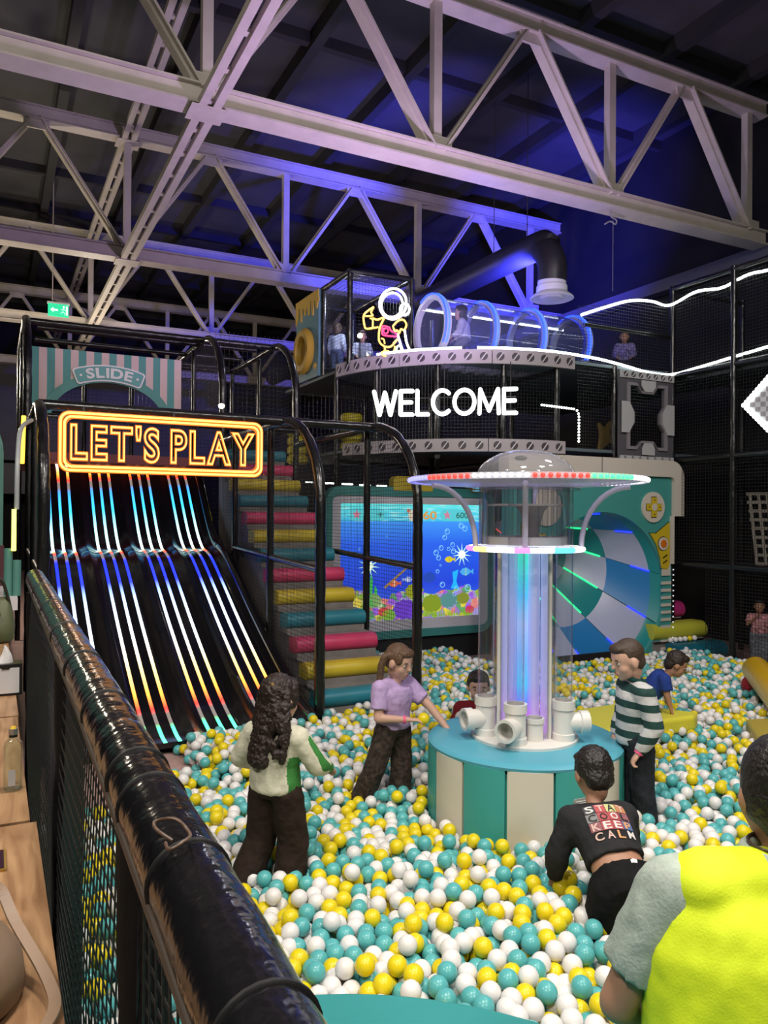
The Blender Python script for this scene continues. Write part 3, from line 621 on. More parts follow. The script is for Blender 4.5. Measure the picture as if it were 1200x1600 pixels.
for k in range(NLED):
    s_ = -math.pi+2*math.pi*k/NLED; a = view(s_); nm, c = RIMC(s_)
    m = MB(); m.ball((UX+0.918*math.cos(a), UY+0.918*math.sin(a), ZS), 0.017, 8, 6); m.build('light_dot', glow(nm, c, 3.0), rimb, 60)
FROST = mat('frosted_white_rod', (0.62, 0.6, 0.78), 0.35)
for r, f in ((-0.95, -0.32), (-0.18, -0.98), (0.95, -0.30), (0.3, 0.95)):
    d = (cr*r+cf*f).normalized(); c0 = Vector((UX, UY, 0)); P = []
    for k in range(11):
        t = k/10; a = math.pi/2*t; rad = 0.43+0.36*(1-math.cos(a)); z = ZC+0.02+(ZS-ZC-0.07)*math.sin(a); P.append(c0+d*rad+Vector((0,0,z)))
    MB().tube(P, 0.021, 10).build('curved_arm', FROST, uf, 60)
# ================================================================== UNDERWATER GAME SCREEN
SY = 11.30; SX_0, SX_1 = 4.95, 7.62; SZ0, SZ1 = 0.52, 2.44
TEALF = mat('teal_screen_frame', (0.05, 0.24, 0.23), 0.5); BEZ = mat('white_bezel', (0.60, 0.58, 0.66), 0.5)
def screen_mat():
    m = bpy.data.materials.new('underwater_projection'); m.use_nodes = True; nt = m.node_tree; N = nt.nodes.new; Lk = nt.links.new
    b = nt.nodes['Principled BSDF']; b.inputs['Base Color'].default_value = (0.02, 0.02, 0.03, 1); b.inputs['Roughness'].default_value = 0.5
    tc = N('ShaderNodeTexCoord'); sp = N('ShaderNodeSeparateXYZ'); Lk(tc.outputs['Generated'], sp.inputs[0])
    r = N('ShaderNodeValToRGB'); cr_ = r.color_ramp
    st_ = [(0.0, (0.06, 0.18, 0.9)), (0.3, (0.015, 0.06, 0.75)), (0.65, (0.02, 0.13, 0.9)), (0.845, (0.05, 0.32, 1.0)), (0.855, (0.05, 0.55, 0.85)), (1.0, (0.12, 0.85, 0.85))]
    while len(cr_.elements) < len(st_): cr_.elements.new(0.5)
    for e, (p_, c) in zip(cr_.elements, st_): e.position = p_; e.color = (*c, 1)
    Lk(sp.outputs['Z'], r.inputs[0])
    # ripples of the water surface band
    wv = N('ShaderNodeTexNoise'); wv.inputs['Scale'].default_value = 6; mp = N('ShaderNodeMapping'); mp.inputs['Scale'].default_value = (2.0, 1, 12.0); Lk(tc.outputs['Generated'], mp.inputs[0]); Lk(mp.outputs[0], wv.inputs['Vector'])
    top = N('ShaderNodeMath'); top.operation = 'GREATER_THAN'; top.inputs[1].default_value = 0.85; Lk(sp.outputs['Z'], top.inputs[0])
    rp = N('ShaderNodeMapRange'); Lk(wv.outputs['Fac'], rp.inputs[0]); rp.inputs[1].default_value = 0.5; rp.inputs[2].default_value = 0.7
    ml = N('ShaderNodeMath'); ml.operation = 'MULTIPLY'; Lk(top.outputs[0], ml.inputs[0]); Lk(rp.outputs[0], ml.inputs[1])
    mx = N('ShaderNodeMix'); mx.data_type = 'RGBA'; Lk(ml.outputs[0], mx.inputs[0]); Lk(r.outputs[0], mx.inputs[6]); mx.inputs[7].default_value = (0.45, 0.95, 0.95, 1)
    # coral bed: voronoi colours below a noisy line
    v = N('ShaderNodeTexVoronoi'); v.inputs['Scale'].default_value = 17; mp2 = N('ShaderNodeMapping'); mp2.inputs['Scale'].default_value = (1.5, 1, 1.0); Lk(tc.outputs['Generated'], mp2.inputs[0]); Lk(mp2.outputs[0], v.inputs['Vector'])
    cr2 = N('ShaderNodeValToRGB'); cc = cr2.color_ramp; cc.interpolation = 'CONSTANT'
    pal = [(0.0, (0.30, 0.45, 0.05)), (0.2, (0.35, 0.12, 0.75)), (0.36, (0.75, 0.62, 0.08)), (0.5, (0.12, 0.35, 0.15)), (0.62, (0.35, 0.30, 0.6)), (0.74, (0.75, 0.22, 0.22)), (0.84, (0.5, 0.6, 0.35))]
    while len(cc.elements) < len(pal): cc.elements.new(0.5)
    for e, (p_, c) in zip(cc.elements, pal): e.position = p_; e.color = (*c, 1)
    sc_ = N('ShaderNodeSeparateColor'); Lk(v.outputs['Color'], sc_.inputs[0]); Lk(sc_.outputs[0], cr2.inputs[0])
    n3 = N('ShaderNodeTexNoise'); n3.inputs['Scale'].default_value = 45; Lk(tc.outputs['Generated'], n3.inputs['Vector'])
    mm = N('ShaderNodeMix'); mm.data_type = 'RGBA'; mm.blend_type = 'OVERLAY'; mm.inputs[0].default_value = 0.9; Lk(cr2.outputs[0], mm.inputs[6]); Lk(n3.outputs['Color'], mm.inputs[7])
    n4 = N('ShaderNodeTexNoise'); n4.inputs['Scale'].default_value = 4; n4.inputs['Detail'].default_value = 6; Lk(tc.outputs['Generated'], n4.inputs['Vector'])
    ad = N('ShaderNodeMath'); ad.operation = 'MULTIPLY_ADD'; ad.inputs[1].default_value = 0.5; ad.inputs[2].default_value = -0.02; Lk(n4.outputs['Fac'], ad.inputs[0])
    lt = N('ShaderNodeMath'); lt.operation = 'LESS_THAN'; Lk(sp.outputs['Z'], lt.inputs[0]); Lk(ad.outputs[0], lt.inputs[1])
    m3 = N('ShaderNodeMix'); m3.data_type = 'RGBA'; Lk(lt.outputs[0], m3.inputs[0]); Lk(mx.outputs[2], m3.inputs[6]); Lk(mm.outputs[2], m3.inputs[7])
    Lk(m3.outputs[2], b.inputs['Emission Color']); b.inputs['Emission Strength'].default_value = 0.95
    return m
gs = thing('game_screen', 'big teal-framed projection screen showing an underwater fish game', 'screen', ((SX_0+SX_1)/2, SY, FZ))
o_, i_ = rrect(SX_0-0.28, SZ0-0.30, SX_1+0.28, SZ1+0.28, 0.30, 6), rrect(SX_0-0.16, SZ0-0.17, SX_1+0.16, SZ1+0.13, 0.12, 6)
MB().ring(o_, i_, (0, SY, 0), XA, ZA, NY, -0.12, 0.10).build('teal_frame', TEALF, gs)
MB().ring(rrect(SX_0-0.16, SZ0-0.17, SX_1+0.16, SZ1+0.13, 0.12, 6), rrect(SX_0, SZ0, SX_1, SZ1, 0.02, 6), (0, SY, 0), XA, ZA, NY, -0.1, 0.07).build('white_bezel', BEZ, gs)
scr = MB().box((SX_0, SY-0.02, SZ0), (SX_1, SY+0.05, SZ1)).build('screen', screen_mat(), gs)
MB().box((SX_0-0.3, SY+0.05, FZ), (SX_1+0.3, SY+0.2, SZ1+0.1)).build('back_box', DARK, gs)
MB().box((SX_0-0.2, SY-0.02, FZ), (SX_1+0.25, SY+0.1, SZ0-0.25)).build('kickboard', mat('black_kickboard', (0.01, 0.01, 0.012), 0.6), gs)
for i, (x, w) in enumerate(((6.25, 0.75), (7.6, 0.4))):
    MB().prism(rrect(x-w/2, 0, x+w/2, 0.24, (0.08, 0.08, 0.02, 0.02), 4), (0, SY, SZ1+0.22), XA, ZA, NY, -0.05, 0.11).build('top_tab', mat(('yellow_tab', 'orange_tab')[i], ((0.55, 0.42, 0.04), (0.4, 0.12, 0.02))[i], 0.5), gs)
def spot(poly, c, s_, name='screen_picture'):   # flat picture elements projected on the screen
    MB().prism(poly, (0, SY-0.02, 0), XA, ZA, NY, 0.002, 0.004).build(name, glow('projected_'+name+'_%.2f_%.2f_%.2f' % c, tuple(x*x*0.8+x*0.2 for x in c), s_), scr)
def star(cx, cz, r, k=0.45, n=5): return [(cx+(r if i % 2 == 0 else r*k)*math.sin(math.pi*i/n), cz+(r if i % 2 == 0 else r*k)*math.cos(math.pi*i/n)) for i in range(2*n)]
for x in (5.25, 6.95): spot(rrect(x-0.12, 2.16, x+0.52, 2.36, 0.08, 4), (0.25, 0.8, 0.85), 0.9, 'score_pill')
for x in (5.25, 6.97): spot(star(x, 2.26, 0.085), (0.9, 0.12, 0.30), 1.0, 'star_icon')
spot(circ(6.30, 2.25, 0.10, 16), (0.85, 0.8, 0.7), 0.9, 'bear_icon'); spot(circ(6.21, 2.33, 0.035, 10), (0.8, 0.4, 0.3), 0.8, 'bear_ear'); spot(circ(6.39, 2.33, 0.035, 10), (0.8, 0.4, 0.3), 0.8, 'bear_ear')
GOLD = glow('projected_gold', (0.75, 0.35, 0.05), 0.9); DKT = glow('projected_dark_teal', (0.05, 0.25, 0.2), 0.5)
letters('160', (6.45, SY-0.024, 2.19), XA, ZA, NY, 0.30, 0.13, GOLD, scr, 'score_digit', extrude=0.004, offset=0.02)
letters('600', (7.15, SY-0.024, 2.21), XA, ZA, NY, 0.24, 0.10, DKT, scr, 'score_digit', extrude=0.004, offset=0.01)
letters('1 +', (5.45, SY-0.024, 2.21), XA, ZA, NY, 0.30, 0.10, DKT, scr, 'score_digit', extrude=0.004)
BUB = glow('projected_bubble', (0.25, 0.65, 1.0), 1.0)
for x, z, r in [(6.97, 1.98, .05), (6.92, 1.88, .045), (7.08, 1.75, .045), (6.85, 1.70, .045), (6.75, 1.62, .05), (6.80, 1.53, .045), (7.00, 1.68, .035), (7.25, 2.08, .05), (7.33, 2.03, .05), (7.10, 1.64, .05), (6.84, 1.40, .02), (6.78, 1.30, .035), (6.88, 1.07, .05), (7.16, 0.99, .05), (7.12, 0.90, .04), (7.4, 1.0, .06), (7.5, 1.7, .03), (5.3, 1.7, .02), (5.8, 1.9, .015)]:
    m = MB(); m.ring(circ(x, z, r, 18), circ(x, z, r*0.78, 18), (0, SY-0.02, 0), XA, ZA, NY, 0.002, 0.004); m.ring(circ(x-r*0.3, z+r*0.35, r*0.25, 18), circ(x-r*0.3, z+r*0.35, r*0.05, 18), (0, SY-0.02, 0), XA, ZA, NY, 0.002, 0.004)
    m.build('bubble', BUB, scr)
def fish(x, z, s_, c1, c2, flip=1):
    body = [(x+flip*s_*u, z+s_*v) for u, v in ((-1, 0), (-0.6, 0.42), (0, 0.55), (0.5, 0.3), (0.75, 0.08), (1.15, 0.4), (1.15, -0.4), (0.75, -0.08), (0.5, -0.3), (0, -0.55), (-0.6, -0.42))]
    spot(body, c1, 1.0, 'fish'); spot([(x+flip*s_*u, z+s_*v) for u, v in ((-0.2, 0.5), (0.1, 0.5), (0.1, -0.5), (-0.2, -0.5))], c2, 1.0, 'fish_stripe')
fish(7.02, 1.50, 0.10, (0.85, 0.75, 0.05), (0.2, 0.4, 0.3)); fish(7.36, 1.28, 0.13, (0.2, 0.6, 0.9), (0.6, 0.8, 0.4)); fish(5.95, 1.12, 0.11, (0.85, 0.3, 0.15), (0.9, 0.7, 0.6)); fish(6.2, 1.18, 0.09, (0.5, 0.6, 0.9), (0.9, 0.9, 0.9), -1)
def burst(x, z, r): 
    spot(star(x, z, r, 0.25, 11), (0.75, 1.0, 0.85), 1.1, 'light_burst'); spot(circ(x, z, r*0.35, 14), (1, 1, 0.85), 1.4, 'burst_core')
burst(7.27, 1.58, 0.20); burst(5.48, 1.42, 0.20)
spot([(7.08, 1.28), (7.20, 1.32), (7.16, 1.12), (7.22, 0.98), (7.05, 1.0), (7.10, 1.12)], (0.05, 0.65, 1.0), 1.0, 'diver_glow')
for x, h in ((5.52, 0.55), (6.33, 0.62), (6.43, 0.45), (5.60, 0.35)):
    spot([(x-0.03, 0.75), (x-0.035, 0.75+h*0.5), (x-0.01, 0.75+h), (x+0.03, 0.75+h*0.8), (x+0.02, 0.75+h*0.4), (x+0.04, 0.75)], (0.15, 0.75, 0.25), 0.8, 'seaweed')
spot([(x, z) for x, z in ((5.75, 1.07), (6.35, 1.52), (6.36, 1.49), (5.78, 1.04))], (0.65, 0.5, 0.25), 0.7, 'spear')
def coral(x, z, r, c): spot([(x+r*(1+0.10*math.sin(9*a+x*9))*math.cos(a), z+r*0.75*(1+0.10*math.cos(11*a))*math.sin(a)) for a in np.linspace(0, 2*math.pi, 30, endpoint=False)], c, 0.85, 'coral')
coral(6.33, 0.98, 0.17, (0.55, 0.6, 0.03)); coral(6.15, 0.68, 0.22, (0.35, 0.15, 0.8)); coral(6.35, 0.62, 0.15, (0.4, 0.22, 0.85)); coral(5.75, 0.66, 0.10, (0.8, 0.2, 0.2)); coral(6.68, 0.76, 0.20, (0.45, 0.55, 0.05)); coral(7.0, 0.80, 0.17, (0.25, 0.5, 0.5)); coral(7.44, 0.62, 0.09, (0.8, 0.12, 0.3)); coral(7.3, 0.82, 0.13, (0.45, 0.5, 0.1)); coral(5.55, 0.85, 0.16, (0.5, 0.6, 0.35)); coral(5.85, 0.6, 0.13, (0.4, 0.65, 0.15)); coral(6.62, 1.2, 0.12, (0.05, 0.2, 0.7))
for i in range(30):
    x = 6.55+0.97*i/30; h = 0.10+0.10*random.random(); spot([(x-0.012, SZ0+0.01), (x+random.uniform(-.03, .03), SZ0+h), (x+0.012, SZ0+0.01)], (0.45, 0.65, 0.05), 0.8, 'sea_grass')
# ================================================================== TEAL GAME-CONSOLE PANEL WITH ROUND TUNNEL MOUTH
PY = 9.55; PX0, PX1 = 6.95, 10.55; PZ1 = 3.22
PAN = mat('teal_console_board', (0.06, 0.30, 0.28), 0.45); PANW = mat('warm_white_board', (0.62, 0.56, 0.49), 0.45); PANY = mat('yellow_board', (0.60, 0.44, 0.02), 0.45); OUTL = mat('black_outline', (0.01, 0.01, 0.01), 0.5)
cp = thing('console_panel', 'teal board like a game console with a round tunnel mouth and yellow control cross', 'panel', ((PX0+PX1)/2, PY, FZ))
CX, CZ, CR = 8.90, 0.97, 1.36
# board with round hole: outer outline resampled to match the circle
NO = 96
def ray_rect(a, x0, z0, x1, z1, cx, cz):
    dx, dz = math.cos(a), math.sin(a); t = 1e9
    if dx > 1e-9: t = min(t, (x1-cx)/dx)
    if dx < -1e-9: t = min(t, (x0-cx)/dx)
    if dz > 1e-9: t = min(t, (z1-cz)/dz)
    if dz < -1e-9: t = min(t, (z0-cz)/dz)
    return (cx+dx*t, cz+dz*t)
angs = sorted([2*math.pi*i/NO for i in range(NO)]+[math.atan2(z-CZ, x-CX) % (2*math.pi) for x in (PX0, PX1-0.12) for z in (-0.36, PZ1-0.28)])
outer = [ray_rect(a, PX0, -0.36, PX1-0.12, PZ1-0.28, CX, CZ) for a in angs]; inner = [(CX+CR*math.cos(a), CZ+CR*math.sin(a)) for a in angs]
MB().ring(outer, inner, (0, PY, 0), XA, ZA, NY, -0.12, 0.0).build('teal_board', PAN, cp)
# white cap over the top, running down the right side
capP = [(PX0, PZ1-0.28), (PX0, PZ1)]+list(reversed(arc(PX1+0.12-0.3, PZ1-0.3, 0.3, 0, 90, 8)))+[(PX1+0.12, PZ1-0.95), (PX1-0.1, PZ1-0.95), (PX1-0.1, PZ1-0.38)]+arc(PX1-0.2, PZ1-0.38, 0.1, 0, 90, 4)
MB().prism(capP, (0, PY, 0), XA, ZA, NY, -0.2, 0.06).build('white_cap', PANW, cp)
MB().box((8.795, PY-0.064, PZ1-0.28), (8.805, PY-0.058, PZ1)).build('cap_seam', OUTL, cp)
MB().box((PX1-0.16, PY-0.05, 1.45), (PX1-0.10, PY+0.05, PZ1-0.95)).build('white_edge', PANW, cp)
MB().prism([(PX1-0.35, 1.25), (PX1-0.16, 1.25), (PX1-0.16, 1.45), (PX1-0.25, 1.5), (PX1-0.35, 1.5)], (0, PY, 0), XA, ZA, NY, 0, 0.02).build('white_corner', PANW, cp)
for k in range(11): MB().box((PX1-0.36, PY-0.02, 1.10-0.125*k), (PX1-0.14, PY, 1.15-0.125*k)).build('ladder_bar', PANW, cp)
for k in range(18): m = MB(); m.ball((PX1-0.10, PY-0.03, 1.35-0.09*k), 0.013, 8, 6); m.build('edge_light', glow('edge_dot', (0.9, 0.95, 1), 0.8), cp, 60)
for i, (x, z, r) in enumerate(((9.98, 2.42, 0.26), (7.70, 2.40, 0.30))):
    b = MB(); b.prism(circ(x, z, r, 32), (0, PY, 0), XA, ZA, NY, 0, 0.03); pad = b.build('round_button_plate', PANW, cp)
    if i == 0:
        w = 0.055; L_ = 0.165
        cross = [(-w, -L_), (w, -L_), (w, -w), (L_, -w), (L_, w), (w, w), (w, L_), (-w, L_), (-w, w), (-L_, w), (-L_, -w), (-w, -w)]
        MB().prism([(x+u*1.08, z+v*1.08) for u, v in cross], (0, PY, 0), XA, ZA, NY, 0.03, 0.034).build('cross_outline', OUTL, pad)
        MB().prism([(x+u, z+v) for u, v in cross], (0, PY, 0), XA, ZA, NY, 0.03, 0.05).build('control_cross', PANY, pad)
        MB().prism(circ(x, z, 0.06, 16), (0, PY, 0), XA, ZA, NY, 0.05, 0.056).build('cross_hub', PANW, pad)
        for u, v in ((0.12, 0), (-0.12, 0), (0, 0.12), (0, -0.12)): MB().prism(circ(x+u, z+v, 0.012, 6), (0, PY, 0), XA, ZA, NY, 0.05, 0.054).build('cross_mark', OUTL, pad)
yp = [(10.36, 2.16), (10.05, 1.97), (9.90, 1.98), (10.06, 1.78), (10.15, 1.55), (10.18, 1.38), (10.30, 1.36), (10.36, 1.44)]
for sgn, x0 in ((1, 0), (-1, 2*8.82-0.05)):
    Q = [(x0+sgn*x, z) for x, z in yp]
    cxm = sum(p[0] for p in Q)/len(Q); czm = sum(p[1] for p in Q)/len(Q)
    MB().prism([(cxm+(x-cxm)*1.05, czm+(z-czm)*1.04) for x, z in Q], (0, PY, 0), XA, ZA, NY, 0, 0.008).build('corner_outline', OUTL, cp)
    yb = MB().prism(Q, (0, PY, 0), XA, ZA, NY, 0.008, 0.03).build('yellow_corner', PANY, cp)
    bx = x0+sgn*10.20
    MB().prism(circ(bx, 1.80, 0.125, 24), (0, PY, 0), XA, ZA, NY, 0.03, 0.034).build('button_outline', OUTL, yb); MB().prism(circ(bx, 1.80, 0.112, 24), (0, PY, 0), XA, ZA, NY, 0.034, 0.045).build('button', PANW, yb)
    if sgn > 0:
        MB().prism(circ(bx, 1.80, 0.07, 8), (0, PY, 0), XA, ZA, NY, 0.045, 0.055).build('orange_symbol', mat('orange_symbol', (0.65, 0.16, 0.01), 0.5), yb)
        for dz in (0, -0.09): MB().bar((10.20, PY-0.034, 1.56+dz), (10.29, PY-0.034, 1.61+dz), 0.01, 0.025, YA).build('black_dash', OUTL, yb)
    else:
        for dz in (0.04, -0.05): MB().prism(circ(bx+dz*0.4, 1.80+dz, 0.012, 8), (0, PY, 0), XA, ZA, NY, 0.045, 0.05).build('dot_mark', OUTL, yb)
# funnel of panels inside the mouth
APX = Vector((8.12, 11.75, 2.15)); C0 = Vector((CX, PY+0.06, CZ)); NSEC = 10
TWC = {'white': mat('tunnel_white_panel', (0.45, 0.48, 0.66), 0.35), 'teal': mat('tunnel_teal_panel', (0.02, 0.26, 0.28), 0.35), 'blue': mat('tunnel_blue_panel', (0.02, 0.20, 0.50), 0.35)}
fs_ = [0.0, 0.06, 0.30, 0.53, 0.72, 0.86]
def fun(a, s_, pull=0.0): 
    c = C0.lerp(APX, s_); r = CR*(1-s_)*(1-pull); return c+Vector((r*math.cos(a), 0, r*math.sin(a)))
tm = thing('tunnel_funnel', 'chequered teal, blue and white funnel tunnel with glowing seams inside the console panel', 'tunnel', (CX, PY+1.0, CZ-CR))
for ri in range(5):
    for j in range(NSEC):
        a0 = 2*math.pi*(j+0.35)/NSEC; a1 = 2*math.pi*(j+1.35)/NSEC; P = []; F = []; NA = 6
        g = 0.006
        for q in range(2):
            s_ = fs_[ri]+(fs_[ri+1]-fs_[ri])*q
            for k in range(NA+1): P.append(fun(a0+g+(a1-a0-2*g)*k/NA, s_))
        for q in range(2):
            s_ = fs_[ri]+(fs_[ri+1]-fs_[ri])*q
            for k in range(NA+1): P.append(fun(a0+g+(a1-a0-2*g)*k/NA, s_, -0.02))
        n1 = NA+1
        for k in range(NA): F += [(k, k+1, n1+k+1, n1+k), (2*n1+k+1, 2*n1+k, 3*n1+k, 3*n1+k+1), (k+1, k, 2*n1+k, 2*n1+k+1), (n1+k, n1+k+1, 3*n1+k+1, 3*n1+k)]
        F += [(0, n1, 3*n1, 2*n1), (NA, 2*n1+NA, 3*n1+NA, n1+NA)]
        col = TWC['teal'] if ri == 0 else TWC['white'] if (ri+j) % 2 else TWC['blue' if ri <= 1 else 'teal']
        MB().add(P, F).build('funnel_panel', col, tm, 40)
LEDG = glow('seam_green', (0.02, 1.0, 0.28), 1.6); LEDB = glow('seam_blue', (0.01, 0.03, 1.0), 2.2); LEDR = glow('seam_red', (1, 0.05, 0.04), 2.6)
for j in range(NSEC):
    a = 2*math.pi*(j+0.35)/NSEC
    for s0, s1, M_ in ((0.055, 0.16, LEDB), (0.33, 0.53, LEDG), (0.62, 0.80, LEDR)):
        MB().tube([fun(a, s0, 0.008), fun(a, s1, 0.008)], 0.014, 6).build('seam_light', M_, tm)
m = MB(); m.lathe([(0.18, 0), (0.0, 0.01)], (0,0,0), 20); 
MB().prism(circ(0, 0, CR*0.16, 20), tuple(C0.lerp(APX, 0.86)), XA, ZA, NY, 0, 0.01).build('dark_end', DARK, tm)
MB().box((PX0, PY+0.15, FZ-0.0), (PX1, PY+0.2, 0.0)).build('kick_panel', DARK, cp)
# ================================================================== WELCOME TOWER: curved decks, cage, clear tunnel
DCX, DCY, DR = 8.1, 12.5, 2.8; Z1, Z2 = 3.38, 4.80
def dk(a, r=DR, z=0): return Vector((DCX+r*math.cos(math.radians(a)), DCY+r*math.sin(math.radians(a)), z))
FASC = mat('pale_lilac_fascia_board', (0.42, 0.38, 0.40), 0.5); BOLT = mat('dark_bolt_disc', (0.06, 0.05, 0.06), 0.5); SLOT = mat('white_bolt_slot', (0.65, 0.62, 0.65), 0.5)
tw = thing('welcome_tower', 'two-level black play tower with curved pale fascias above the screen', 'play tower', (7.9, 12.0, FZ))
def fascia(z0, z1, a0, a1, nm, nb):
    segs = 3; outm = []
    for s_ in range(segs):
        b0 = a0+(a1-a0)*s_/segs+0.15; b1 = a0+(a1-a0)*(s_+1)/segs-0.15; m = MB(); n = 10; V = []; F = []
        for k in range(n+1):
            a = b0+(b1-b0)*k/n
            V += [dk(a, DR+0.03, z0), dk(a, DR+0.03, z1), dk(a, DR-0.03, z1), dk(a, DR-0.03, z0)]
        for k in range(n):
            for q in range(4): F.append((k*4+q, k*4+(q+1) % 4, k*4+4+(q+1) % 4, k*4+4+q))
        F += [(0,1,2,3), (n*4+3, n*4+2, n*4+1, n*4)]
        fb = m.add(V, F).build(nm, FASC, tw, 30)
        for k in range(nb//segs):
            a = b0+(b1-b0)*(k+0.5)/(nb//segs); c = dk(a, DR+0.03, (z0+z1)/2); nn = (c-dk(a, 0, (z0+z1)/2)).normalized(); aa = Vector((-nn.y, nn.x, 0))
            d_ = MB().prism(circ(0, 0, 0.062, 18), c, aa, ZA, nn, 0, 0.012).build('bolt_disc', BOLT, fb)
            MB().prism([(-0.05, -0.052), (-0.035, -0.06), (0.05, 0.052), (0.035, 0.06)], c, aa, ZA, nn, 0.012, 0.016).build('bolt_slot', SLOT, d_)
fascia(Z2-0.16, Z2+0.06, 185, 276, 'upper_fascia', 18); fascia(Z1-0.12, Z1+0.08, 190, 272, 'lower_fascia', 15)
# deck plates
DECKM = mat('dark_deck_vinyl', (0.03, 0.035, 0.04), 0.6); UNDER = mat('deck_underside_board', (0.10, 0.13, 0.15), 0.6)
for z in (Z1, Z2):
    P = [(DCX+(DR-0.04)*math.cos(math.radians(a)), DCY+(DR-0.04)*math.sin(math.radians(a))) for a in range(180, 271, 6)]+[(12.4, DCY-DR+0.04), (12.4, 15.0), (5.34, 15.0)]
    m = MB(); m.prism(P, (0, 0, 0), XA, YA, ZA, z-0.06, z-0.01); m.build('deck_plate', UNDER, tw)
for a in (182, 205, 228, 250, 270):
    p = dk(a, DR-0.08); padded([(p.x, p.y, FZ if a == 182 else Z1), (p.x, p.y, Z2)], 0.05).build('post', BLACKPAD, tw, 50)
for a in (182, 228, 270): padded([dk(a, DR-0.1, Z2-0.2), Vector((DCX, DCY+1, Z2-0.2))], 0.045).build('deck_joist', BLACKPAD, tw, 50); padded([dk(a, DR-0.1, Z1-0.18), Vector((DCX, DCY+1, Z1-0.18))], 0.045).build('deck_joist', BLACKPAD, tw, 50)
for x, y in ((5.4, 14.6), (7.0, 14.6), (8.8, 14.6), (10.4, 14.6), (9.3, 9.75), (10.5, 9.75), (7.3, 12.4), (9.0, 12.2)):
    padded([(x, y, FZ if y > 10 else 3.2), (x, y, 5.9 if y > 10 and x > 6.5 else Z2)], 0.05).build('post', BLACKPAD, tw, 50)
for k, a in enumerate(range(182, 270, 22)):
    b = min(a+22, 270); p = dk(a, DR-0.1); q = dk(b, DR-0.1); L_ = (q-p).length
    for z0, z1 in ((Z1+0.08, Z2-0.16),):
        net([(0, z0), (L_, z0), (L_, z1), (0, z1)], (p.x, p.y, 0), (q-p).normalized(), ZA, 0.055, 0.006).build('netting', NETM, tw, fix=False)
net([(5.4, 0.0), (12.3, 0.0), (12.3, 6.0), (5.4, 6.0)], (0, 14.6, 0), XA, ZA, 0.09, 0.012).build('netting', NETM, tw, fix=False)
# cage with side panel at the top left corner
cg = thing('tower_cage', 'black netted cage on the tower top behind the astronaut neon', 'play cage', (5.9, 13.0, Z2))
CZT = 6.38
for x, y in ((5.36, 11.85), (5.36, 14.2), (6.5, 11.75), (6.5, 14.2), (5.36, 13.0)): padded([(x, y, Z2), (x, y, CZT)], 0.05).build('post', BLACKPAD, cg, 50)
for p, q in (((5.36, 11.85), (5.36, 14.2)), ((5.36, 11.85), (6.5, 11.75)), ((6.5, 11.75), (6.5, 14.2)), ((5.36, 14.2), (6.5, 14.2))): padded([(*p, CZT), (*q, CZT)], 0.05).build('top_pipe', BLACKPAD, cg, 50)
padded([(5.36, 13.0, Z2+0.08), (6.5, 11.8, Z2+0.08)], 0.04).build('floor_pipe', BLACKPAD, cg, 50)
net([(11.85, Z2), (13.0, Z2), (13.0, CZT), (11.85, CZT)], (5.36, 0, 0), YA, ZA, 0.06, 0.006).build('netting', NETM, cg, fix=False)
net([(5.36, Z2), (6.5, Z2), (6.5, CZT), (5.36, CZT)], (0, 11.8, 0), XA, ZA, 0.06, 0.006).build('netting', NETM, cg, fix=False)
net([(5.36, 11.85), (6.5, 11.75), (6.5, 14.2), (5.36, 14.2)], (0, 0, CZT), XA, YA, 0.06, 0.006).build('netting', NETM, cg, fix=False)
net([(5.36, Z2), (6.5, Z2), (6.5, CZT), (5.36, CZT)], (0, 14.2, 0), XA, ZA, 0.06, 0.006).build('netting', NETM, cg, fix=False)
sp_ = thing('porthole_panel', 'teal side panel with dripping yellow top and yellow round porthole on the tower cage', 'panel', (5.30, 13.6, Z2))
TEALP = mat('dusty_teal_panel', (0.10, 0.24, 0.30), 0.5); YELP = mat('mustard_panel', (0.55, 0.36, 0.05), 0.5)
MB().box((5.28, 13.05, Z2), (5.33, 14.2, CZT)).build('teal_board', TEALP, sp_)
dr = [(13.05, CZT), (14.2, CZT), (14.2, CZT-0.45)]
for k in range(12): y = 14.15-0.098*k; dr.append((y-0.02, CZT-(0.18 if k % 2 else 0.38)+0.05*math.sin(k*2.1))); dr.append((y-0.07, CZT-(0.18 if k % 2 else 0.38)+0.05*math.sin(k*2.1)))
MB().prism(dr, (5.28, 0, 0), YA, ZA, (-1, 0, 0), 0.0, 0.02).build('dripping_edge', YELP, sp_)
ax = Matrix.Rotation(-math.pi/2, 3, 'Y')
MB().lathe([(0.42, 0), (0.44, 0.05), (0.38, 0.12), (0.28, 0.12), (0.24, 0.04), (0.24, 0)], (5.28, 13.68, Z2+0.55), 28, ax=ax, closed=True).build('porthole_ring', YELP, sp_, 40)
MB().lathe([(0.24, 0.0), (0.24, 0.012), (0, 0.012)], (5.28, 13.68, Z2+0.55), 24, ax=ax).build('porthole_glass', mat('amber_glass', (0.35, 0.2, 0.05), 0.2), sp_, 40)
for y, z in ((14.0, 5.25), (13.2, 5.0), (14.05, 5.02)): MB().lathe([(0.06, 0), (0.06, 0.02), (0, 0.02)], (5.28, y, z), 14, ax=ax).build('yellow_dot', YELP, sp_)
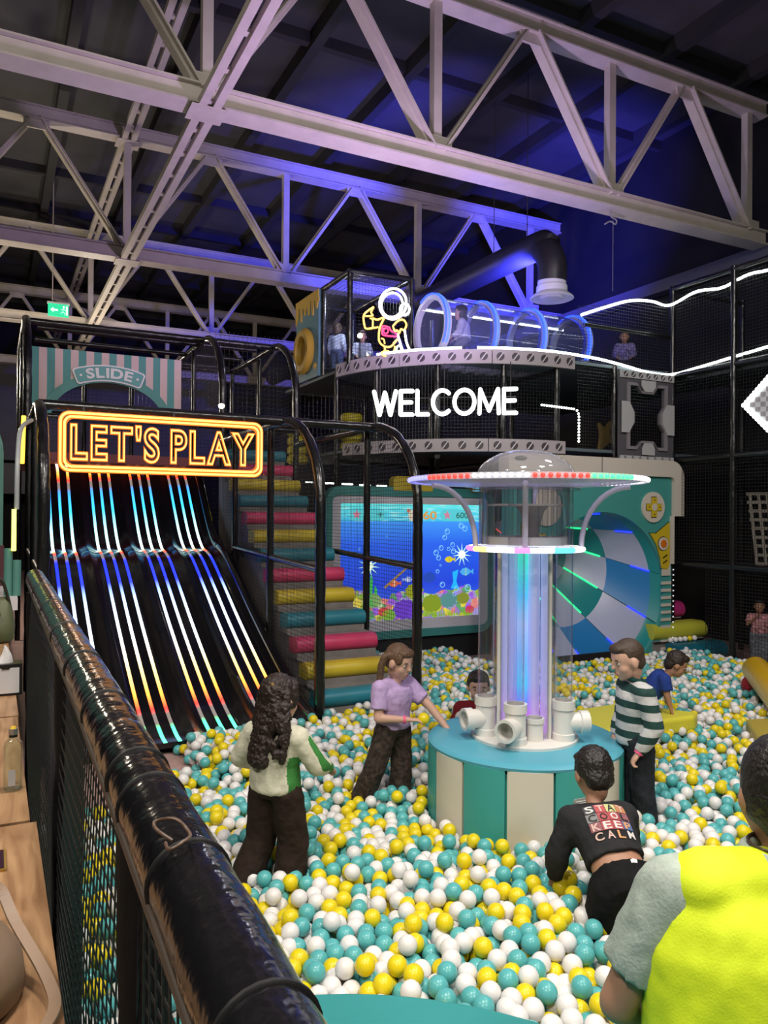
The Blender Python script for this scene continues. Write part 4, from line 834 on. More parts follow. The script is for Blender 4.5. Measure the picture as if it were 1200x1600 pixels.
# astronaut neon on the fascia (drawn in a plane that faces the hall)
ap = dk(196, DR+0.02, Z2+0.06)
fr_a = Vector((0.80, -0.60, 0)); fr_n = Vector((-0.60, -0.80, 0)); AO = Vector((5.62, 11.15, Z2+0.05))
NW = glow('neon_white', (1, 1, 1), 6.0); NR = glow('neon_pink', (1.0, 0.03, 0.12), 3.5)
an = thing('astronaut_neon', 'neon outline of a floating astronaut with white helmet and orange suit on the fascia', 'neon sign', tuple(AO))
def nn_(pts, m, r=0.016, closed=False, nm='neon_line', off=0.03):
    # pts in pixels of a 1200x960 tracing, 6 px per source pixel, converted to layout units
    P = [AO+fr_a*((x-290)*0.00176)+Vector((0, 0, (745-y)*0.00176))+fr_n*off for x, y in pts]
    P = [tuple(p) for p in P]
    if closed: P = [tuple(p) for p in smoothpath(P+[P[0]], 5)][:-1]
    else: P = [tuple(p) for p in smoothpath(P, 5)]
    MB().tube(P, r, 7, closed=closed).build(nm, m, an, 60)
def cpts(cx, cy, rx, ry, n=16): return [(cx+rx*math.cos(2*math.pi*i/n), cy+ry*math.sin(2*math.pi*i/n)) for i in range(n)]
nn_(cpts(395, 275, 125, 140), NW, 0.018, True, 'helmet_ring'); nn_(cpts(385, 285, 100, 112), NW, 0.016, True, 'helmet_ring'); nn_(cpts(505, 330, 42, 52), NW, 0.018, True, 'helmet_ear')
nn_([(215, 295), (160, 330), (120, 375), (130, 470), (150, 495), (215, 490), (260, 485)], NEONC, 0.015, nm='suit_line')
nn_([(215, 295), (190, 345), (205, 375), (135, 378)], NEONC, 0.013, nm='suit_line'); nn_([(180, 400), (205, 415), (205, 480)], NEONC, 0.013, nm='suit_line'); nn_([(205, 400), (250, 415), (310, 400), (280, 470), (265, 540), (270, 620), (320, 665), (380, 665), (440, 600), (400, 640)], NEONC, 0.015, nm='suit_line')
nn_([(395, 480), (440, 435), (490, 425), (520, 470), (500, 520), (470, 510), (455, 545), (435, 520), (415, 525), (395, 480)], NEONC, 0.015, nm='suit_line'); nn_([(320, 665), (320, 705), (290, 725), (330, 755), (380, 745), (410, 700), (415, 665)], NEONC, 0.015, nm='suit_line'); nn_([(330, 705), (360, 710)], NEONC, 0.012, nm='suit_line'); nn_([(285, 590), (310, 600), (320, 640)], NEONC, 0.012, nm='suit_line')
nn_([(300, 475), (360, 490), (375, 520), (420, 545), (435, 575), (330, 565), (295, 545)], NR, 0.014, True, 'badge_line'); nn_(cpts(330, 522, 22, 24, 10), NR, 0.012, True, 'badge_ring')
nn_([(440, 555), (465, 640), (500, 745)], NW, 0.017, nm='leg_line'); nn_([(505, 520), (525, 640), (570, 735)], NW, 0.017, nm='leg_line'); nn_(cpts(452, 700, 22, 38, 10), NW, 0.013, True, 'boot_ring')
MB().prism([(0, 0.0), (0.85, 0.0), (0.8, 1.1), (0.0, 0.9)], AO+fr_n*0.005-fr_a*0.25, fr_a, ZA, fr_n, -0.006, 0.0).build('acrylic_backing', ACR, an)
# white light line on the deck edge and blue-ringed clear tunnel
LEDW = glow('led_rope_white', (0.92, 1.0, 0.93), 7.0)
def rope(P, label, r=0.022):
    t = MB().tube([tuple(p) for p in smoothpath(P, 6)], r, 8).build('light_rope', LEDW, None, 60); tag(t, label, 'light rope'); return t
rope([dk(a, DR-0.02, Z2+0.09) for a in (206, 215, 225, 236)], 'short white light rope along the deck edge beside the astronaut')
rope([dk(a, DR-0.02, Z2+0.09) for a in (241, 250, 262, 272)]+[Vector((8.9, 9.70, 4.86)), Vector((9.5, 9.70, 4.80)), Vector((10.0, 9.70, 4.74)), Vector((10.52, 9.68, 4.74)), Vector((10.6, 9.2, 4.78)), Vector((10.62, 8.5, 4.84)), Vector((10.62, 7.6, 4.90)), Vector((10.62, 6.8, 4.86))], 'lower long white light rope bending along the dark net wall')
rope([Vector((8.55, 9.72, 5.55)), Vector((9.0, 9.72, 5.72)), Vector((9.6, 9.72, 5.92)), Vector((10.1, 9.72, 5.98)), Vector((10.52, 9.70, 5.96)), Vector((10.6, 9.2, 6.08)), Vector((10.62, 8.7, 6.02)), Vector((10.62, 8.2, 6.10)), Vector((10.62, 7.6, 6.06)), Vector((10.62, 6.8, 6.2))], 'upper long wavy white light rope high on the dark net wall')
tn = thing('clear_tunnel', 'clear acrylic crawl tunnel with blue light hoops on the tower deck', 'tunnel', (7.8, 11.0, Z2))
TXA, TXB, TY, TZ, TR = 6.45, 9.5, 11.0, 5.36, 0.50
axx = Matrix.Rotation(math.pi/2, 3, 'Y')
TUNC = clear('blue_tinted_acrylic', (0.88, 0.90, 0.98), 0.06, 1.45, body=0.05, bodycol=(0.5, 0.55, 0.9))
MB().lathe([(TR, 0), (TR, TXB-TXA), (TR-0.01, TXB-TXA), (TR-0.01, 0)], (TXA, TY, TZ), 40, ax=axx, closed=True).build('tunnel_shell', TUNC, tn, 50)
NBL = glow('neon_blue', (0.01, 0.05, 1.0), 3.5); NBW = glow('neon_blue_core', (0.05, 0.13, 1.0), 2.6); HOOP = mat('grey_tunnel_hoop', (0.35, 0.36, 0.45), 0.5)
for k, x in enumerate((TXA+0.02, 7.42, 8.42, 9.42)):
    MB().lathe([(TR+0.05, -0.05), (TR+0.05, 0.05), (TR-0.03, 0.05), (TR-0.03, -0.05)], (x, TY, TZ), 40, ax=axx, closed=True).build('hoop', HOOP, tn, 40)
    for dx, mm in ((-0.055, NBL), (0.0, NBW)):
        P = [(x+dx, TY+(TR+0.055)*math.cos(a), TZ+(TR+0.055)*math.sin(a)) for a in np.linspace(math.radians(60), math.radians(215), 26)]
        MB().tube(P, 0.016, 7).build('blue_light', mm, tn, 60)
MB().tube([(TXA, TY+0.3, TZ+0.38), (TXB, TY+0.3, TZ+0.38)], 0.016, 7).build('white_light', LEDW, tn, 60)
ROLLB = mat('grey_blue_roller', (0.25, 0.26, 0.34), 0.5)
for k in range(8): x = 6.62+0.26*k; MB().lathe([(0.12, 0), (0.13, 0.02), (0.13, 0.3), (0.12, 0.32)], (x, 10.75, Z2), 20, ax=Matrix.Rotation(math.radians(-90), 3, 'X')).build('floor_roller', ROLLB, tn, 40)
# WELCOME letters
WP, WQ = Vector((5.38, 10.93, 3.82)), Vector((7.16, 9.60, 3.82)); wd = (WQ-WP); wl = wd.length; wd.normalize(); wn = Vector((wd.y, -wd.x, 0))
we = thing('welcome_sign', 'glowing white WELCOME letters hung between the two curved fascias', 'sign', tuple((WP+WQ)/2))
STROKES = {'W': (1.08, [[(0, 1), (.27, 0), (.54, .95), (.81, 0), (1.08, 1)]]), 'E': (.58, [[(.58, 1), (0, 1), (0, 0), (.58, 0)], [(0, .52), (.52, .52)]]), 'L': (.52, [[(0, 1), (0, 0), (.52, 0)]]),
    'C': (.80, [[(.46+.46*math.cos(math.radians(a)), .5+.5*math.sin(math.radians(a))) for a in range(48, 313, 12)]]), 'O': (.96, [[(.48+.48*math.cos(math.radians(a)), .5+.5*math.sin(math.radians(a))) for a in range(0, 361, 12)]]), 'M': (.92, [[(0, 0), (.04, 1), (.46, .12), (.88, 1), (.92, 0)]])}
WW = sum(STROKES[c][0] for c in 'WELCOME')+6*0.24; wk = wl/WW; xo = 0.0; WGL = glow('welcome_white', (1, 1, 1), 4.0)
for ch in 'WELCOME':
    m = MB()
    for st_ in STROKES[ch][1]:
        P = [WP+wd*(xo+u)*wk+Vector((0, 0, 0.02+v*0.37)) for u, v in st_]
        for p, q in zip(P[:-1], P[1:]): caps_ = (q-p).normalized(); m.bar(p, q, 0.05, 0.058, wn.cross(caps_))
        for p in P: m.prism(circ(0, 0, 0.029, 12), p, wd, ZA, wn, -0.025, 0.025)
    m.build('lit_letter', WGL, we, fix=False); xo += STROKES[ch][0]+0.24
for z in (3.9, 4.1): MB().tube([tuple(WP-wn*0.04+Vector((0,0,z-3.82))), tuple(WQ-wn*0.04+Vector((0,0,z-3.82)))], 0.01, 6).build('mounting_rail', BLACKTIE, we)
for t_ in (0.04, 0.5, 0.96): p = WP.lerp(WQ, t_)-wn*0.04; MB().tube([(p.x, p.y, 3.85), (p.x, p.y, Z2-0.16)], 0.008, 5).build('hanger', BLACKTIE, we)
# dotted white light string right of the letters
ds = thing('dotted_light_string', 'dotted white light string bent round the net opening right of the WELCOME letters', 'string lights', (8.4, 9.85, 3.5))
for k, (x, z) in enumerate([(7.75+0.05*i, 4.02-0.0015*i) for i in range(14)]+[(8.47, 3.98), (8.5, 3.93)]+[(8.51, 3.88-0.05*i) for i in range(9)]): m = MB(); m.ball((x, 9.72, z), 0.018, 7, 5); m.build('light_dot', LEDW, ds, 60)
# yellow padded rollers and a teal block inside the tower, seen through the net
YROLL = mat('yellow_roller_vinyl', (0.6, 0.5, 0.03), 0.45)
for i, (x, y, z, lab) in enumerate(((5.75, 12.6, 3.40, 'yellow stacked padded roller inside the tower, left of WELCOME'), (5.1, 13.6, 3.2, 'yellow padded roller half hidden behind the tall stair arch'))):
    r = thing('padded_roller', lab, 'roller', (x, y, z))
    for k in range(4): MB().lathe([(0.16, 0.17*k), (0.20, 0.17*k+0.04), (0.20, 0.17*k+0.13), (0.16, 0.17*k+0.165)], (x, y, z), 20).build('roller_ring', YROLL, r, 40)
# ================================================================== RIGHT-HAND DARK NET STRUCTURE
rs = thing('net_structure', 'dark multi-level net structure along the right wall', 'play tower', (11.3, 8.2, FZ))
for y in (9.7, 8.45, 7.2, 6.0):
    padded([(10.6, y, FZ), (10.6, y, 6.3)], 0.055).build('post', BLACKPAD, rs, 50); padded([(12.4, y, FZ), (12.4, y, 6.3)], 0.05).build('post', BLACKPAD, rs, 50)
for z in (1.45, 3.25, 4.72, 6.25):
    padded([(10.6, 9.7, z), (10.6, 5.6, z)], 0.05).build('rail', BLACKPAD, rs, 50); padded([(10.6, 8.45, z-0.02), (12.4, 8.45, z-0.02)], 0.045).build('rail', BLACKPAD, rs, 50); padded([(10.6, 9.7, z-0.02), (12.4, 9.7, z-0.02)], 0.045).build('rail', BLACKPAD, rs, 50)
padded([(10.6, 9.72, 5.4), (8.6, 9.72, 5.4)], 0.035).build('rail', BLACKPAD, rs, 50)
for z in (3.18, 4.62): MB().box((10.7, 5.6, z), (12.4, 9.6, z+0.05)).build('deck_plate', DECKM, rs)
MB().box((10.7, 5.6, 1.38), (12.4, 9.6, 1.44)).build('deck_plate', DECKM, rs)
net([(5.6, 1.45), (9.7, 1.45), (9.7, 6.25), (5.6, 6.25)], (10.6, 0, 0), YA, ZA, 0.055, 0.007).build('netting', NETM, rs, fix=False)
net([(5.6, 0.0), (9.0, 0.0), (9.0, 1.45), (5.6, 1.45)], (10.62, 0, 0), YA, ZA, 0.055, 0.007).build('netting', NETM, rs, fix=False)
net([(8.5, 3.3), (10.6, 3.3), (10.6, 6.1), (8.5, 5.7)], (0, 9.76, 0), XA, ZA, 0.055, 0.007).build('netting', NETM, rs, fix=False)
# bolted grey window frame board
wf = thing('bolted_window_board', 'dark grey hatch board with pale corner plates and a row of bolts', 'panel', (9.9, 9.62, 3.25))
WX0, WX1, WZ0, WZ1, WY = 9.28, 10.50, 3.22, 4.70, 9.60
CHAR = mat('charcoal_board', (0.085, 0.08, 0.095), 0.5); PALEG = mat('pale_grey_plate', (0.42, 0.42, 0.43), 0.5); MIDG = mat('mid_grey_trim', (0.22, 0.20, 0.22), 0.5)
cx_, cz_ = (WX0+WX1)/2, (WZ0+WZ1)/2
def hatch(s_): 
    h = [(-.22, .50), (-.40, .50), (-.40, .18), (-.30, .05), (-.30, -.12), (-.40, -.25), (-.40, -.52), (-.22, -.52), (-.13, -.42), (.13, -.42), (.22, -.52), (.40, -.52), (.40, -.25), (.30, -.12), (.30, .05), (.40, .18), (.40, .50), (.22, .50), (.13, .38), (-.13, .38)]
    return [(cx_+x*s_, cz_+z*(s_*0.5+0.5 if s_ > 1 else s_)) for x, z in h]
H_ = hatch(1.0); O_ = []
for x, z in H_:
    a = math.atan2(z-cz_, x-cx_); O_.append(ray_rect(a, WX0, WZ0, WX1, WZ1, cx_, cz_))
# put exact corners where the neighbouring rays straddle one
for cxn, czn in ((WX0, WZ1), (WX0, WZ0), (WX1, WZ0), (WX1, WZ1)):
    k = min(range(len(O_)), key=lambda i: (O_[i][0]-cxn)**2+(O_[i][1]-czn)**2); O_[k] = (cxn, czn)
MB().ring(O_, H_, (0, WY, 0), XA, ZA, NY, -0.05, 0).build('charcoal_board', CHAR, wf)
MB().ring([(cx_+(x-cx_)*1.16, cz_+(z-cz_)*1.10) for x, z in H_], H_, (0, WY, 0), XA, ZA, NY, 0, 0.03).build('hatch_trim', MIDG, wf)
for poly in ([(-.16, .60), (-.16, .50), (-.09, .41), (.09, .41), (.16, .50), (.16, .60)], [(-.14, -.66), (-.14, -.55), (-.09, -.46), (.09, -.46), (.14, -.55), (.14, -.66)], [(-.60, .22), (-.44, .22), (-.34, .07), (-.34, -.13), (-.44, -.30), (-.60, -.30)], [(.60, .22), (.44, .22), (.34, .07), (.34, -.13), (.44, -.30), (.60, -.30)]):
    MB().prism([(cx_+x, cz_+z) for x, z in poly], (0, WY, 0), XA, ZA, NY, 0.03, 0.05).build('corner_plate', PALEG, wf)
for z0, z1, nb in ((WZ1-0.12, WZ1, 7), (WZ0, WZ0+0.06, 7)):
    bb = MB().box((WX0, WY-0.03, z0), (WX1, WY, z1)).build('bolt_bar', PALEG, wf)
    for k in range(nb):
        x = WX0+0.1+(WX1-WX0-0.2)*k/(nb-1); r = (z1-z0)*0.38
        MB().prism(circ(x, (z0+z1)/2, r, 14), (0, WY-0.03, 0), XA, ZA, NY, 0, 0.008).build('bolt_disc', BOLT, bb)
        MB().prism([(x-r*.7, (z0+z1)/2-r*.55), (x-r*.5, (z0+z1)/2-r*.8), (x+r*.7, (z0+z1)/2+r*.55), (x+r*.5, (z0+z1)/2+r*.8)], (0, WY-0.03, 0), XA, ZA, NY, 0.008, 0.012).build('bolt_slot', SLOT, bb)
MB().prism([(9.5, 3.4), (9.55, 3.7), (9.5, 3.9), (9.62, 3.8), (9.78, 3.95), (9.72, 3.75), (9.85, 3.6), (9.7, 3.55)], (0, 10.3, 0), XA, ZA, NY, -0.08, 0.0).build('yellow_splash_cutout', mat('dim_mustard', (0.18, 0.11, 0.02), 0.6), wf)
# white lit diamond, cropped by the frame edge
dm = thing('lit_diamond', 'white lit diamond sign with grey chequer at the right edge', 'sign', (10.38, 7.66, 3.57))
DMO = Vector((10.38, 7.66, 3.97)); dma = Vector((0.45, -0.89, 0)).normalized(); dmn = Vector((-0.89, -0.45, 0)).normalized()
dia = [(-0.34, 0), (-0.26, 0.1), (0, 0.40), (0.26, 0.1), (0.34, 0), (0, -0.40)]
MB().prism(dia, DMO, dma, ZA, dmn, -0.06, 0).build('board', mat('pale_board', (0.5, 0.5, 0.55), 0.5), dm)
for i in range(-3, 4):
    for j in range(-4, 5):
        if (i+j) % 2 and abs(i)/3.6+abs(j)/4.6 < 0.95: MB().box((-0.03, -0.004, -0.03), (0.03, 0.004, 0.03)) ; m = MB(); m.prism([(i*0.075-0.035, j*0.075-0.035), (i*0.075+0.035, j*0.075-0.035), (i*0.075+0.035, j*0.075+0.035), (i*0.075-0.035, j*0.075+0.035)], DMO, dma, ZA, dmn, 0, 0.01); m.build('chequer_tile', MIDG, dm)
for p, q in (((-0.34, 0), (0, 0.40)), ((0, 0.40), (0.34, 0)), ((0.34, 0), (0, -0.40)), ((0, -0.40), (-0.34, 0))):
    for k in range(9):
        u = p[0]+(q[0]-p[0])*k/9; v = p[1]+(q[1]-p[1])*k/9; c = DMO+dma*u+Vector((0,0,v))+dmn*0.02; m = MB(); m.ball(c, 0.036, 8, 6); m.build('light_dot', LEDW, dm, 60)
# webbing climbing net
wb = thing('webbing_net', 'beige webbing climbing net hung between the dark posts', 'climbing net', (11.2, 8.0, 1.45))
WEB = mat('beige_webbing', (0.20, 0.18, 0.15), 0.8)
wo = Vector((10.75, 8.55, 1.5)); wa = Vector((0.42, -0.9, 0)).normalized(); tilt = Vector((0.25, 0, 1)).normalized()
for k in range(12): u = 0.1+0.13*k; MB().bar(wo+wa*(u+0.25 if k < 4 else u+0.25), wo+wa*(u-0.05)+tilt*1.2, 0.012, 0.045, wa).build('strap', WEB, wb)
for k in range(9): v = 0.02+0.145*k; MB().bar(wo+wa*(0.35-0.3*v)+tilt*v, wo+wa*1.75+tilt*v, 0.012, 0.05, (0, 0, 1)).build('strap', WEB, wb)
# low padded roll steps at the right-hand entrance
es = thing('entrance_steps', 'three padded roll steps, teal, yellow and pink, beyond the console panel', 'stairs', (10.95, 9.6, FZ))
for k, (c, x1, z1, y) in enumerate((('teal', 11.38, 0.10, 9.15), ('yellow', 11.28, 0.42, 9.5), ('pink', 11.12, 0.74, 9.85))):
    r = 0.15; P = [(0, z1-0.30), (0.34, z1-0.30), (0.34, z1)]+[(r-r*math.sin(math.radians(a)), z1-r+r*math.cos(math.radians(a))) for a in range(0, 181, 20)]
    MB().prism(P, (10.0 if k else 10.25, y, 0), YA, ZA, XA, 0, x1-(10.0 if k else 10.25)).build('step_roll', mat('bright_'+c+'_roll', {'teal': (0.01, 0.13, 0.19), 'yellow': (0.5, 0.5, 0.05), 'pink': (0.45, 0.03, 0.18)}[c], 0.45), es, 40)
    MB().box((10.0 if k else 10.25, y+0.05, FZ), (x1-0.05, y+0.36, z1-0.28)).build('step_block', GREYTR, es)
# ================================================================== YELLOW SOFT BEAMS AND MATS IN THE PIT
YELV = mat('lemon_vinyl', (0.74, 0.68, 0.06), 0.42, bump=0.08, bscale=4); YELD = mat('golden_vinyl', (0.75, 0.45, 0.01), 0.35, coat=0.2)
def gp(px, py, z=0.0):
    """point of the plan seen in that direction at height z (surveyed from the photo)"""
    t = (px-600)/1200; d = (2.25-z)*1200/(py-805); r = t*d
    return Vector((r*math.cos(YAW)+d*math.sin(YAW), d*math.cos(YAW)-r*math.sin(YAW), z))
def mat_pad(name, pts, z0, z1, m, label, cat):
    b = MB(); b.prism([(p.x, p.y) for p in pts], (0, 0, 0), XA, YA, ZA, z0, z1)
    o = b.build(name, m); bv = o.modifiers.new('soft_edge', 'BEVEL'); bv.width = 0.03; bv.segments = 3
    return tag(o, label, cat)
mat_pad('soft_mat', [gp(885, 1098, 0.22), gp(965, 1085, 0.22), gp(1092, 1098, 0.22), gp(1088, 1104, 0.22), gp(1010, 1118, 0.20), gp(940, 1132, 0.20), gp(880, 1140, 0.20)], -0.02, 0.15, YELV, 'long lemon yellow soft beam lying in the balls behind the fountain', 'soft play beam')
mat_pad('soft_wedge', [gp(1166, 1115, 0.15), gp(1215, 1112, 0.15), gp(1215, 1160, 0.15), gp(1192, 1152, 0.15)], -0.05, 0.13, mat('ochre_vinyl', (0.42, 0.33, 0.05), 0.45), 'ochre soft wedge half sunk in the balls beside the man', 'soft play wedge')
a_, b_ = gp(1181, 1040, 0.28), gp(1232, 1100, 0.26); r_ = 0.17; dr_ = (b_-a_).normalized(); 
P = [a_+dr_*0.0+Vector((0,0,0)), a_+dr_*0.02, a_+dr_*0.08, b_, b_+dr_*0.5]
tag(MB().tube(P, [0.10, 0.15, r_, r_, r_], 22).build('soft_roll', YELD, None, 50), 'golden yellow padded roll slanting out of the right edge', 'soft play roll')
c_ = gp(1176, 1066, 0.1); rb = thing('ribbed_ball', 'red ribbed ball tucked under the golden roll', 'ball', (c_.x, c_.y, -0.02))
m = MB(); m.lathe([((0.125+0.006*(k % 2))*math.sin(math.pi*k/20), -0.125*math.cos(math.pi*k/20)) for k in range(21)], (c_.x, c_.y, 0.10), 24); m.build('ribbed_shell', mat('red_ribbed_rubber', (0.32, 0.012, 0.02), 0.45), rb, 20)
m = MB(); m.lathe([(0.03, 0.118), (0.03, 0.13), (0.0, 0.13)], (c_.x, c_.y, 0.10), 12); m.build('valve', mat('dark_red_valve', (0.15, 0.01, 0.01), 0.5), rb)
# round turquoise bench the man sits on
BCX, BCY, BR, BZ = 0.53, 1.26, 1.40, 0.54
TBEN = mat('turquoise_bench_vinyl', (0.03, 0.26, 0.26), 0.42, bump=0.06, bscale=3)
P = [(BCX+BR*math.cos(a), BCY+BR*math.sin(a)) for a in np.linspace(-math.pi, math.pi, 97) if BCX+BR*math.cos(a) > 0.32 and BCY+BR*math.sin(a) > 0.34]
P = sorted(P, key=lambda p: math.atan2(p[1]-BCY, p[0]-BCX)); P = P+[(0.32, max(p[1] for p in P)), (0.32, 0.34)]
be = thing('round_bench', 'turquoise padded round bench at the bottom edge, the seated man on it', 'bench', (1.0, 1.3, FZ))
cxb = sum(p[0] for p in P)/len(P); cyb = sum(p[1] for p in P)/len(P)
o = MB().prism(P, (0, 0, 0), XA, YA, ZA, BZ-0.16, BZ).build('seat_pad', TBEN, be); bv = o.modifiers.new('soft_edge', 'BEVEL'); bv.width = 0.03; bv.segments = 3; bv.limit_method = 'ANGLE'
MB().prism([(cxb+(x-cxb)*0.97, cyb+(y-cyb)*0.97) for x, y in P], (0, 0, 0), XA, YA, ZA, FZ, BZ-0.16).build('bench_body', CREAMV, be)
# ================================================================== BALUSTRADE BETWEEN PLATFORM AND PIT
RX, RZ = 0.221, 1.83
bal = thing('balustrade', 'shiny black padded rail with netting along the viewing platform', 'balustrade', (RX, 2.8, 0.30))
rail = resample([(RX-0.02, 0.25, RZ-0.03), (RX-0.01, 0.8, RZ-0.02), (RX, 2.0, RZ), (RX+0.005, 4.95, RZ+0.04)], 0.06)
SHINY = mat('black_gloss_film_padding', (0.006, 0.006, 0.007), 0.15, coat=0.0, bump=0.22, bscale=22, spec=0.28)
MB().tube(rail, [0.0495*(1+0.02*math.sin(i*1.7)) for i in range(len(rail))], 22).build('hand_rail', SHINY, bal, 60)
MB().tube([Vector(p)+Vector((-0.046, 0, -0.02)) for p in rail], 0.007, 8).build('rail_reflection_line', mat('tan_reflection_line', (0.06, 0.042, 0.03), 0.5), bal, 60)  # tan line laid along the rail's left side as a painted reflection
def at_y(y): return min(rail, key=lambda p: abs(p[1]-y))
for y in (0.62, 0.92, 1.17, 1.30, 1.72, 2.2, 2.75, 3.4, 4.1):
    c = at_y(y); MB().lathe([(0.0495, -0.004), (0.0525, -0.002), (0.0525, 0.002), (0.0495, 0.004)], (c[0], y, c[2]), 26, ax=Matrix.Rotation(math.pi/2, 3, 'X')).build('cable_tie', BLACKTIE, bal, 40)
WIRE = mat('twisted_tie_wire', (0.10, 0.06, 0.04), 0.4)
for y in (0.92,):
    c = at_y(y); MB().tube(smoothpath([(c[0]-0.02, y, c[2]+0.053), (c[0]-0.035, y+0.02, c[2]+0.062), (c[0]-0.03, y+0.05, c[2]+0.060), (c[0]-0.01, y+0.03, c[2]+0.066), (c[0]+0.0, y, c[2]+0.058), (c[0]-0.01, y-0.03, c[2]+0.064), (c[0]-0.03, y-0.035, c[2]+0.058), (c[0]-0.03, y-0.01, c[2]+0.056)], 5), 0.0022, 6).build('wire_knot', WIRE, bal, 60)
MATTE = mat('matte_black_sleeve', (0.008, 0.008, 0.008), 0.7, spec=0.15, bump=0.2, bscale=20)
for y in (1.25, 2.6, 4.9):
    padded([(RX, y, FZ), (RX, y, RZ-0.04)], 0.045).build('post', MATTE, bal, 50)
padded([(RX, 0.3, 0.42), (RX, 4.9, 0.42)], 0.04).build('lower_rail', BLACKPAD, bal, 50)
# sagging net: each cord bends a little
nm_ = MB(); th = 0.0035; cell = 0.042
def bulge(y, z): return RX-0.015+0.025*math.sin(y*2.1)*math.sin((z-0.4)*2.2)
k = 0.30
while k < 4.9:
    P = [(bulge(k+0.05*j, 0.44+0.135*j), k+0.018*math.sin(j*1.3), 0.44+0.135*j) for j in range(11)]; nm_.tube(P, th/2*1.3, 3, cap=False); k += cell
k = 0.46
while k < 1.80:
    P = [(bulge(0.3+0.2*j, k)-0.002, 0.3+0.2*j, k+0.012*math.sin(j*0.9)) for j in range(24)]; nm_.tube(P, th/2*1.3, 3, cap=False); k += cell
nm_.build('netting', mat('near_black_cord', (0.010, 0.010, 0.011), 0.5), bal, fix=False)
MB().box((0.17, 0.3, FZ), (0.20, 7.6, 0.42)).build('kick_wall', DARK, bal)
# ================================================================== TABLES ON THE PLATFORM AND WHAT LIES ON THEM
TZT = 1.40
def wood():
    m = bpy.data.materials.new('oak_laminate'); m.use_nodes = True; nt = m.node_tree; b = nt.nodes['Principled BSDF']; N = nt.nodes.new; Lk = nt.links.new
    tc = N('ShaderNodeTexCoord'); mp = N('ShaderNodeMapping'); mp.inputs['Scale'].default_value = (9, 1.1, 9); Lk(tc.outputs['Object'], mp.inputs[0])
    n = N('ShaderNodeTexNoise'); n.inputs['Scale'].default_value = 3.5; n.inputs['Detail'].default_value = 6; n.inputs['Distortion'].default_value = 1.2; Lk(mp.outputs[0], n.inputs['Vector'])
    r = N('ShaderNodeValToRGB'); e = r.color_ramp.elements; e[0].position = 0.3; e[0].color = (0.20, 0.10, 0.045, 1); e[1].position = 0.7; e[1].color = (0.42, 0.25, 0.13, 1)
    Lk(n.outputs['Fac'], r.inputs[0]); Lk(r.outputs[0], b.inputs['Base Color']); b.inputs['Roughness'].default_value = 0.35
    return m
OAK = wood(); BLKM = mat('black_table_steel', (0.012, 0.012, 0.012), 0.4)
tabs = [(0.55, 2.32, 0.115, 'nearest oak-topped table, under the beige bag and dark card'), (2.34, 3.55, 0.100, 'middle oak-topped table with the empty glass bottle'), (3.57, 4.9, 0.105, 'oak-topped table holding the black tissue box'), (4.92, 6.4, 0.10, 'farthest oak-topped table, under the olive handbag')]
for y0, y1, x1, lab in tabs:
    t = thing('cafe_table', lab, 'table', (x1-0.35, (y0+y1)/2, 0.30), 'cafe tables along the balustrade')
    np_ = 3
    for k in range(np_): MB().box((x1-0.72+0.24*k+0.001, y0, TZT-0.04), (x1-0.72+0.24*(k+1)-0.001, y1, TZT)).build('top_board', OAK, t)
    for yy in (y0+0.1, y1-0.1):
        for xx in (x1-0.66, x1-0.06): MB().box((xx-0.02, yy-0.02, 0.30), (xx+0.02, yy+0.02, TZT-0.04)).build('leg', BLKM, t)
    MB().box((x1-0.004, y0+0.01, TZT-0.12), (x1, y1-0.01, TZT-0.04)).build('apron', BLKM, t)
# glass bottle
GLS = clear('bottle_glass', (0.93, 0.96, 0.94), 0.03, 1.5)
bx, by = 0.062, 2.62; bo = thing('glass_bottle', 'empty clear square-shouldered glass bottle with yellow and silver cap', 'bottle', (bx, by, TZT))
def sq(r, z, n=24, k=4.0): return [(bx+r*math.copysign(abs(math.cos(a))**(2/k), math.cos(a)), by+r*math.copysign(abs(math.sin(a))**(2/k), math.sin(a)), z) for a in [2*math.pi*i/n for i in range(n)]]
def loftrings(R): 
    m = MB(); n = len(R[0]); m.add([p for r in R for p in r], [(i*n+k, i*n+(k+1) % n, (i+1)*n+(k+1) % n, (i+1)*n+k) for i in range(len(R)-1) for k in range(n)]+[tuple(range(n-1, -1, -1)), tuple((len(R)-1)*n+k for k in range(n))]); return m
z0 = TZT+0.002
loftrings([sq(0.022, z0), sq(0.027, z0+0.006), sq(0.027, z0+0.13), sq(0.025, z0+0.142), sq(0.014, z0+0.155, k=2), sq(0.0115, z0+0.16, k=2), sq(0.0115, z0+0.175, k=2)]).build('glass_body', GLS, bo, 40)
loftrings([sq(0.024, z0+0.003), sq(0.024, z0+0.13), sq(0.010, z0+0.155, k=2), sq(0.009, z0+0.17, k=2)]).build('glass_inside', GLS, bo, 40)
loftrings([sq(0.0135, z0+0.168, k=2), sq(0.0135, z0+0.186, k=2)]).build('silver_cap', mat('silver_cap', (0.5, 0.5, 0.52), 0.35, 0.8), bo, 40)
loftrings([sq(0.010, z0+0.186, k=2), sq(0.006, z0+0.192, k=2)]).build('yellow_cap_top', mat('yellow_cap', (0.7, 0.45, 0.02), 0.4), bo, 40)
loftrings([sq(0.0125, z0+0.160, k=2), sq(0.0125, z0+0.164, k=2)]).build('neck_ring', BLKM, bo, 40)
MB().prism(rrect(-0.010, 0.018, 0.010, 0.066, 0.002, 2), (bx-0.004, by-0.0275, z0), XA, ZA, NY, 0, 0.0006).build('label', mat('pale_label', (0.5, 0.52, 0.55), 0.5), bo)
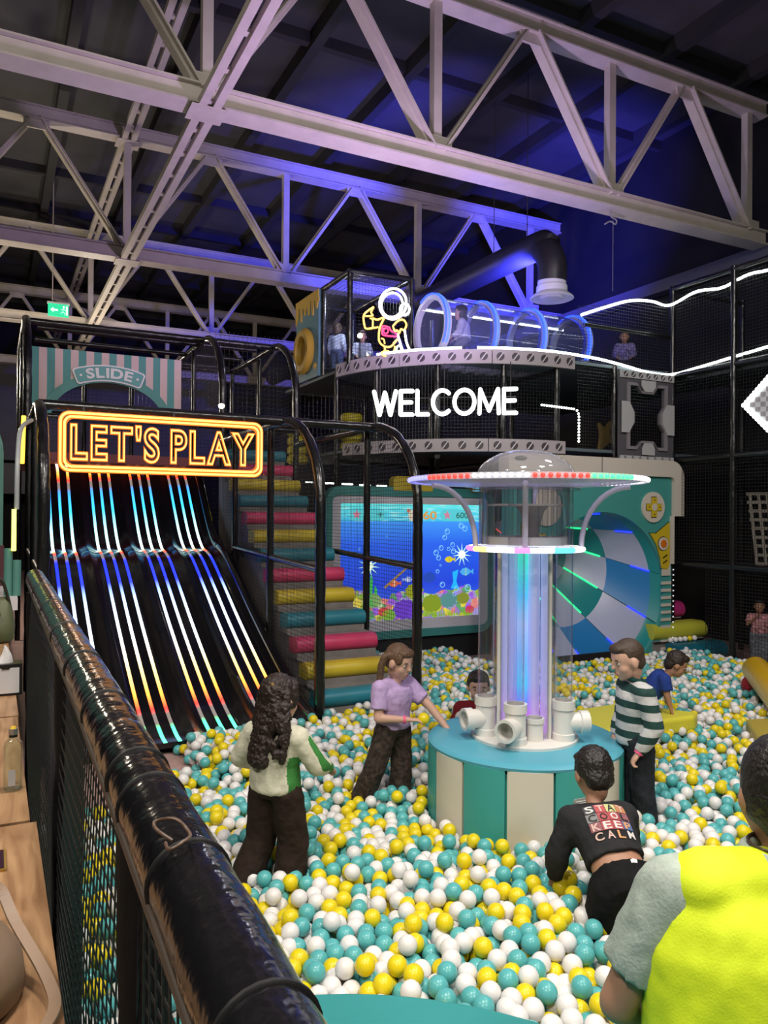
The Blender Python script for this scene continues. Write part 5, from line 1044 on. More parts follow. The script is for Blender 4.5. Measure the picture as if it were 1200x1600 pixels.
# tissue box with card holder
tx, ty = 0.065, 4.02; tb = thing('tissue_box', 'black tissue box with a white card in front and a tissue sticking up', 'tissue box', (tx, ty, TZT))
MB().box((tx-0.075, ty-0.05, TZT), (tx+0.065, ty+0.06, TZT+0.145)).build('box_body', mat('black_box_plastic', (0.012, 0.012, 0.013), 0.35), tb)
MB().box((tx-0.062, ty-0.054, TZT+0.012), (tx+0.052, ty-0.050, TZT+0.128)).build('white_card', mat('white_card', (0.62, 0.62, 0.64), 0.6), tb)
MB().prism([(-0.02, 0), (-0.016, -0.018), (0.016, -0.018), (0.02, 0)], (tx-0.005, ty-0.05, TZT+0.142), XA, ZA, NY, 0.001, 0.007).build('finger_notch', BLKM, tb)
R = []
for k in range(7):
    u = k/6; r = 0.030*(1-u)+0.003; R.append([(tx-0.01+0.008*math.sin(3*u)+r*(1+0.25*math.sin(3*a))*math.cos(a), ty+r*0.7*(1+0.25*math.cos(2*a+u*3))*math.sin(a), TZT+0.143+0.085*u) for a in [2*math.pi*i/14 for i in range(14)]])
loftrings(R).build('tissue', mat('tissue_paper', (0.72, 0.70, 0.70), 0.9), tb, 60)
for i, (y, a) in enumerate(((4.55, 0.4), (4.42, 0.1))): tag(MB().bar((-0.06, y, TZT+0.006), (0.035, y+a*0.2, TZT+0.006), 0.006, 0.006).build('drinking_straw', mat('white_straw', (0.75, 0.7, 0.66), 0.5)), ('white paper straw lying behind the tissue box, the farther one', 'white paper straw lying behind the tissue box, the nearer one')[i], 'straw')
sb = thing('sugar_bowl', 'tiny white bowl beside the tissue box at the left edge', 'bowl', (-0.045, 4.05, TZT)); MB().lathe([(0.02, 0), (0.035, 0.02), (0.038, 0.05), (0.034, 0.05), (0.03, 0.02), (0, 0.015)], (-0.055, 4.1, TZT), 18).build('bowl_shell', PVC, sb, 50); MB().lathe([(0.022, 0), (0.022, 0.004), (0, 0.004)], (-0.055, 4.1, TZT), 14).build('foot_ring', PVC, sb)
# olive handbag
hx, hy = 0.02, 5.7; hb = thing('olive_handbag', 'olive green handbag with loop handle on the far table', 'bag', (hx, hy, TZT))
OLV = mat('olive_leather', (0.075, 0.085, 0.035), 0.55, bump=0.25, bscale=10); OLD_ = mat('dark_olive_strap', (0.02, 0.02, 0.012), 0.5)
R = []
for z, w, d in ((0.0, 0.10, 0.12), (0.02, 0.115, 0.14), (0.10, 0.12, 0.13), (0.20, 0.105, 0.085), (0.27, 0.09, 0.045), (0.29, 0.085, 0.03)): R.append([(hx+w*math.cos(a), hy+d*math.sin(a)*1.3+0.01*math.sin(4*a), TZT+z) for a in [2*math.pi*i/24 for i in range(24)]])
loftrings(R).build('bag_body', OLV, hb, 60)
MB().tube(smoothpath([(hx-0.06, hy-0.05, TZT+0.27), (hx-0.02, hy-0.07, TZT+0.40), (hx+0.04, hy-0.06, TZT+0.40), (hx+0.085, hy-0.03, TZT+0.24)], 6), 0.011, 8).build('handle', OLD_, hb, 60)
MB().box((hx-0.05, hy-0.17, TZT+0.18), (hx+0.03, hy-0.12, TZT+0.205)).build('dark_buckle', BLKM, hb)
# small jar by the handbag
jr = thing('shaker', 'small clear shaker with dark blue lid left of the olive handbag', 'shaker', (-0.045, 5.25, TZT)); MB().lathe([(0.022, 0), (0.026, 0.01), (0.024, 0.10), (0.0, 0.10)], (-0.045, 5.25, TZT), 16).build('shaker_body', GLS, jr, 50); MB().lathe([(0.025, 0.10), (0.025, 0.13), (0.0, 0.135)], (-0.045, 5.25, TZT), 16).build('lid', mat('blue_lid', (0.05, 0.06, 0.3), 0.4), jr, 50)
# dark card at the left edge
cd = thing('menu_card', 'dark menu card with gold rim and magenta print at the left edge', 'card', (-0.035, 2.09, TZT))
MB().box((-0.12, 2.03, TZT), (0.036, 2.15, TZT+0.006)).build('gold_rim', mat('gold_rim', (0.5, 0.32, 0.08), 0.3, 0.6), cd); MB().box((-0.12, 2.036, TZT+0.006), (0.031, 2.144, TZT+0.008)).build('card_face', mat('aubergine_card', (0.03, 0.008, 0.02), 0.3), cd); MB().box((-0.03, 2.085, TZT+0.008), (0.012, 2.10, TZT+0.009)).build('print', mat('magenta_print', (0.45, 0.02, 0.2), 0.5), cd)
# beige bag with strap at the bottom left corner
BEI = mat('beige_leather', (0.20, 0.13, 0.08), 0.5, bump=0.12, bscale=16); qx, qy = -0.055, 1.53
bg = thing('beige_bag', 'beige leather bag with a curling strap at the bottom left corner', 'bag', (qx, qy, TZT))
R = []
for z, w, d in ((0.0, 0.10, 0.13), (0.015, 0.115, 0.15), (0.06, 0.11, 0.14), (0.095, 0.09, 0.11), (0.11, 0.05, 0.07)): R.append([(qx+w*math.cos(a), qy+d*math.sin(a), TZT+z) for a in [2*math.pi*i/24 for i in range(24)]])
loftrings(R).build('bag_body', BEI, bg, 60)
SP = smoothpath([(qx+0.03, qy+0.20, TZT+0.10), (qx+0.07, qy+0.16, TZT+0.115), (qx+0.10, qy+0.08, TZT+0.075), (qx+0.145, qy-0.04, TZT+0.03), (qx+0.155, qy-0.12, TZT+0.014), (qx+0.12, qy-0.18, TZT+0.014), (qx+0.06, qy-0.16, TZT+0.03), (qx+0.02, qy-0.05, TZT+0.112)], 6)
ms = MB(); 
for p, q in zip(SP[:-1], SP[1:]): d = (q-p).normalized(); ms.bar(p-d*0.002, q+d*0.002, 0.020, 0.006)
ms.build('strap', mat('tan_strap', (0.26, 0.17, 0.11), 0.5), bg)
m = MB(); m.tube([(qx+0.05+0.010*math.cos(a), qy+0.19+0.006*math.sin(a), TZT+0.105+0.011*math.sin(a)) for a in np.linspace(0, 2*math.pi, 14, endpoint=False)], 0.0025, 6, closed=True); m.build('strap_buckle', mat('bronze_buckle', (0.25, 0.17, 0.10), 0.3, 0.7), bg, 60)
# teal pillar, rounded kiosk and neon tube far left
TP = mat('teal_pillar_paint', (0.07, 0.20, 0.17), 0.5)
kp = thing('teal_kiosk', 'rounded dull teal kiosk front at the left edge beyond the tables', 'kiosk', (-0.25, 9.0, 0.30))
MB().prism([(-1.9, 0.3), (0.10, 0.3), (0.10, 2.9)]+arc(-0.4, 2.9, 0.5, 0, 90, 8)+[(-1.9, 3.4)], (0, 9.2, 0), XA, ZA, NY, -0.3, 0).build('kiosk_front', TP, kp)
MB().prism([(-1.9, 0.3), (0.11, 0.3), (0.11, 1.9), (-1.9, 1.9)], (0, 9.19, 0), XA, ZA, NY, 0, 0.03).build('maroon_band', mat('maroon_band', (0.08, 0.02, 0.03), 0.5), kp)
for x, z0, z1 in ((0.12, 1.55, 1.95), (0.185, 1.55, 1.85)): MB().tube([(x, 7.2, z0), (x, 7.2, z1)], 0.034, 12).build('teal_pipe', TP, kp, 50)
MB().tube([(0.16, 7.15, 1.93), (0.16, 7.15, 2.28)], 0.018, 8).build('yellow_neon', glow('neon_lemon', (1.0, 0.9, 0.15), 3.0), kp, 60)
MB().tube(smoothpath([(0.18, 7.18, 2.28), (0.185, 7.2, 2.7), (0.22, 7.6, 3.0), (0.33, 8.2, 3.15)], 5), 0.02, 8).build('white_pipe', mat('grey_pipe', (0.3, 0.32, 0.33), 0.4), kp, 60)
MB().tube([(0.255, 8.4, 2.74), (0.27, 8.5, 3.22)], 0.022, 8).build('orange_reflection', glow('amber_sign_reflection', (1.0, 0.5, 0.05), 2.5), kp, 60)  # glowing amber tube standing in for the sign's reflection
struct(MB().box((-0.9, 7.0, 1.45), (0.19, 8.2, 1.55)).build('trim_5', mat('pale_ledge', (0.55, 0.5, 0.52), 0.5)))
# ================================================================== PEOPLE (metres, local frame: +Y faces forward, +X is the person's right)
from mathutils.bvhtree import BVHTree
def ell(mb, c, r, fr=None, n=16, m=10, mi=None):
    t = MB(); t.ball((0, 0, 0), r, n, m); A = fr if fr is not None else Matrix.Identity(3)
    return mb.add([Vector(c)+A @ Vector(p) for p in t.v], t.f, mi)
def caps(mb, p, q, r0, r1, n=14, flat=False, mi=None):
    """tapered limb segment, rounded ends unless flat"""
    p = Vector(p); q = Vector(q); d = (q-p); L_ = d.length; d.normalize(); P = []; R = []
    if not flat:
        for a in (80, 60, 35, 12): P.append(p-d*r0*math.sin(math.radians(a))); R.append(r0*math.cos(math.radians(a)))
    P.append(p); R.append(r0); P.append(p.lerp(q, 0.5)); R.append((r0+r1)/2); P.append(q); R.append(r1)
    if not flat:
        for a in (12, 35, 60, 80): P.append(q+d*r1*math.sin(math.radians(a))); R.append(r1*math.cos(math.radians(a)))
    return mb.tube(P, R, n, mi=mi)
def loft(mb, rings, right=(1, 0, 0), n=22):
    """rings: (centre, half width, half depth, axis along the body)"""
    V = []; N = len(rings)
    for c, rx, ry, ax in rings:
        c = Vector(c); ax = Vector(ax).normalized(); r = Vector(right); r = (r-ax*r.dot(ax)).normalized(); f = ax.cross(r)
        for k in range(n): a = 2*math.pi*k/n; V.append(c+r*rx*math.cos(a)+f*ry*math.sin(a))
    F = [(i*n+k, i*n+(k+1) % n, (i+1)*n+(k+1) % n, (i+1)*n+k) for i in range(N-1) for k in range(n)]+[tuple(range(n-1, -1, -1)), tuple((N-1)*n+k for k in range(n))]
    return mb.add(V, F)
_tex = {}
def cloudtex(sz):
    if sz not in _tex: t = bpy.data.textures.new('folds', 'CLOUDS'); t.noise_scale = sz; t.noise_depth = 2; _tex[sz] = t
    return _tex[sz]
def skin_over(mb, name, m, parent, voxel, it=5, disp=0.0, dsz=0.06, extra=None):
    """fuse the pieces of mb into one continuous surface"""
    me = mb.mesh(name, m); o = bpy.data.objects.new(name, me); COL.objects.link(o)
    r = o.modifiers.new('fuse', 'REMESH'); r.mode = 'VOXEL'; r.voxel_size = voxel
    s_ = o.modifiers.new('soft', 'SMOOTH'); s_.factor = 0.5; s_.iterations = it
    if disp: d = o.modifiers.new('folds', 'DISPLACE'); d.texture = cloudtex(dsz); d.strength = disp; d.mid_level = 0.5; d.texture_coords = 'LOCAL'
    dg = bpy.context.evaluated_depsgraph_get(); dg.update(); nm = bpy.data.meshes.new_from_object(o.evaluated_get(dg))
    bpy.data.objects.remove(o); bpy.data.meshes.remove(me); nm.name = name
    if extra is not None:      # eyes, brows and lips belong to the same surface object
        ex, mats = extra; b = bmesh.new(); b.from_mesh(nm); off = len(b.verts)
        vs_ = [b.verts.new(v) for v in ex.v]
        for f, k in zip(ex.f, ex.m):
            try: fc = b.faces.new([vs_[i] for i in f]); fc.material_index = k
            except ValueError: pass
        for x in mats[1:]: nm.materials.append(x)
        b.to_mesh(nm); b.free()
    nm.polygons.foreach_set('use_smooth', [True]*len(nm.polygons))
    ob = bpy.data.objects.new(name, nm); COL.objects.link(ob); ob.parent = parent
    return ob
SKIN = {k: mat('skin_'+k, c, 0.5, sss=0.15) for k, c in {'fair': (0.60, 0.36, 0.27), 'tan': (0.42, 0.22, 0.14), 'olive': (0.34, 0.17, 0.10)}.items()}
EYEW = mat('eye_white', (0.5, 0.47, 0.45), 0.35); EYED = mat('eye_dark', (0.02, 0.012, 0.01), 0.2); LIP = mat('lips', (0.42, 0.13, 0.12), 0.45); BROW = mat('brow', (0.05, 0.03, 0.02), 0.8)
STAND = dict(pelvis=(0, 0, .545), chest=(0, 0, .775), neck=(0, -.005, .835), head=(0, .015, .955),
             hipL=(-.06, 0, .53), hipR=(.06, 0, .53), kneeL=(-.065, .01, .29), kneeR=(.065, .01, .29), ankL=(-.065, -.01, .055), ankR=(.065, -.01, .055),
             shL=(-.118, 0, .79), shR=(.118, 0, .79), elL=(-.16, -.02, .635), elR=(.16, -.02, .635), wrL=(-.165, .03, .49), wrR=(.165, .03, .49))
KNEEL = dict(pelvis=(0, 0, .30), chest=(0, .03, .52), neck=(0, .035, .58), head=(0, .06, .70), hipL=(-.06, 0, .29), hipR=(.06, 0, .29), kneeL=(-.08, .17, .10), kneeR=(.08, .17, .10), ankL=(-.07, -.08, .05), ankR=(.07, -.08, .05),
             shL=(-.115, .03, .54), shR=(.115, .03, .54), elL=(-.16, .05, .40), elR=(.16, .05, .40), wrL=(-.12, .16, .34), wrR=(.12, .16, .34))
LEGSPOTS = []
def person(label, pos, face, pose=STAND, H=1.0, over=None, skin='fair', look=None, up=(0, 0, 1), shirt=None, sleeve='long', hem=0.0, trousers=None, wide=0.0, flare=0.0, shoes=None, hair=None, hairfn=None, vox=0.009, hs=1.0, base=FZ, fat=1.0, curl=0.5, waist=.07, hands=None, group=None, extra_parts=None, collar=True):
    F = cr*face[0]+cf*face[1]; F.normalize()
    root = bpy.data.objects.new('person', None); COL.objects.link(root); root.empty_display_size = 0.1
    root.location = Vector((pos[0]*S, pos[1]*S, base*S)); root.rotation_euler = (0, 0, math.atan2(F.y, F.x)-math.pi/2)
    tag(root, label, 'person', group)
    J = {k: Vector(v)*H for k, v in pose.items()}
    for k, v in (over or {}).items(): J[k] = Vector(v)*H
    s_ = H
    M3 = root.rotation_euler.to_matrix()
    if base == FZ:
        for k in ('ankL', 'ankR', 'kneeL', 'kneeR'):
            w = M3 @ J[k]; LEGSPOTS.append((root.location.x+w.x, root.location.y+w.y, J[k].z-0.15))
    up_ax = (J['chest']-J['pelvis']).normalized(); rt = (J['shR']-J['shL']).normalized(); rt = rt if rt.length > 0 else Vector((1, 0, 0))
    # ---- body
    b = MB()
    def torso(mb, e, lo=0.0, hi=1.0, shoulders=True):
        p, c, nk = J['pelvis'], J['chest'], J['neck']; q = []
        prof = [(-0.20, .085, .07), (-0.05, .105, .082), (0.15, .102, .078), (0.45, .095, .075), (0.75, .110, .080), (0.95, .118, .076), (1.08, .095, .062), (1.17, .055, .048)]
        for t, rx, ry in prof:
            if t < lo-1e-6 or t > hi+1e-6: continue
            q.append((p.lerp(c, t) if t <= 1 else c.lerp(nk, min(1, (t-1)/0.27)), (rx*fat)*s_+e, (ry*fat)*s_+e, up_ax))
        if lo > -0.2:
            q.insert(0, (p.lerp(c, lo), np.interp(lo, [x[0] for x in prof], [x[1] for x in prof])*fat*s_+e, np.interp(lo, [x[0] for x in prof], [x[2] for x in prof])*fat*s_+e, up_ax))
        loft(mb, q, rt)
        if shoulders: caps(mb, J['shL'], J['shR'], .045*s_*fat+e*0.7, .045*s_*fat+e*0.7)
    torso(b, 0.0)
    caps(b, J['neck']-up_ax*.03*s_, J['head']-(J['head']-J['neck'])*0.25, .034*s_*fat**0.5, .034*s_*fat**0.5)
    for sd in 'LR':
        caps(b, J['sh'+sd], J['el'+sd], .036*s_*fat, .029*s_*fat); caps(b, J['el'+sd], J['wr'+sd], .029*s_*fat, .019*s_*fat)
        caps(b, J['hip'+sd], J['knee'+sd], .060*s_*fat, .043*s_*fat); caps(b, J['knee'+sd], J['ank'+sd], .042*s_*fat, .028*s_*fat)
        a = J['ank'+sd]; kd = (J['knee'+sd]-a); fd = Vector((0, 1, 0)) if kd.z > abs(kd.y) else Vector((0, -1, 0.0))
        caps(b, a+Vector((0, 0, -.025*s_)), a+fd*.10*s_+Vector((0, 0, -.03*s_)), .027*s_, .022*s_)
        # hand: palm, four unequal fingers with a knuckle bend, thumb from the side of the palm
        w = J['wr'+sd]; d = (w-J['el'+sd]).normalized()
        if hands and sd in hands: d = Vector(hands[sd]).normalized()
        side = d.cross(Vector((0, 0, 1))); side = side.normalized() if side.length > 0.1 else Vector((1, 0, 0)); side = side if sd == 'R' else -side
        pn = d.cross(side).normalized(); pn = pn if pn.z < 0 or abs(pn.z) < 0.3 else -pn
        fr = Matrix((side, d, pn)).transposed(); hz = s_*hs
        ell(b, w+d*.032*hz, (.026*hz, .036*hz, .013*hz), fr)
        for k, (off, L_) in enumerate(((-.019, .034), (-.007, .040), (.006, .038), (.018, .030))):
            k0 = w+d*.060*hz+side*off*hz; k1 = k0+(d*math.cos(curl)+pn*math.sin(curl))*L_*0.55*hz; k2 = k1+(d*math.cos(curl*2.2)+pn*math.sin(curl*2.2))*L_*0.5*hz
            caps(b, k0, k1, .0075*hz, .007*hz, 8); caps(b, k1, k2, .007*hz, .0055*hz, 8)
        tb_ = -side if sd == 'R' else -side
        caps(b, w+d*.02*hz+tb_*.018*hz, w+d*.045*hz+tb_*.036*hz+pn*.01*hz, .009*hz, .0075*hz, 8); caps(b, w+d*.045*hz+tb_*.036*hz+pn*.01*hz, w+d*.065*hz+tb_*.036*hz+pn*.02*hz, .0075*hz, .006*hz, 8)
    # ---- head
    hf = Vector(look if look is not None else (0, 1, 0)).normalized(); hu = Vector(up); hr = hf.cross(hu).normalized(); hu = hr.cross(hf).normalized(); A = Matrix((hr, hf, hu)).transposed(); hc = J['head']; q = s_*hs
    def hp(x, y, z): return hc+A @ Vector((x*q, y*q, z*q))
    def he(mb, c, r, mi=None, n=16): ell(mb, hp(*c), tuple(v*q for v in r), A, n, 10, mi)
    he(b, (0, -.008, .018), (.074, .088, .085)); he(b, (0, .022, -.045), (.055, .055, .060)); he(b, (0, .046, -.084), (.026, .025, .022)); he(b, (.030, .040, -.032), (.030, .030, .032)); he(b, (-.030, .040, -.032), (.030, .030, .032))
    he(b, (0, .084, -.020), (.0115, .016, .013)); he(b, (0, .076, -.002), (.008, .014, .022)); he(b, (.076, -.006, -.012), (.010, .020, .028)); he(b, (-.076, -.006, -.012), (.010, .020, .028)); he(b, (0, .070, -.058), (.020, .012, .012)); he(b, (0, -.02, -.06), (.045, .05, .06))
    ex = MB()
    for sx in (-1, 1):
        he(ex, (sx*.030, .0625, .0), (.012, .0105, .0065), 1, 10); he(ex, (sx*.029, .0665, .0), (.0065, .0078, .0062), 2, 10)
        he(ex, (sx*.031, .0705, .021), (.017, .006, .0032), 3, 10)
    he(ex, (0, .0765, -.056), (.018, .0055, .004), 4, 10); he(ex, (0, .0745, -.063), (.014, .0055, .004), 4, 10)
    sk = SKIN[skin]; body = skin_over(b, 'body', sk, root, vox, 4, extra=(ex, [sk, EYEW, EYED, BROW, LIP]))
    parts = {'body': body}
    # ---- clothes
    if shirt is not None:
        c = MB(); e = .013*s_; torso(c, e*1.45, hem, 1.08 if collar else 1.0)
        for sd in 'LR':
            if sleeve == 'none': continue
            if sleeve == 'short':
                end = J['sh'+sd].lerp(J['el'+sd], 0.72); caps(c, J['sh'+sd], J['sh'+sd].lerp(J['el'+sd], 0.3), .044*s_*fat+e, .045*s_*fat+e*0.8); caps(c, J['sh'+sd].lerp(J['el'+sd], 0.3), end, .045*s_*fat+e*0.8, .046*s_*fat+e*0.6, flat=True)
            else:
                caps(c, J['sh'+sd], J['el'+sd], .042*s_*fat+e, .036*s_*fat+e); en = J['el'+sd].lerp(J['wr'+sd], 0.96); caps(c, J['el'+sd], J['el'+sd].lerp(en, .5), .036*s_*fat+e, .032*s_*fat+e); caps(c, J['el'+sd].lerp(en, .4), en, .034*s_*fat+e, .024*s_+e*0.5, flat=True)
        parts['shirt'] = skin_over(c, 'shirt', shirt, root, vox, 4, 0.014*s_, 0.07)
    if trousers is not None:
        c = MB(); e = .011*s_
        p, ch = J['pelvis'], J['chest']
        loft(c, [(p.lerp(ch, t), rx*fat*s_+e, ry*fat*s_+e, up_ax) for t, rx, ry in ((-.22, .085, .075), (-.05, .106, .085), (waist*.5, .105, .081), (waist, .103, .079))], rt)
        for sd in 'LR':
            h, k, a = J['hip'+sd], J['knee'+sd], J['ank'+sd]; w0 = .064*s_*fat+e; w1 = .050*s_*fat+e+wide*s_*0.6; w2 = .040*s_*fat+e+wide*s_+flare*s_
            caps(c, h, k, w0, w1); caps(c, k, k.lerp(a, .6), w1, (w1+w2)/2); caps(c, k.lerp(a, .4), a-(a-k).normalized()*(-0.01)*s_, (w1+w2)/2, w2, flat=True)
        parts['trousers'] = skin_over(c, 'trousers', trousers, root, vox, 4, 0.016*s_, 0.06)
    if shoes is not None:
        for sd in 'LR':
            c = MB(); a = J['ank'+sd]; kd = (J['knee'+sd]-a); fd = Vector((0, 1, 0)) if kd.z > abs(kd.y) else Vector((0, -1, 0.0))
            caps(c, a+Vector((0, 0, -.012*s_)), a+fd*.05*s_+Vector((0, 0, -.02*s_)), .036*s_, .036*s_); caps(c, a+Vector((0, 0, -.022*s_)), a+fd*.11*s_+Vector((0, 0, -.028*s_)), .032*s_, .029*s_); skin_over(c, 'shoe', shoes, root, max(vox, .008), 3)
    # ---- hair
    if hair is not None:
        c = MB(); hairfn(c, he, hp, q); parts['hair'] = skin_over(c, 'hair', hair, root, vox*0.9, 2, *getattr(hairfn, 'disp', (0.010*s_, 0.02)))
    if extra_parts: extra_parts(root, J, hp, q, parts)
    return root
def short_hair(c, he, hp, q): he(c, (0, -.020, .034), (.080, .088, .084)); he(c, (0, -.052, -.020), (.068, .050, .060)); he(c, (.062, -.02, .02), (.02, .05, .04)); he(c, (-.062, -.02, .02), (.02, .05, .04)); he(c, (0, .034, .072), (.062, .045, .032))
def crop_hair(c, he, hp, q): he(c, (0, -.018, .028), (.077, .086, .082)); he(c, (0, -.050, -.020), (.064, .046, .055)); he(c, (0, .034, .071), (.058, .043, .029))
crop_hair.disp = (0.002, 0.01)
def bob_hair(c, he, hp, q): short_hair(c, he, hp, q); he(c, (0, -.06, -.07), (.07, .045, .07)); he(c, (.07, -.02, -.05), (.02, .04, .06)); he(c, (-.07, -.02, -.05), (.02, .04, .06))
def curly_hair(c, he, hp, q):
    he(c, (0, .032, .072), (.066, .044, .032)); he(c, (.06, .02, .02), (.024, .035, .06)); he(c, (-.06, .02, .02), (.024, .035, .06))
    he(c, (0, -.022, .034), (.086, .094, .088)); r = random.Random(3)
    for k in range(190):
        t = r.random(); z = .07-.33*t; w = .075+.06*math.sin(min(1, t*1.3)*math.pi*0.6); a = r.uniform(-2.5, 2.5)
        he(c, (w*math.sin(a)*0.95, -.025-.055*max(0, math.cos(a))-0.02*t, z), (.019, .019, .026), n=8)
    for k in range(7): he(c, (0, -.055-.006*k, .0-.045*k), (.085-.002*k, .05, .05))
curly_hair.disp = (0.022, 0.012)
def pig_hair(c, he, hp, q):
    he(c, (0, .032, .070), (.064, .044, .030)); he(c, (.055, .02, .03), (.022, .035, .04)); he(c, (-.055, .02, .03), (.022, .035, .04))
    he(c, (0, -.022, .030), (.078, .088, .083)); he(c, (0, -.052, -.015), (.066, .046, .055))
    for sx in (-1, 1):
        P = [(.070, -.045, .035), (.092, -.06, .02), (.102, -.06, -.04), (.100, -.05, -.11), (.098, -.035, -.18), (.095, -.02, -.24)]; R_ = (.020, .022, .024, .022, .018, .006)
        for i in range(len(P)-1): caps(c, hp(sx*P[i][0], *P[i][1:]), hp(sx*P[i+1][0], *P[i+1][1:]), R_[i]*q, R_[i+1]*q, 10)
pig_hair.disp = (0.006, 0.012)
DKBR = mat('dark_brown_hair', (0.020, 0.010, 0.007), 0.5, bump=0.6, bscale=60); BLK = mat('black_hair', (0.010, 0.007, 0.006), 0.45, bump=0.5, bscale=70); LTBR = mat('light_brown_hair', (0.12, 0.065, 0.035), 0.5, bump=0.5, bscale=70); MIDBR = mat('mid_brown_hair', (0.05, 0.03, 0.018), 0.6, bump=0.3, bscale=90)
def fabric(n, c, noise=0.12, ns=30): return mat(n, c, 0.85, noise=noise, nscale=ns, bump=0.15, bscale=120, spec=0.2)
# ---- girl in cream and green sweatshirt
CREAMS = fabric('cream_sweatshirt', (0.62, 0.60, 0.47)); GREENS = fabric('green_sweatshirt_panel', (0.05, 0.22, 0.05)); BRWN = fabric('dark_brown_corduroy', (0.028, 0.017, 0.013))
def green_panels(root, J, hp, q, parts):
    # green strip running down the right sleeve and flank
    c = MB(); e = .016*1.0
    caps(c, J['shR']+Vector((.012, 0, .008)), J['elR']+Vector((.014, 0, 0)), .046, .042); caps(c, J['elR']+Vector((.014, 0, .0)), J['elR'].lerp(J['wrR'], .9)+Vector((.014, 0, 0)), .042, .030, flat=True)
    skin_over(c, 'sleeve_panel', GREENS, root, .008, 4, 0.01, 0.07)
    sh = parts['shirt'].data; sh.materials.append(GREENS)
    for f in sh.polygons:
        c_ = f.center
        if c_.z < .74 and c_.x > .100 and abs(c_.y) < .06 and c_.x < .15: f.material_index = 1
    c = MB(); a = hp(.035, -.085, .075); ell(c, a, (.018, .008, .010)); b_ = bpy.data.objects.new('hair_clip', c.mesh('hair_clip', mat('gold_clip', (0.6, 0.35, 0.08), 0.3, 0.6))); COL.objects.link(b_); b_.parent = root
person('girl seen from behind with long dark curls, cream and green sweatshirt, brown wide trousers', (1.60, 4.62), (0.42, 0.90), over=dict(pelvis=(0, 0, .56), ankL=(-.14, -.07, .05), kneeL=(-.09, .02, .29), ankR=(.06, .03, .05), kneeR=(.07, .05, .30), elL=(-.20, .0, .66), wrL=(-.15, .13, .60), elR=(.19, .06, .66), wrR=(.17, .20, .60), head=(.01, .03, .955)), H=1.04,
       look=(.45, 1, -.12), skin='fair', shirt=CREAMS, hem=-0.12, trousers=BRWN, wide=.018, flare=.012, shoes=mat('dark_sock', (0.02, 0.015, 0.015), 0.8), hair=DKBR, hairfn=curly_hair, vox=.0075, extra_parts=green_panels, fat=1.05)
# ---- girl in lilac top with pigtails
LILAC = fabric('lilac_tshirt', (0.50, 0.36, 0.62)); LEO = mat('dark_animal_print', (0.032, 0.02, 0.014), 0.8, noise=1.0, nscale=45)
def lilac_extras(root, J, hp, q, parts):
    bd_ = MB(); w = J['elR'].lerp(J['wrR'], 0.86); d = (J['wrR']-J['elR']).normalized(); caps(bd_, w-d*.008, w+d*.008, .026, .026, flat=True); o = bpy.data.objects.new('wristband', bd_.mesh('wristband', mat('pink_wristband', (0.8, 0.10, 0.25), 0.5))); COL.objects.link(o); o.parent = root
    for sx in (-1, 1):
        t = MB(); ell(t, hp(sx*.080, -.052, .030), (.012, .016, .016)); o = bpy.data.objects.new('hair_band', t.mesh('hair_band', mat('lilac_band', (0.3, 0.2, 0.4), 0.6))); COL.objects.link(o); o.parent = root
PG = (2.96, 5.62)
person('girl with two pigtails in a lilac top and dark animal-print trousers, leaning to the fountain', PG, (0.72, -0.69), over=dict(shL=(-.118, .01, .79), elL=(-.17, .16, .66), wrL=(-.20, .30, .515), elR=(.165, .03, .62), wrR=(.04, .17, .615), ankR=(.17, -.13, .05), kneeR=(.13, -.03, .29), ankL=(-.04, .02, .05), kneeL=(-.05, .03, .29), chest=(0, .02, .775), neck=(0, .03, .835), head=(0, .055, .95)), H=1.02,
       look=(-.12, 1, -.30), skin='fair', shirt=LILAC, sleeve='short', hem=-0.02, trousers=LEO, wide=.012, flare=.012, shoes=mat('dark_trainer', (0.02, 0.02, 0.02), 0.6), hair=LTBR, hairfn=pig_hair, vox=.0075, extra_parts=lilac_extras, hands=dict(L=(-.1, .8, -.5), R=(-.6, .8, 0)))
# ---- boy in striped top
def striped():
    m = bpy.data.materials.new('green_white_stripes'); m.use_nodes = True; nt = m.node_tree; b = nt.nodes['Principled BSDF']; b.inputs['Roughness'].default_value = 0.85
    tc = nt.nodes.new('ShaderNodeTexCoord'); sp = nt.nodes.new('ShaderNodeSeparateXYZ'); nt.links.new(tc.outputs['Object'], sp.inputs[0])
    mm = nt.nodes.new('ShaderNodeMath'); mm.operation = 'MULTIPLY'; mm.inputs[1].default_value = 1/0.088; nt.links.new(sp.outputs['Z'], mm.inputs[0])
    fr_ = nt.nodes.new('ShaderNodeMath'); fr_.operation = 'FRACT'; nt.links.new(mm.outputs[0], fr_.inputs[0])
    r = nt.nodes.new('ShaderNodeValToRGB'); r.color_ramp.interpolation = 'CONSTANT'; e = r.color_ramp.elements; e[0].color = (0.008, 0.045, 0.04, 1); e[1].position = 0.48; e[1].color = (0.50, 0.50, 0.50, 1)
    nt.links.new(fr_.outputs[0], r.inputs[0]); nt.links.new(r.outputs[0], b.inputs['Base Color'])
    return m
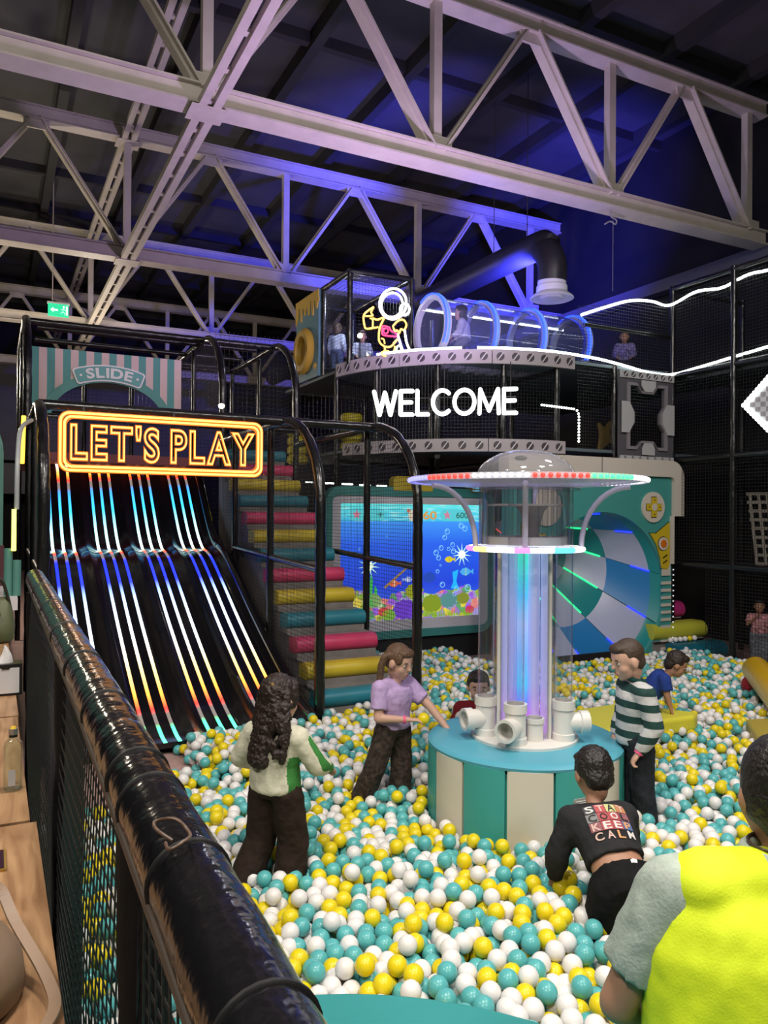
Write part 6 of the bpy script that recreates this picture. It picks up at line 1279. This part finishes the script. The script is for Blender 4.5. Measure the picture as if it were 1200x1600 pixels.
def band(root, J, hp, q, parts):
    bd_ = MB(); w = J['elL'].lerp(J['wrL'], 0.97); d = (J['wrL']-J['elL']).normalized(); caps(bd_, w-d*.008, w+d*.008, .027, .027, flat=True); o = bpy.data.objects.new('wristband', bd_.mesh('wristband', mat('pink_wristband', (0.8, 0.10, 0.25), 0.5))); COL.objects.link(o); o.parent = root
    c = MB(); nk = J['neck']; c.tube([nk+Vector((.055*math.cos(a), .005+.05*math.sin(a), .012+.012*math.sin(a))) for a in np.linspace(0, 2*math.pi, 20, endpoint=False)], .016, 8, closed=True); skin_over(c, 'collar', fabric('dark_green_collar', (0.008, 0.045, 0.04)), root, .007, 2)
person('boy with cropped hair in a green and white striped top beside the fountain', (4.37, 4.34), (-0.97, -0.10), over=dict(head=(0, .05, .955), elL=(-.165, -.03, .63), wrL=(-.15, .05, .50), elR=(.15, .0, .64), wrR=(.13, .06, .51), ankL=(-.06, -.05, .05), kneeL=(-.06, -.01, .29), ankR=(.06, .05, .05)), H=1.11,
       look=(-.06, 1, -.30), skin='fair', shirt=striped(), hem=-0.15, trousers=fabric('dark_grey_jeans', (0.022, 0.025, 0.032)), wide=.006, shoes=mat('dark_trainer', (0.02, 0.02, 0.02), 0.6), hair=MIDBR, hairfn=crop_hair, vox=.0075, curl=1.0, extra_parts=band)
# ---- boy in black sweatshirt, kneeling
def stay_print(root, J, hp, q, parts):
    sh = parts['shirt'].data; bv_ = BVHTree.FromPolygons([v.co.copy() for v in sh.vertices], [tuple(p.vertices) for p in sh.polygons])
    p0, c0 = J['pelvis'], J['chest']; b_ = (c0-p0).normalized(); a_ = Vector((1, 0, 0)); n_ = a_.cross(b_).normalized(); n_ = n_ if n_.z > 0 else -n_
    o_ = p0.lerp(c0, 0.62)+n_*0.25
    def press(pts, lift):
        out = []
        for u, v in pts:
            st_ = o_+a_*u+b_*v; h = bv_.ray_cast(st_, -n_); out.append((h[0] if h[0] is not None else st_-n_*0.15)+n_*lift)
        return out
    rows = ['STAY', 'COOL', 'KEEP', 'CALM']; TC = {'r': (0.45, 0.08, 0.09), 'k': (0.05, 0.05, 0.06), 'y': (0.55, 0.55, 0.25), 'o': (0.5, 0.22, 0.10), 'g': (0.22, 0.22, 0.22), 'b': (0.10, 0.16, 0.35), 'm': (0.28, 0.10, 0.12)}
    tiles = ['kryo', 'grrm', 'mrrb', 'kkkk']; lets = ['wpkp', 'kkwk', 'pwwo', 'ppow']; LC = {'w': (0.7, 0.68, 0.66), 'p': (0.65, 0.45, 0.40), 'k': (0.02, 0.02, 0.02), 'o': (0.7, 0.35, 0.15)}
    w, h = 0.046, 0.040
    for i, row in enumerate(rows):
        for j, chh in enumerate(row):
            x = (j-1.5)*w*1.04; y = (1.5-i)*h*1.06+.035
            g = 4; pts = [(x-w/2+w*a/g, y-h/2+h*b/g) for b in range(g+1) for a in range(g+1)]; V = press(pts, .0035)
            m = MB(); m.add(V, [(b*(g+1)+a, b*(g+1)+a+1, (b+1)*(g+1)+a+1, (b+1)*(g+1)+a) for b in range(g) for a in range(g)])
            if i < 3: o = bpy.data.objects.new('print_tile', m.mesh('print_tile', mat('print_tile_'+tiles[i][j], TC[tiles[i][j]], 0.7))); COL.objects.link(o); o.parent = root
            GV, GF = glyph(chh, 1.0, 0, 0.02, 0, 3); gx0, gx1 = GV[:, 0].min(), GV[:, 0].max(); gy = GV[:, 1].max()
            pts = [(x-w*.36+w*.72*(p[0]-gx0)/(gx1-gx0), y-h*.40+h*.80*p[1]/gy) for p in GV]; m = MB(); m.add(press(pts, .0055), GF)
            o = bpy.data.objects.new('print_letter', m.mesh('print_letter', mat('print_letter_'+lets[i][j], LC[lets[i][j]], 0.7))); COL.objects.link(o); o.parent = root
    # white tag on the waistband
    m = MB(); c = p0.lerp(c0, 0.16)+n_*0.098+Vector((.03, 0, 0)); m.prism([(-.014, -.008), (.012, -.010), (.016, .004), (0, .010), (-.012, .006)], c, a_, b_, n_, 0, .003); o = bpy.data.objects.new('white_tag', m.mesh('white_tag', mat('white_tag', (0.75, 0.75, 0.75), 0.6))); COL.objects.link(o); o.parent = root
person('kneeling boy in black sweatshirt with coloured STAY COOL KEEP CALM print on the back', (3.04, 3.10), (-0.12, 1.0), pose=KNEEL, H=1.08,
       over=dict(pelvis=(0.01, 0, .33), chest=(-.01, .235, .50), neck=(-.015, .28, .545), head=(.01, .33, .655), hipL=(-.055, .0, .31), hipR=(.065, 0, .31), kneeL=(-.08, .06, .07), kneeR=(.09, .06, .07), ankL=(-.07, -.18, .05), ankR=(.08, -.18, .05), shL=(-.125, .22, .505), shR=(.105, .23, .505), elL=(-.18, .24, .36), elR=(.16, .30, .36), wrL=(-.17, .30, .23), wrR=(.09, .38, .23)),
       look=(-.05, 1, -.45), up=(0, .3, 1), skin='tan', shirt=fabric('charcoal_sweatshirt', (0.024, 0.024, 0.026)), hem=.32, trousers=fabric('black_joggers', (0.007, 0.007, 0.008)), wide=.008, hair=BLK, hairfn=short_hair, vox=.0075, extra_parts=stay_print, fat=1.08, waist=.20)
# ---- man in yellow vest, seated on the bench, back to the viewer
MANP = dict(pelvis=(0, 0, .66), chest=(0, .03, 1.09), neck=(.03, .045, 1.17), head=(.055, .085, 1.295), hipL=(-.10, .02, .66), hipR=(.10, .02, .66), kneeL=(-.07, .38, .50), kneeR=(.10, .40, .50), ankL=(-.07, .36, .08), ankR=(.12, .38, .08),
            shL=(-.205, .06, 1.10), shR=(.195, .03, 1.10), elL=(-.315, .09, .84), elR=(.290, .0, .84), wrL=(-.20, .20, .74), wrR=(.20, .20, .74))
MENTA = fabric('sage_grey_tshirt', (0.38, 0.44, 0.39)); HIVIS = mat('fluorescent_yellow_mesh', (0.72, 0.86, 0.015), 0.7, bump=0.1, bscale=200, emis=(0.5, 0.7, 0.0), strength=0.0)
def vest(root, J, hp, q, parts):
    p, c, n = J['pelvis'], J['chest'], J['neck']; ax_ = (c-p).normalized(); m = MB()
    loft(m, [(p.lerp(c, t), rx, ry, ax_) for t, rx, ry in ((-.15, .285, .19), (.2, .285, .185), (.5, .280, .18), (.8, .272, .165), (.95, .250, .140), (1.06, .21, .105))])
    caps(m, c+Vector((-.145, 0, .03)), c+Vector((.145, 0, .03)), .078, .078)
    skin_over(m, 'safety_vest', HIVIS, root, .012, 4, 0.022, 0.11)
    for x in (-.188,): 
        t = MB(); t.tube([p.lerp(c, u)+Vector((x*(1.12 if u < .8 else 1.0), -.085+.02*u, 0)) for u in (0.1, .3, .5, .7, .9)], .006, 6); skin_over(t, 'vest_binding', HIVIS, root, .006, 2)
    t = MB(); t.tube([n+Vector((.075*math.cos(a), .0+.07*math.sin(a), .012)) for a in np.linspace(0, 2*math.pi, 24, endpoint=False)], .016, 8, closed=True); skin_over(t, 'shirt_collar', MENTA, root, .009, 2)
    k = MB(); k.tube([n+Vector((.067*math.cos(a), .006+.06*math.sin(a), .030)) for a in np.linspace(0, 2*math.pi, 24, endpoint=False)], .0035, 6, closed=True); o = bpy.data.objects.new('necklace', k.mesh('necklace', mat('dark_necklace', (0.05, 0.03, 0.02), 0.4))); COL.objects.link(o); o.parent = root
def man_hair(c, he, hp, q): he(c, (0, -.020, .030), (.079, .086, .083)); he(c, (0, -.052, -.03), (.070, .050, .062)); he(c, (-.06, -.02, -.0), (.022, .045, .05)); he(c, (.06, -.02, -.0), (.022, .045, .05))
man_hair.disp = (0.003, 0.01)
person('man with dark cropped hair in a fluorescent yellow vest, back to the viewer', (1.895, 1.355), (-0.06, 1.0), pose=MANP, H=1.0, look=(.02, 1, -.1), skin='tan', shirt=MENTA, sleeve='short', hem=-.1, trousers=fabric('navy_trousers', (0.02, 0.022, 0.035)), shoes=mat('dark_trainer', (0.02, 0.02, 0.02), 0.6), hair=BLK, hairfn=man_hair, vox=.012, fat=1.42, hs=1.22, extra_parts=vest)
# ---- smaller figures
person('small boy in dark red top crouching behind the clear tubes, white ball in hand', (3.96, 5.86), (-0.05, -1.0), pose=KNEEL, H=1.0, over=dict(wrR=(.13, .12, .50), elR=(.16, .03, .42)), skin='fair', look=(0, 1, -.1), shirt=fabric('dark_red_top', (0.20, 0.015, 0.02)), trousers=fabric('navy_trousers', (0.02, 0.022, 0.035)), hair=BLK, hairfn=short_hair, vox=.010)
person('boy in royal blue top bending onto the yellow beam, behind the striped boy', (6.36, 6.20), (0.86, -0.15), pose=KNEEL, H=1.0, over=dict(pelvis=(0, 0, .36), hipL=(-.06, 0, .34), hipR=(.06, 0, .34), chest=(0, .16, .53), neck=(0, .20, .57), head=(0, .27, .66), shL=(-.11, .15, .54), shR=(.11, .15, .54), elL=(-.13, .19, .42), elR=(.13, .17, .42), wrL=(-.13, .22, .31), wrR=(.13, .20, .31)), skin='tan', look=(0, 1, -.5), shirt=fabric('royal_blue_top', (0.02, 0.05, 0.25)), sleeve='short', trousers=fabric('black_joggers', (0.007, 0.007, 0.008)), hair=DKBR, hairfn=short_hair, vox=.010)
CHKP = mat('grey_check_trousers', (0.14, 0.15, 0.18), 0.9, noise=0.6, nscale=40)
person('child in pink and white top and grey checked trousers standing behind the right-hand net', (10.98, 8.25), (-0.35, -0.95), H=0.84, over=dict(elR=(.17, .06, .68), wrR=(.06, .13, .80)), skin='olive', shirt=mat('pink_white_print', (0.45, 0.20, 0.22), 0.9, noise=0.7, nscale=25), sleeve='short', trousers=CHKP, wide=.01, hair=BLK, hairfn=short_hair, vox=.013, shoes=mat('dark_trainer', (0.02, 0.02, 0.02), 0.6))
BLUSH = mat('pale_blue_stripe_top', (0.42, 0.50, 0.66), 0.9, noise=0.3, nscale=40)
person('child in pale blue top and jeans standing in the tower cage, back turned', (5.78, 13.35), (0.5, 0.85), H=0.80, base=Z2, skin='fair', shirt=BLUSH, trousers=fabric('blue_jeans', (0.08, 0.12, 0.22)), hair=MIDBR, hairfn=bob_hair, vox=.013)
person('small child in pale blue top crouching in the tower cage beside the lamp', (6.02, 12.75), (0.1, -1), pose=KNEEL, H=0.80, base=Z2, skin='fair', shirt=BLUSH, trousers=fabric('navy_trousers', (0.02, 0.022, 0.035)), hair=MIDBR, hairfn=short_hair, vox=.013)
person('dark-haired girl in white top kneeling inside the clear tunnel', (7.12, 11.0), (-0.9, 0.2), pose=KNEEL, H=0.92, base=Z2+0.08, skin='fair', shirt=fabric('white_top', (0.55, 0.52, 0.60)), trousers=fabric('grey_leggings', (0.2, 0.2, 0.25)), hair=BLK, hairfn=bob_hair, vox=.012)
person('child in violet print top behind the dark net above the hatch board', (10.35, 10.6), (-0.3, -1), pose=KNEEL, H=0.85, base=Z2, skin='tan', shirt=mat('violet_print', (0.22, 0.18, 0.40), 0.9, noise=0.6, nscale=25), trousers=fabric('navy_trousers', (0.02, 0.022, 0.035)), hair=BLK, hairfn=bob_hair, vox=.014)
cl = thing('cage_lamp', 'small bright round lamp held inside the tower cage', 'lamp', (5.72, 12.2, 5.35)); MB().ball((5.72, 12.2, 5.4), 0.045, 12, 8).build('bulb', glow('cage_lamp_glow', (1, 0.98, 0.9), 15), cl, 60); MB().tube([(5.72, 12.2, 4.82), (5.72, 12.2, 5.37)], 0.012, 6).build('stem', BLACKTIE, cl)
# ================================================================== BALL PIT
BRAD = 0.0385/S; rb_ = BRAD; fz = FZ
def inpit(x, y):
    ok = (x > 0.36) & (x < 10.5) & (y > 0.5)
    lim = np.where(x < 3.36, 7.82, np.where(x < 4.66, 8.22, np.where(x < 6.9, 11.15, 9.42)))
    ok &= y < lim
    ok &= ~((x < 1.35+0.05*np.sin(y*5)) & (y > 6.25+0.1*np.sin(x*7)))
    ok &= ~((x < 1.75) & (y > 6.9+0.08*np.sin(x*9)))
    ok &= np.hypot(x-UX, y-UY) > UR+rb_+0.005
    ok &= np.hypot(x-BCX, y-BCY) > BR+rb_+0.005
    d = x*math.sin(YAW)+y*math.cos(YAW); r = x*math.cos(YAW)-y*math.sin(YAW)
    ok &= (d > 2.0) & (r/d > -0.62) & (r/d < 0.80)
    return ok
def hgt(x, y):
    h = 0.06+0.05*np.sin(x*1.7+0.6)*np.sin(y*1.3+1.1)+0.03*np.sin(x*3.9+y*2.7)
    h -= 0.12*np.exp(-(((x-8.6)/1.3)**2+((y-9.0)/0.9)**2))
    h += 0.06*np.exp(-(((x-2.4)/0.9)**2+((y-3.2)/0.9)**2))
    h -= 0.05*np.exp(-(((x-1.9)/0.6)**2+((y-6.7)/0.7)**2))
    return h
sp = 2*rb_*1.03; pts = []
for lay in range(4):
    z = fz+rb_+lay*rb_*1.66; yy = np.arange(0.5, 11.3, sp*0.866)
    for i, y in enumerate(yy):
        xs = np.arange(0.3, 10.6, sp)+(sp/2 if i % 2 else 0)+(sp*0.5 if lay % 2 else 0)
        ys = np.full_like(xs, y+(sp*0.29 if lay % 2 else 0)); xs = xs+rng.uniform(-sp*0.5, sp*0.5, xs.size); ys = ys+rng.uniform(-sp*0.5, sp*0.5, xs.size)
        top = hgt(xs, ys)+rng.normal(0, 0.03, xs.size)
        k = inpit(xs, ys) & (z+rb_*0.4 < top)
        far = (xs*math.sin(YAW)+ys*math.cos(YAW)) > 6.2
        if lay == 0: k &= ~far | (rng.random(xs.size) < 0.75)
        pts.append(np.stack([xs[k], ys[k], np.full(k.sum(), z)], 1))
B = np.concatenate(pts)
# yellow beam, wedge, roll and legs keep their own room
legs = np.array([(a/S, b/S, c/S) for a, b, c in LEGSPOTS])
keep = np.ones(len(B), bool)
for lx, ly, lz in legs: keep &= np.hypot(B[:, 0]-lx, B[:, 1]-ly) > 0.10
B = B[keep]
# settle: push overlapping balls apart, let gravity and the floor act
kd = kdtree.KDTree(len(B))
for i, p in enumerate(B): kd.insert(p, i)
kd.balance(); I = []; Jx = []
for i, p in enumerate(B):
    for _, j, dist in kd.find_range(p, rb_*3.0):
        if j > i: I.append(i); Jx.append(j)
I = np.array(I); Jx = np.array(Jx); B0 = B.copy()
for it in range(60):
    D = B[Jx]-B[I]; L_ = np.linalg.norm(D, axis=1)+1e-9; ov = np.clip(2*rb_-L_, 0, None)*0.42
    mv = D/L_[:, None]*ov[:, None]
    for ax_ in range(3):
        B[:, ax_] += np.bincount(Jx, mv[:, ax_], len(B))-np.bincount(I, mv[:, ax_], len(B))
    if it < 45: B[:, 2] -= 0.0015
    B[:, 2] = np.maximum(B[:, 2], fz+rb_)
    B = np.where(np.linalg.norm(B-B0, axis=1)[:, None] > 0.09, B0+(B-B0)*0.9, B)
    for cx_b, cy_b, rr in ((UX, UY, UR+rb_+0.012), (BCX, BCY, BR+rb_)):
        q_ = np.hypot(B[:, 0]-cx_b, B[:, 1]-cy_b); w_ = q_ < rr; sc = np.where(w_, rr/np.maximum(q_, 1e-6), 1.0); B[:, 0] = cx_b+(B[:, 0]-cx_b)*sc; B[:, 1] = cy_b+(B[:, 1]-cy_b)*sc
# strays on the bare mat by the slide and on the entrance steps
strays = [gp(281, 1181, FZ), gp(300, 1178, FZ), gp(298, 1196, FZ), gp(297, 1219, FZ), gp(313, 1185, FZ), gp(336, 1170, FZ)]
ST = np.array([(p.x, p.y, FZ+rb_) for p in strays]); stc = [1, 0, 1, 0, 1, 0]
es_ = np.array([(10.35+0.115*k, 9.48, 0.10+rb_) for k in range(6)]+[(10.4+0.12*k, 9.83, 0.42+rb_) for k in range(4)]+[(3.52, 8.62, 0.175+0.24)])
n_main = len(B); B = np.concatenate([B, ST, es_])
colr = rng.choice(3, len(B), p=[0.44, 0.33, 0.23]); colr[n_main:n_main+len(stc)] = stc; colr[-1] = 0
d_ = B[:, 0]*math.sin(YAW)+B[:, 1]*math.cos(YAW); r_c = B[:, 0]*math.cos(YAW)-B[:, 1]*math.sin(YAW)
pxx = 600+1200*r_c/d_; pyy = 805+1200*(2.25-B[:, 2])/d_
def ballmat(n, c): return mat(n, c, 0.28, noise=0.05, nscale=3, spec=0.45, sss=0.0)
BM = [ballmat('white_ball_plastic', (0.78, 0.76, 0.75)), ballmat('turquoise_ball_plastic', (0.10, 0.43, 0.44)), ballmat('yellow_ball_plastic', (0.78, 0.62, 0.012))]
BN = ('white', 'turquoise', 'yellow')
def ico(sub):
    b = bmesh.new(); bmesh.ops.create_icosphere(b, subdivisions=sub, radius=BRAD*S); V = np.array([v.co[:] for v in b.verts]); F = np.array([[v.index for v in f.verts] for f in b.faces]); b.free(); return V, F
V3, F3 = ico(3); V2, F2 = ico(2); V1, F1 = ico(1)
# a ball is "top" when nothing rests right above it towards the viewer
kd = kdtree.KDTree(len(B))
for i, p in enumerate(B): kd.insert(p, i)
kd.balance(); camp = Vector((0, 0, 2.25)); hidden = np.zeros(len(B), bool)
for i, p in enumerate(B):
    p = Vector(p); q_ = p+(camp-p).normalized()*rb_*1.75
    if any(j != i and dist < rb_*0.75 for _, j, dist in kd.find_range(q_, rb_*0.75)): hidden[i] = True
inview = (pxx > 330) & (pxx < 1190) & (pyy < 1610) & (pyy > 1000) & ~hidden & ~((pxx > 945) & (pyy > 1330)) & ~((pyy > 1545) & (pxx < 900)) & (pxx > 255+0.56*(pyy-1250))
order = sorted(np.nonzero(inview)[0], key=lambda i: d_[i])
single = order[:286]+list(range(n_main, n_main+6))
bm3 = []
for c in range(3):
    me = bpy.data.meshes.new('ball'); me.from_pydata(V3.tolist(), [], F3.tolist()); me.materials.append(BM[c]); me.polygons.foreach_set('use_smooth', [True]*len(F3)); bm3.append(me)
for i in single:
    o = bpy.data.objects.new(BN[colr[i]]+'_ball', bm3[colr[i]]); o.location = Vector(B[i])*S; o.rotation_euler = (random.random()*6, random.random()*6, 0); COL.objects.link(o)
    if i >= n_main: tag(o, '%s plastic ball lying loose on the bare pink mat at the slide foot' % BN[colr[i]], 'ball', 'stray %s balls at the slide foot' % BN[colr[i]])
    else:
        x_, y_ = B[i][0], B[i][1]; cn = BN[colr[i]]
        spots = [(np.hypot(x_-BCX, y_-BCY)-BR, 0.30, 'lying against the edge of the turquoise round bench'), (np.hypot(x_-UX, y_-UY)-UR, 0.32, 'lying against the striped base of the fountain'), (np.hypot(x_-2.95, y_-3.25), 0.62, 'lying around the kneeling boy in black'), (np.hypot(x_-1.60, y_-4.62), 0.55, 'lying at the feet of the girl in cream and green'), (x_-0.36, 0.9, 'lying near the black balustrade'), (np.hypot(x_-4.4, y_-4.3), 0.6, 'lying at the feet of the boy in stripes')]
        hit = [s_ for s_ in spots if s_[0] < s_[1]]; where = min(hit)[2] if hit else ('in the open pit nearer to the round bench' if d_[i] < 3.95 else 'in the open pit nearer to the fountain')
        tag(o, '%s plastic ball %s' % (cn, where), 'ball', '%s balls %s' % (cn, where))
rest = np.setdiff1d(np.arange(len(B)), np.array(single))
VV = []; FF = []; MM = []; off = 0
for sel, V_, F_ in ((rest[(d_[rest] < 5.6) & ~hidden[rest]], V3, F3), (rest[((d_[rest] >= 5.6) | hidden[rest]) & ~(hidden[rest] & (B[rest, 2] < fz+rb_*1.3))], V2, F2), (rest[hidden[rest] & (B[rest, 2] < fz+rb_*1.3)], V1, F1)):
    n = len(sel); VV.append((B[sel]*S)[:, None, :]+V_[None]); FF.append(off+(np.arange(n)*len(V_))[:, None, None]+F_[None]); MM.append(np.repeat(colr[sel], len(F_))); off += n*len(V_)
VV = np.concatenate([v.reshape(-1, 3) for v in VV]); FF = np.concatenate([f.reshape(-1, 3) for f in FF]); MM = np.concatenate(MM)
me = bpy.data.meshes.new('pit_balls'); me.vertices.add(len(VV)); me.vertices.foreach_set('co', VV.ravel()); me.loops.add(FF.size); me.loops.foreach_set('vertex_index', FF.ravel().astype(np.int32))
me.polygons.add(len(FF)); me.polygons.foreach_set('loop_start', np.arange(0, FF.size, 3, dtype=np.int32)); me.polygons.foreach_set('material_index', MM.astype(np.int32)); me.polygons.foreach_set('use_smooth', np.ones(len(FF), bool))
for m_ in BM: me.materials.append(m_)
me.update(); me.validate()
pb = bpy.data.objects.new('pit_balls', me); COL.objects.link(pb); tag(pb, 'sea of white, turquoise and yellow plastic balls filling the pit', 'balls', kind='stuff')
# the balls the children hold
def held(col, p, lab):
    o = bpy.data.objects.new(BN[col]+'_ball', bm3[col]); o.location = p; COL.objects.link(o); tag(o, lab, 'ball')
M_ = [o for o in COL.objects if o.name.startswith('person') and 'lilac' in o.get('label', '')][0]
held(2, M_.location+M_.rotation_euler.to_matrix() @ Vector((-.03, .235, .632)), 'yellow plastic ball held by the girl in the lilac top')
M_ = [o for o in COL.objects if o.name.startswith('person') and 'dark red top' in o.get('label', '')][0]
held(0, M_.location+M_.rotation_euler.to_matrix() @ Vector((.13, .19, .52)), 'white plastic ball held by the small boy in dark red')
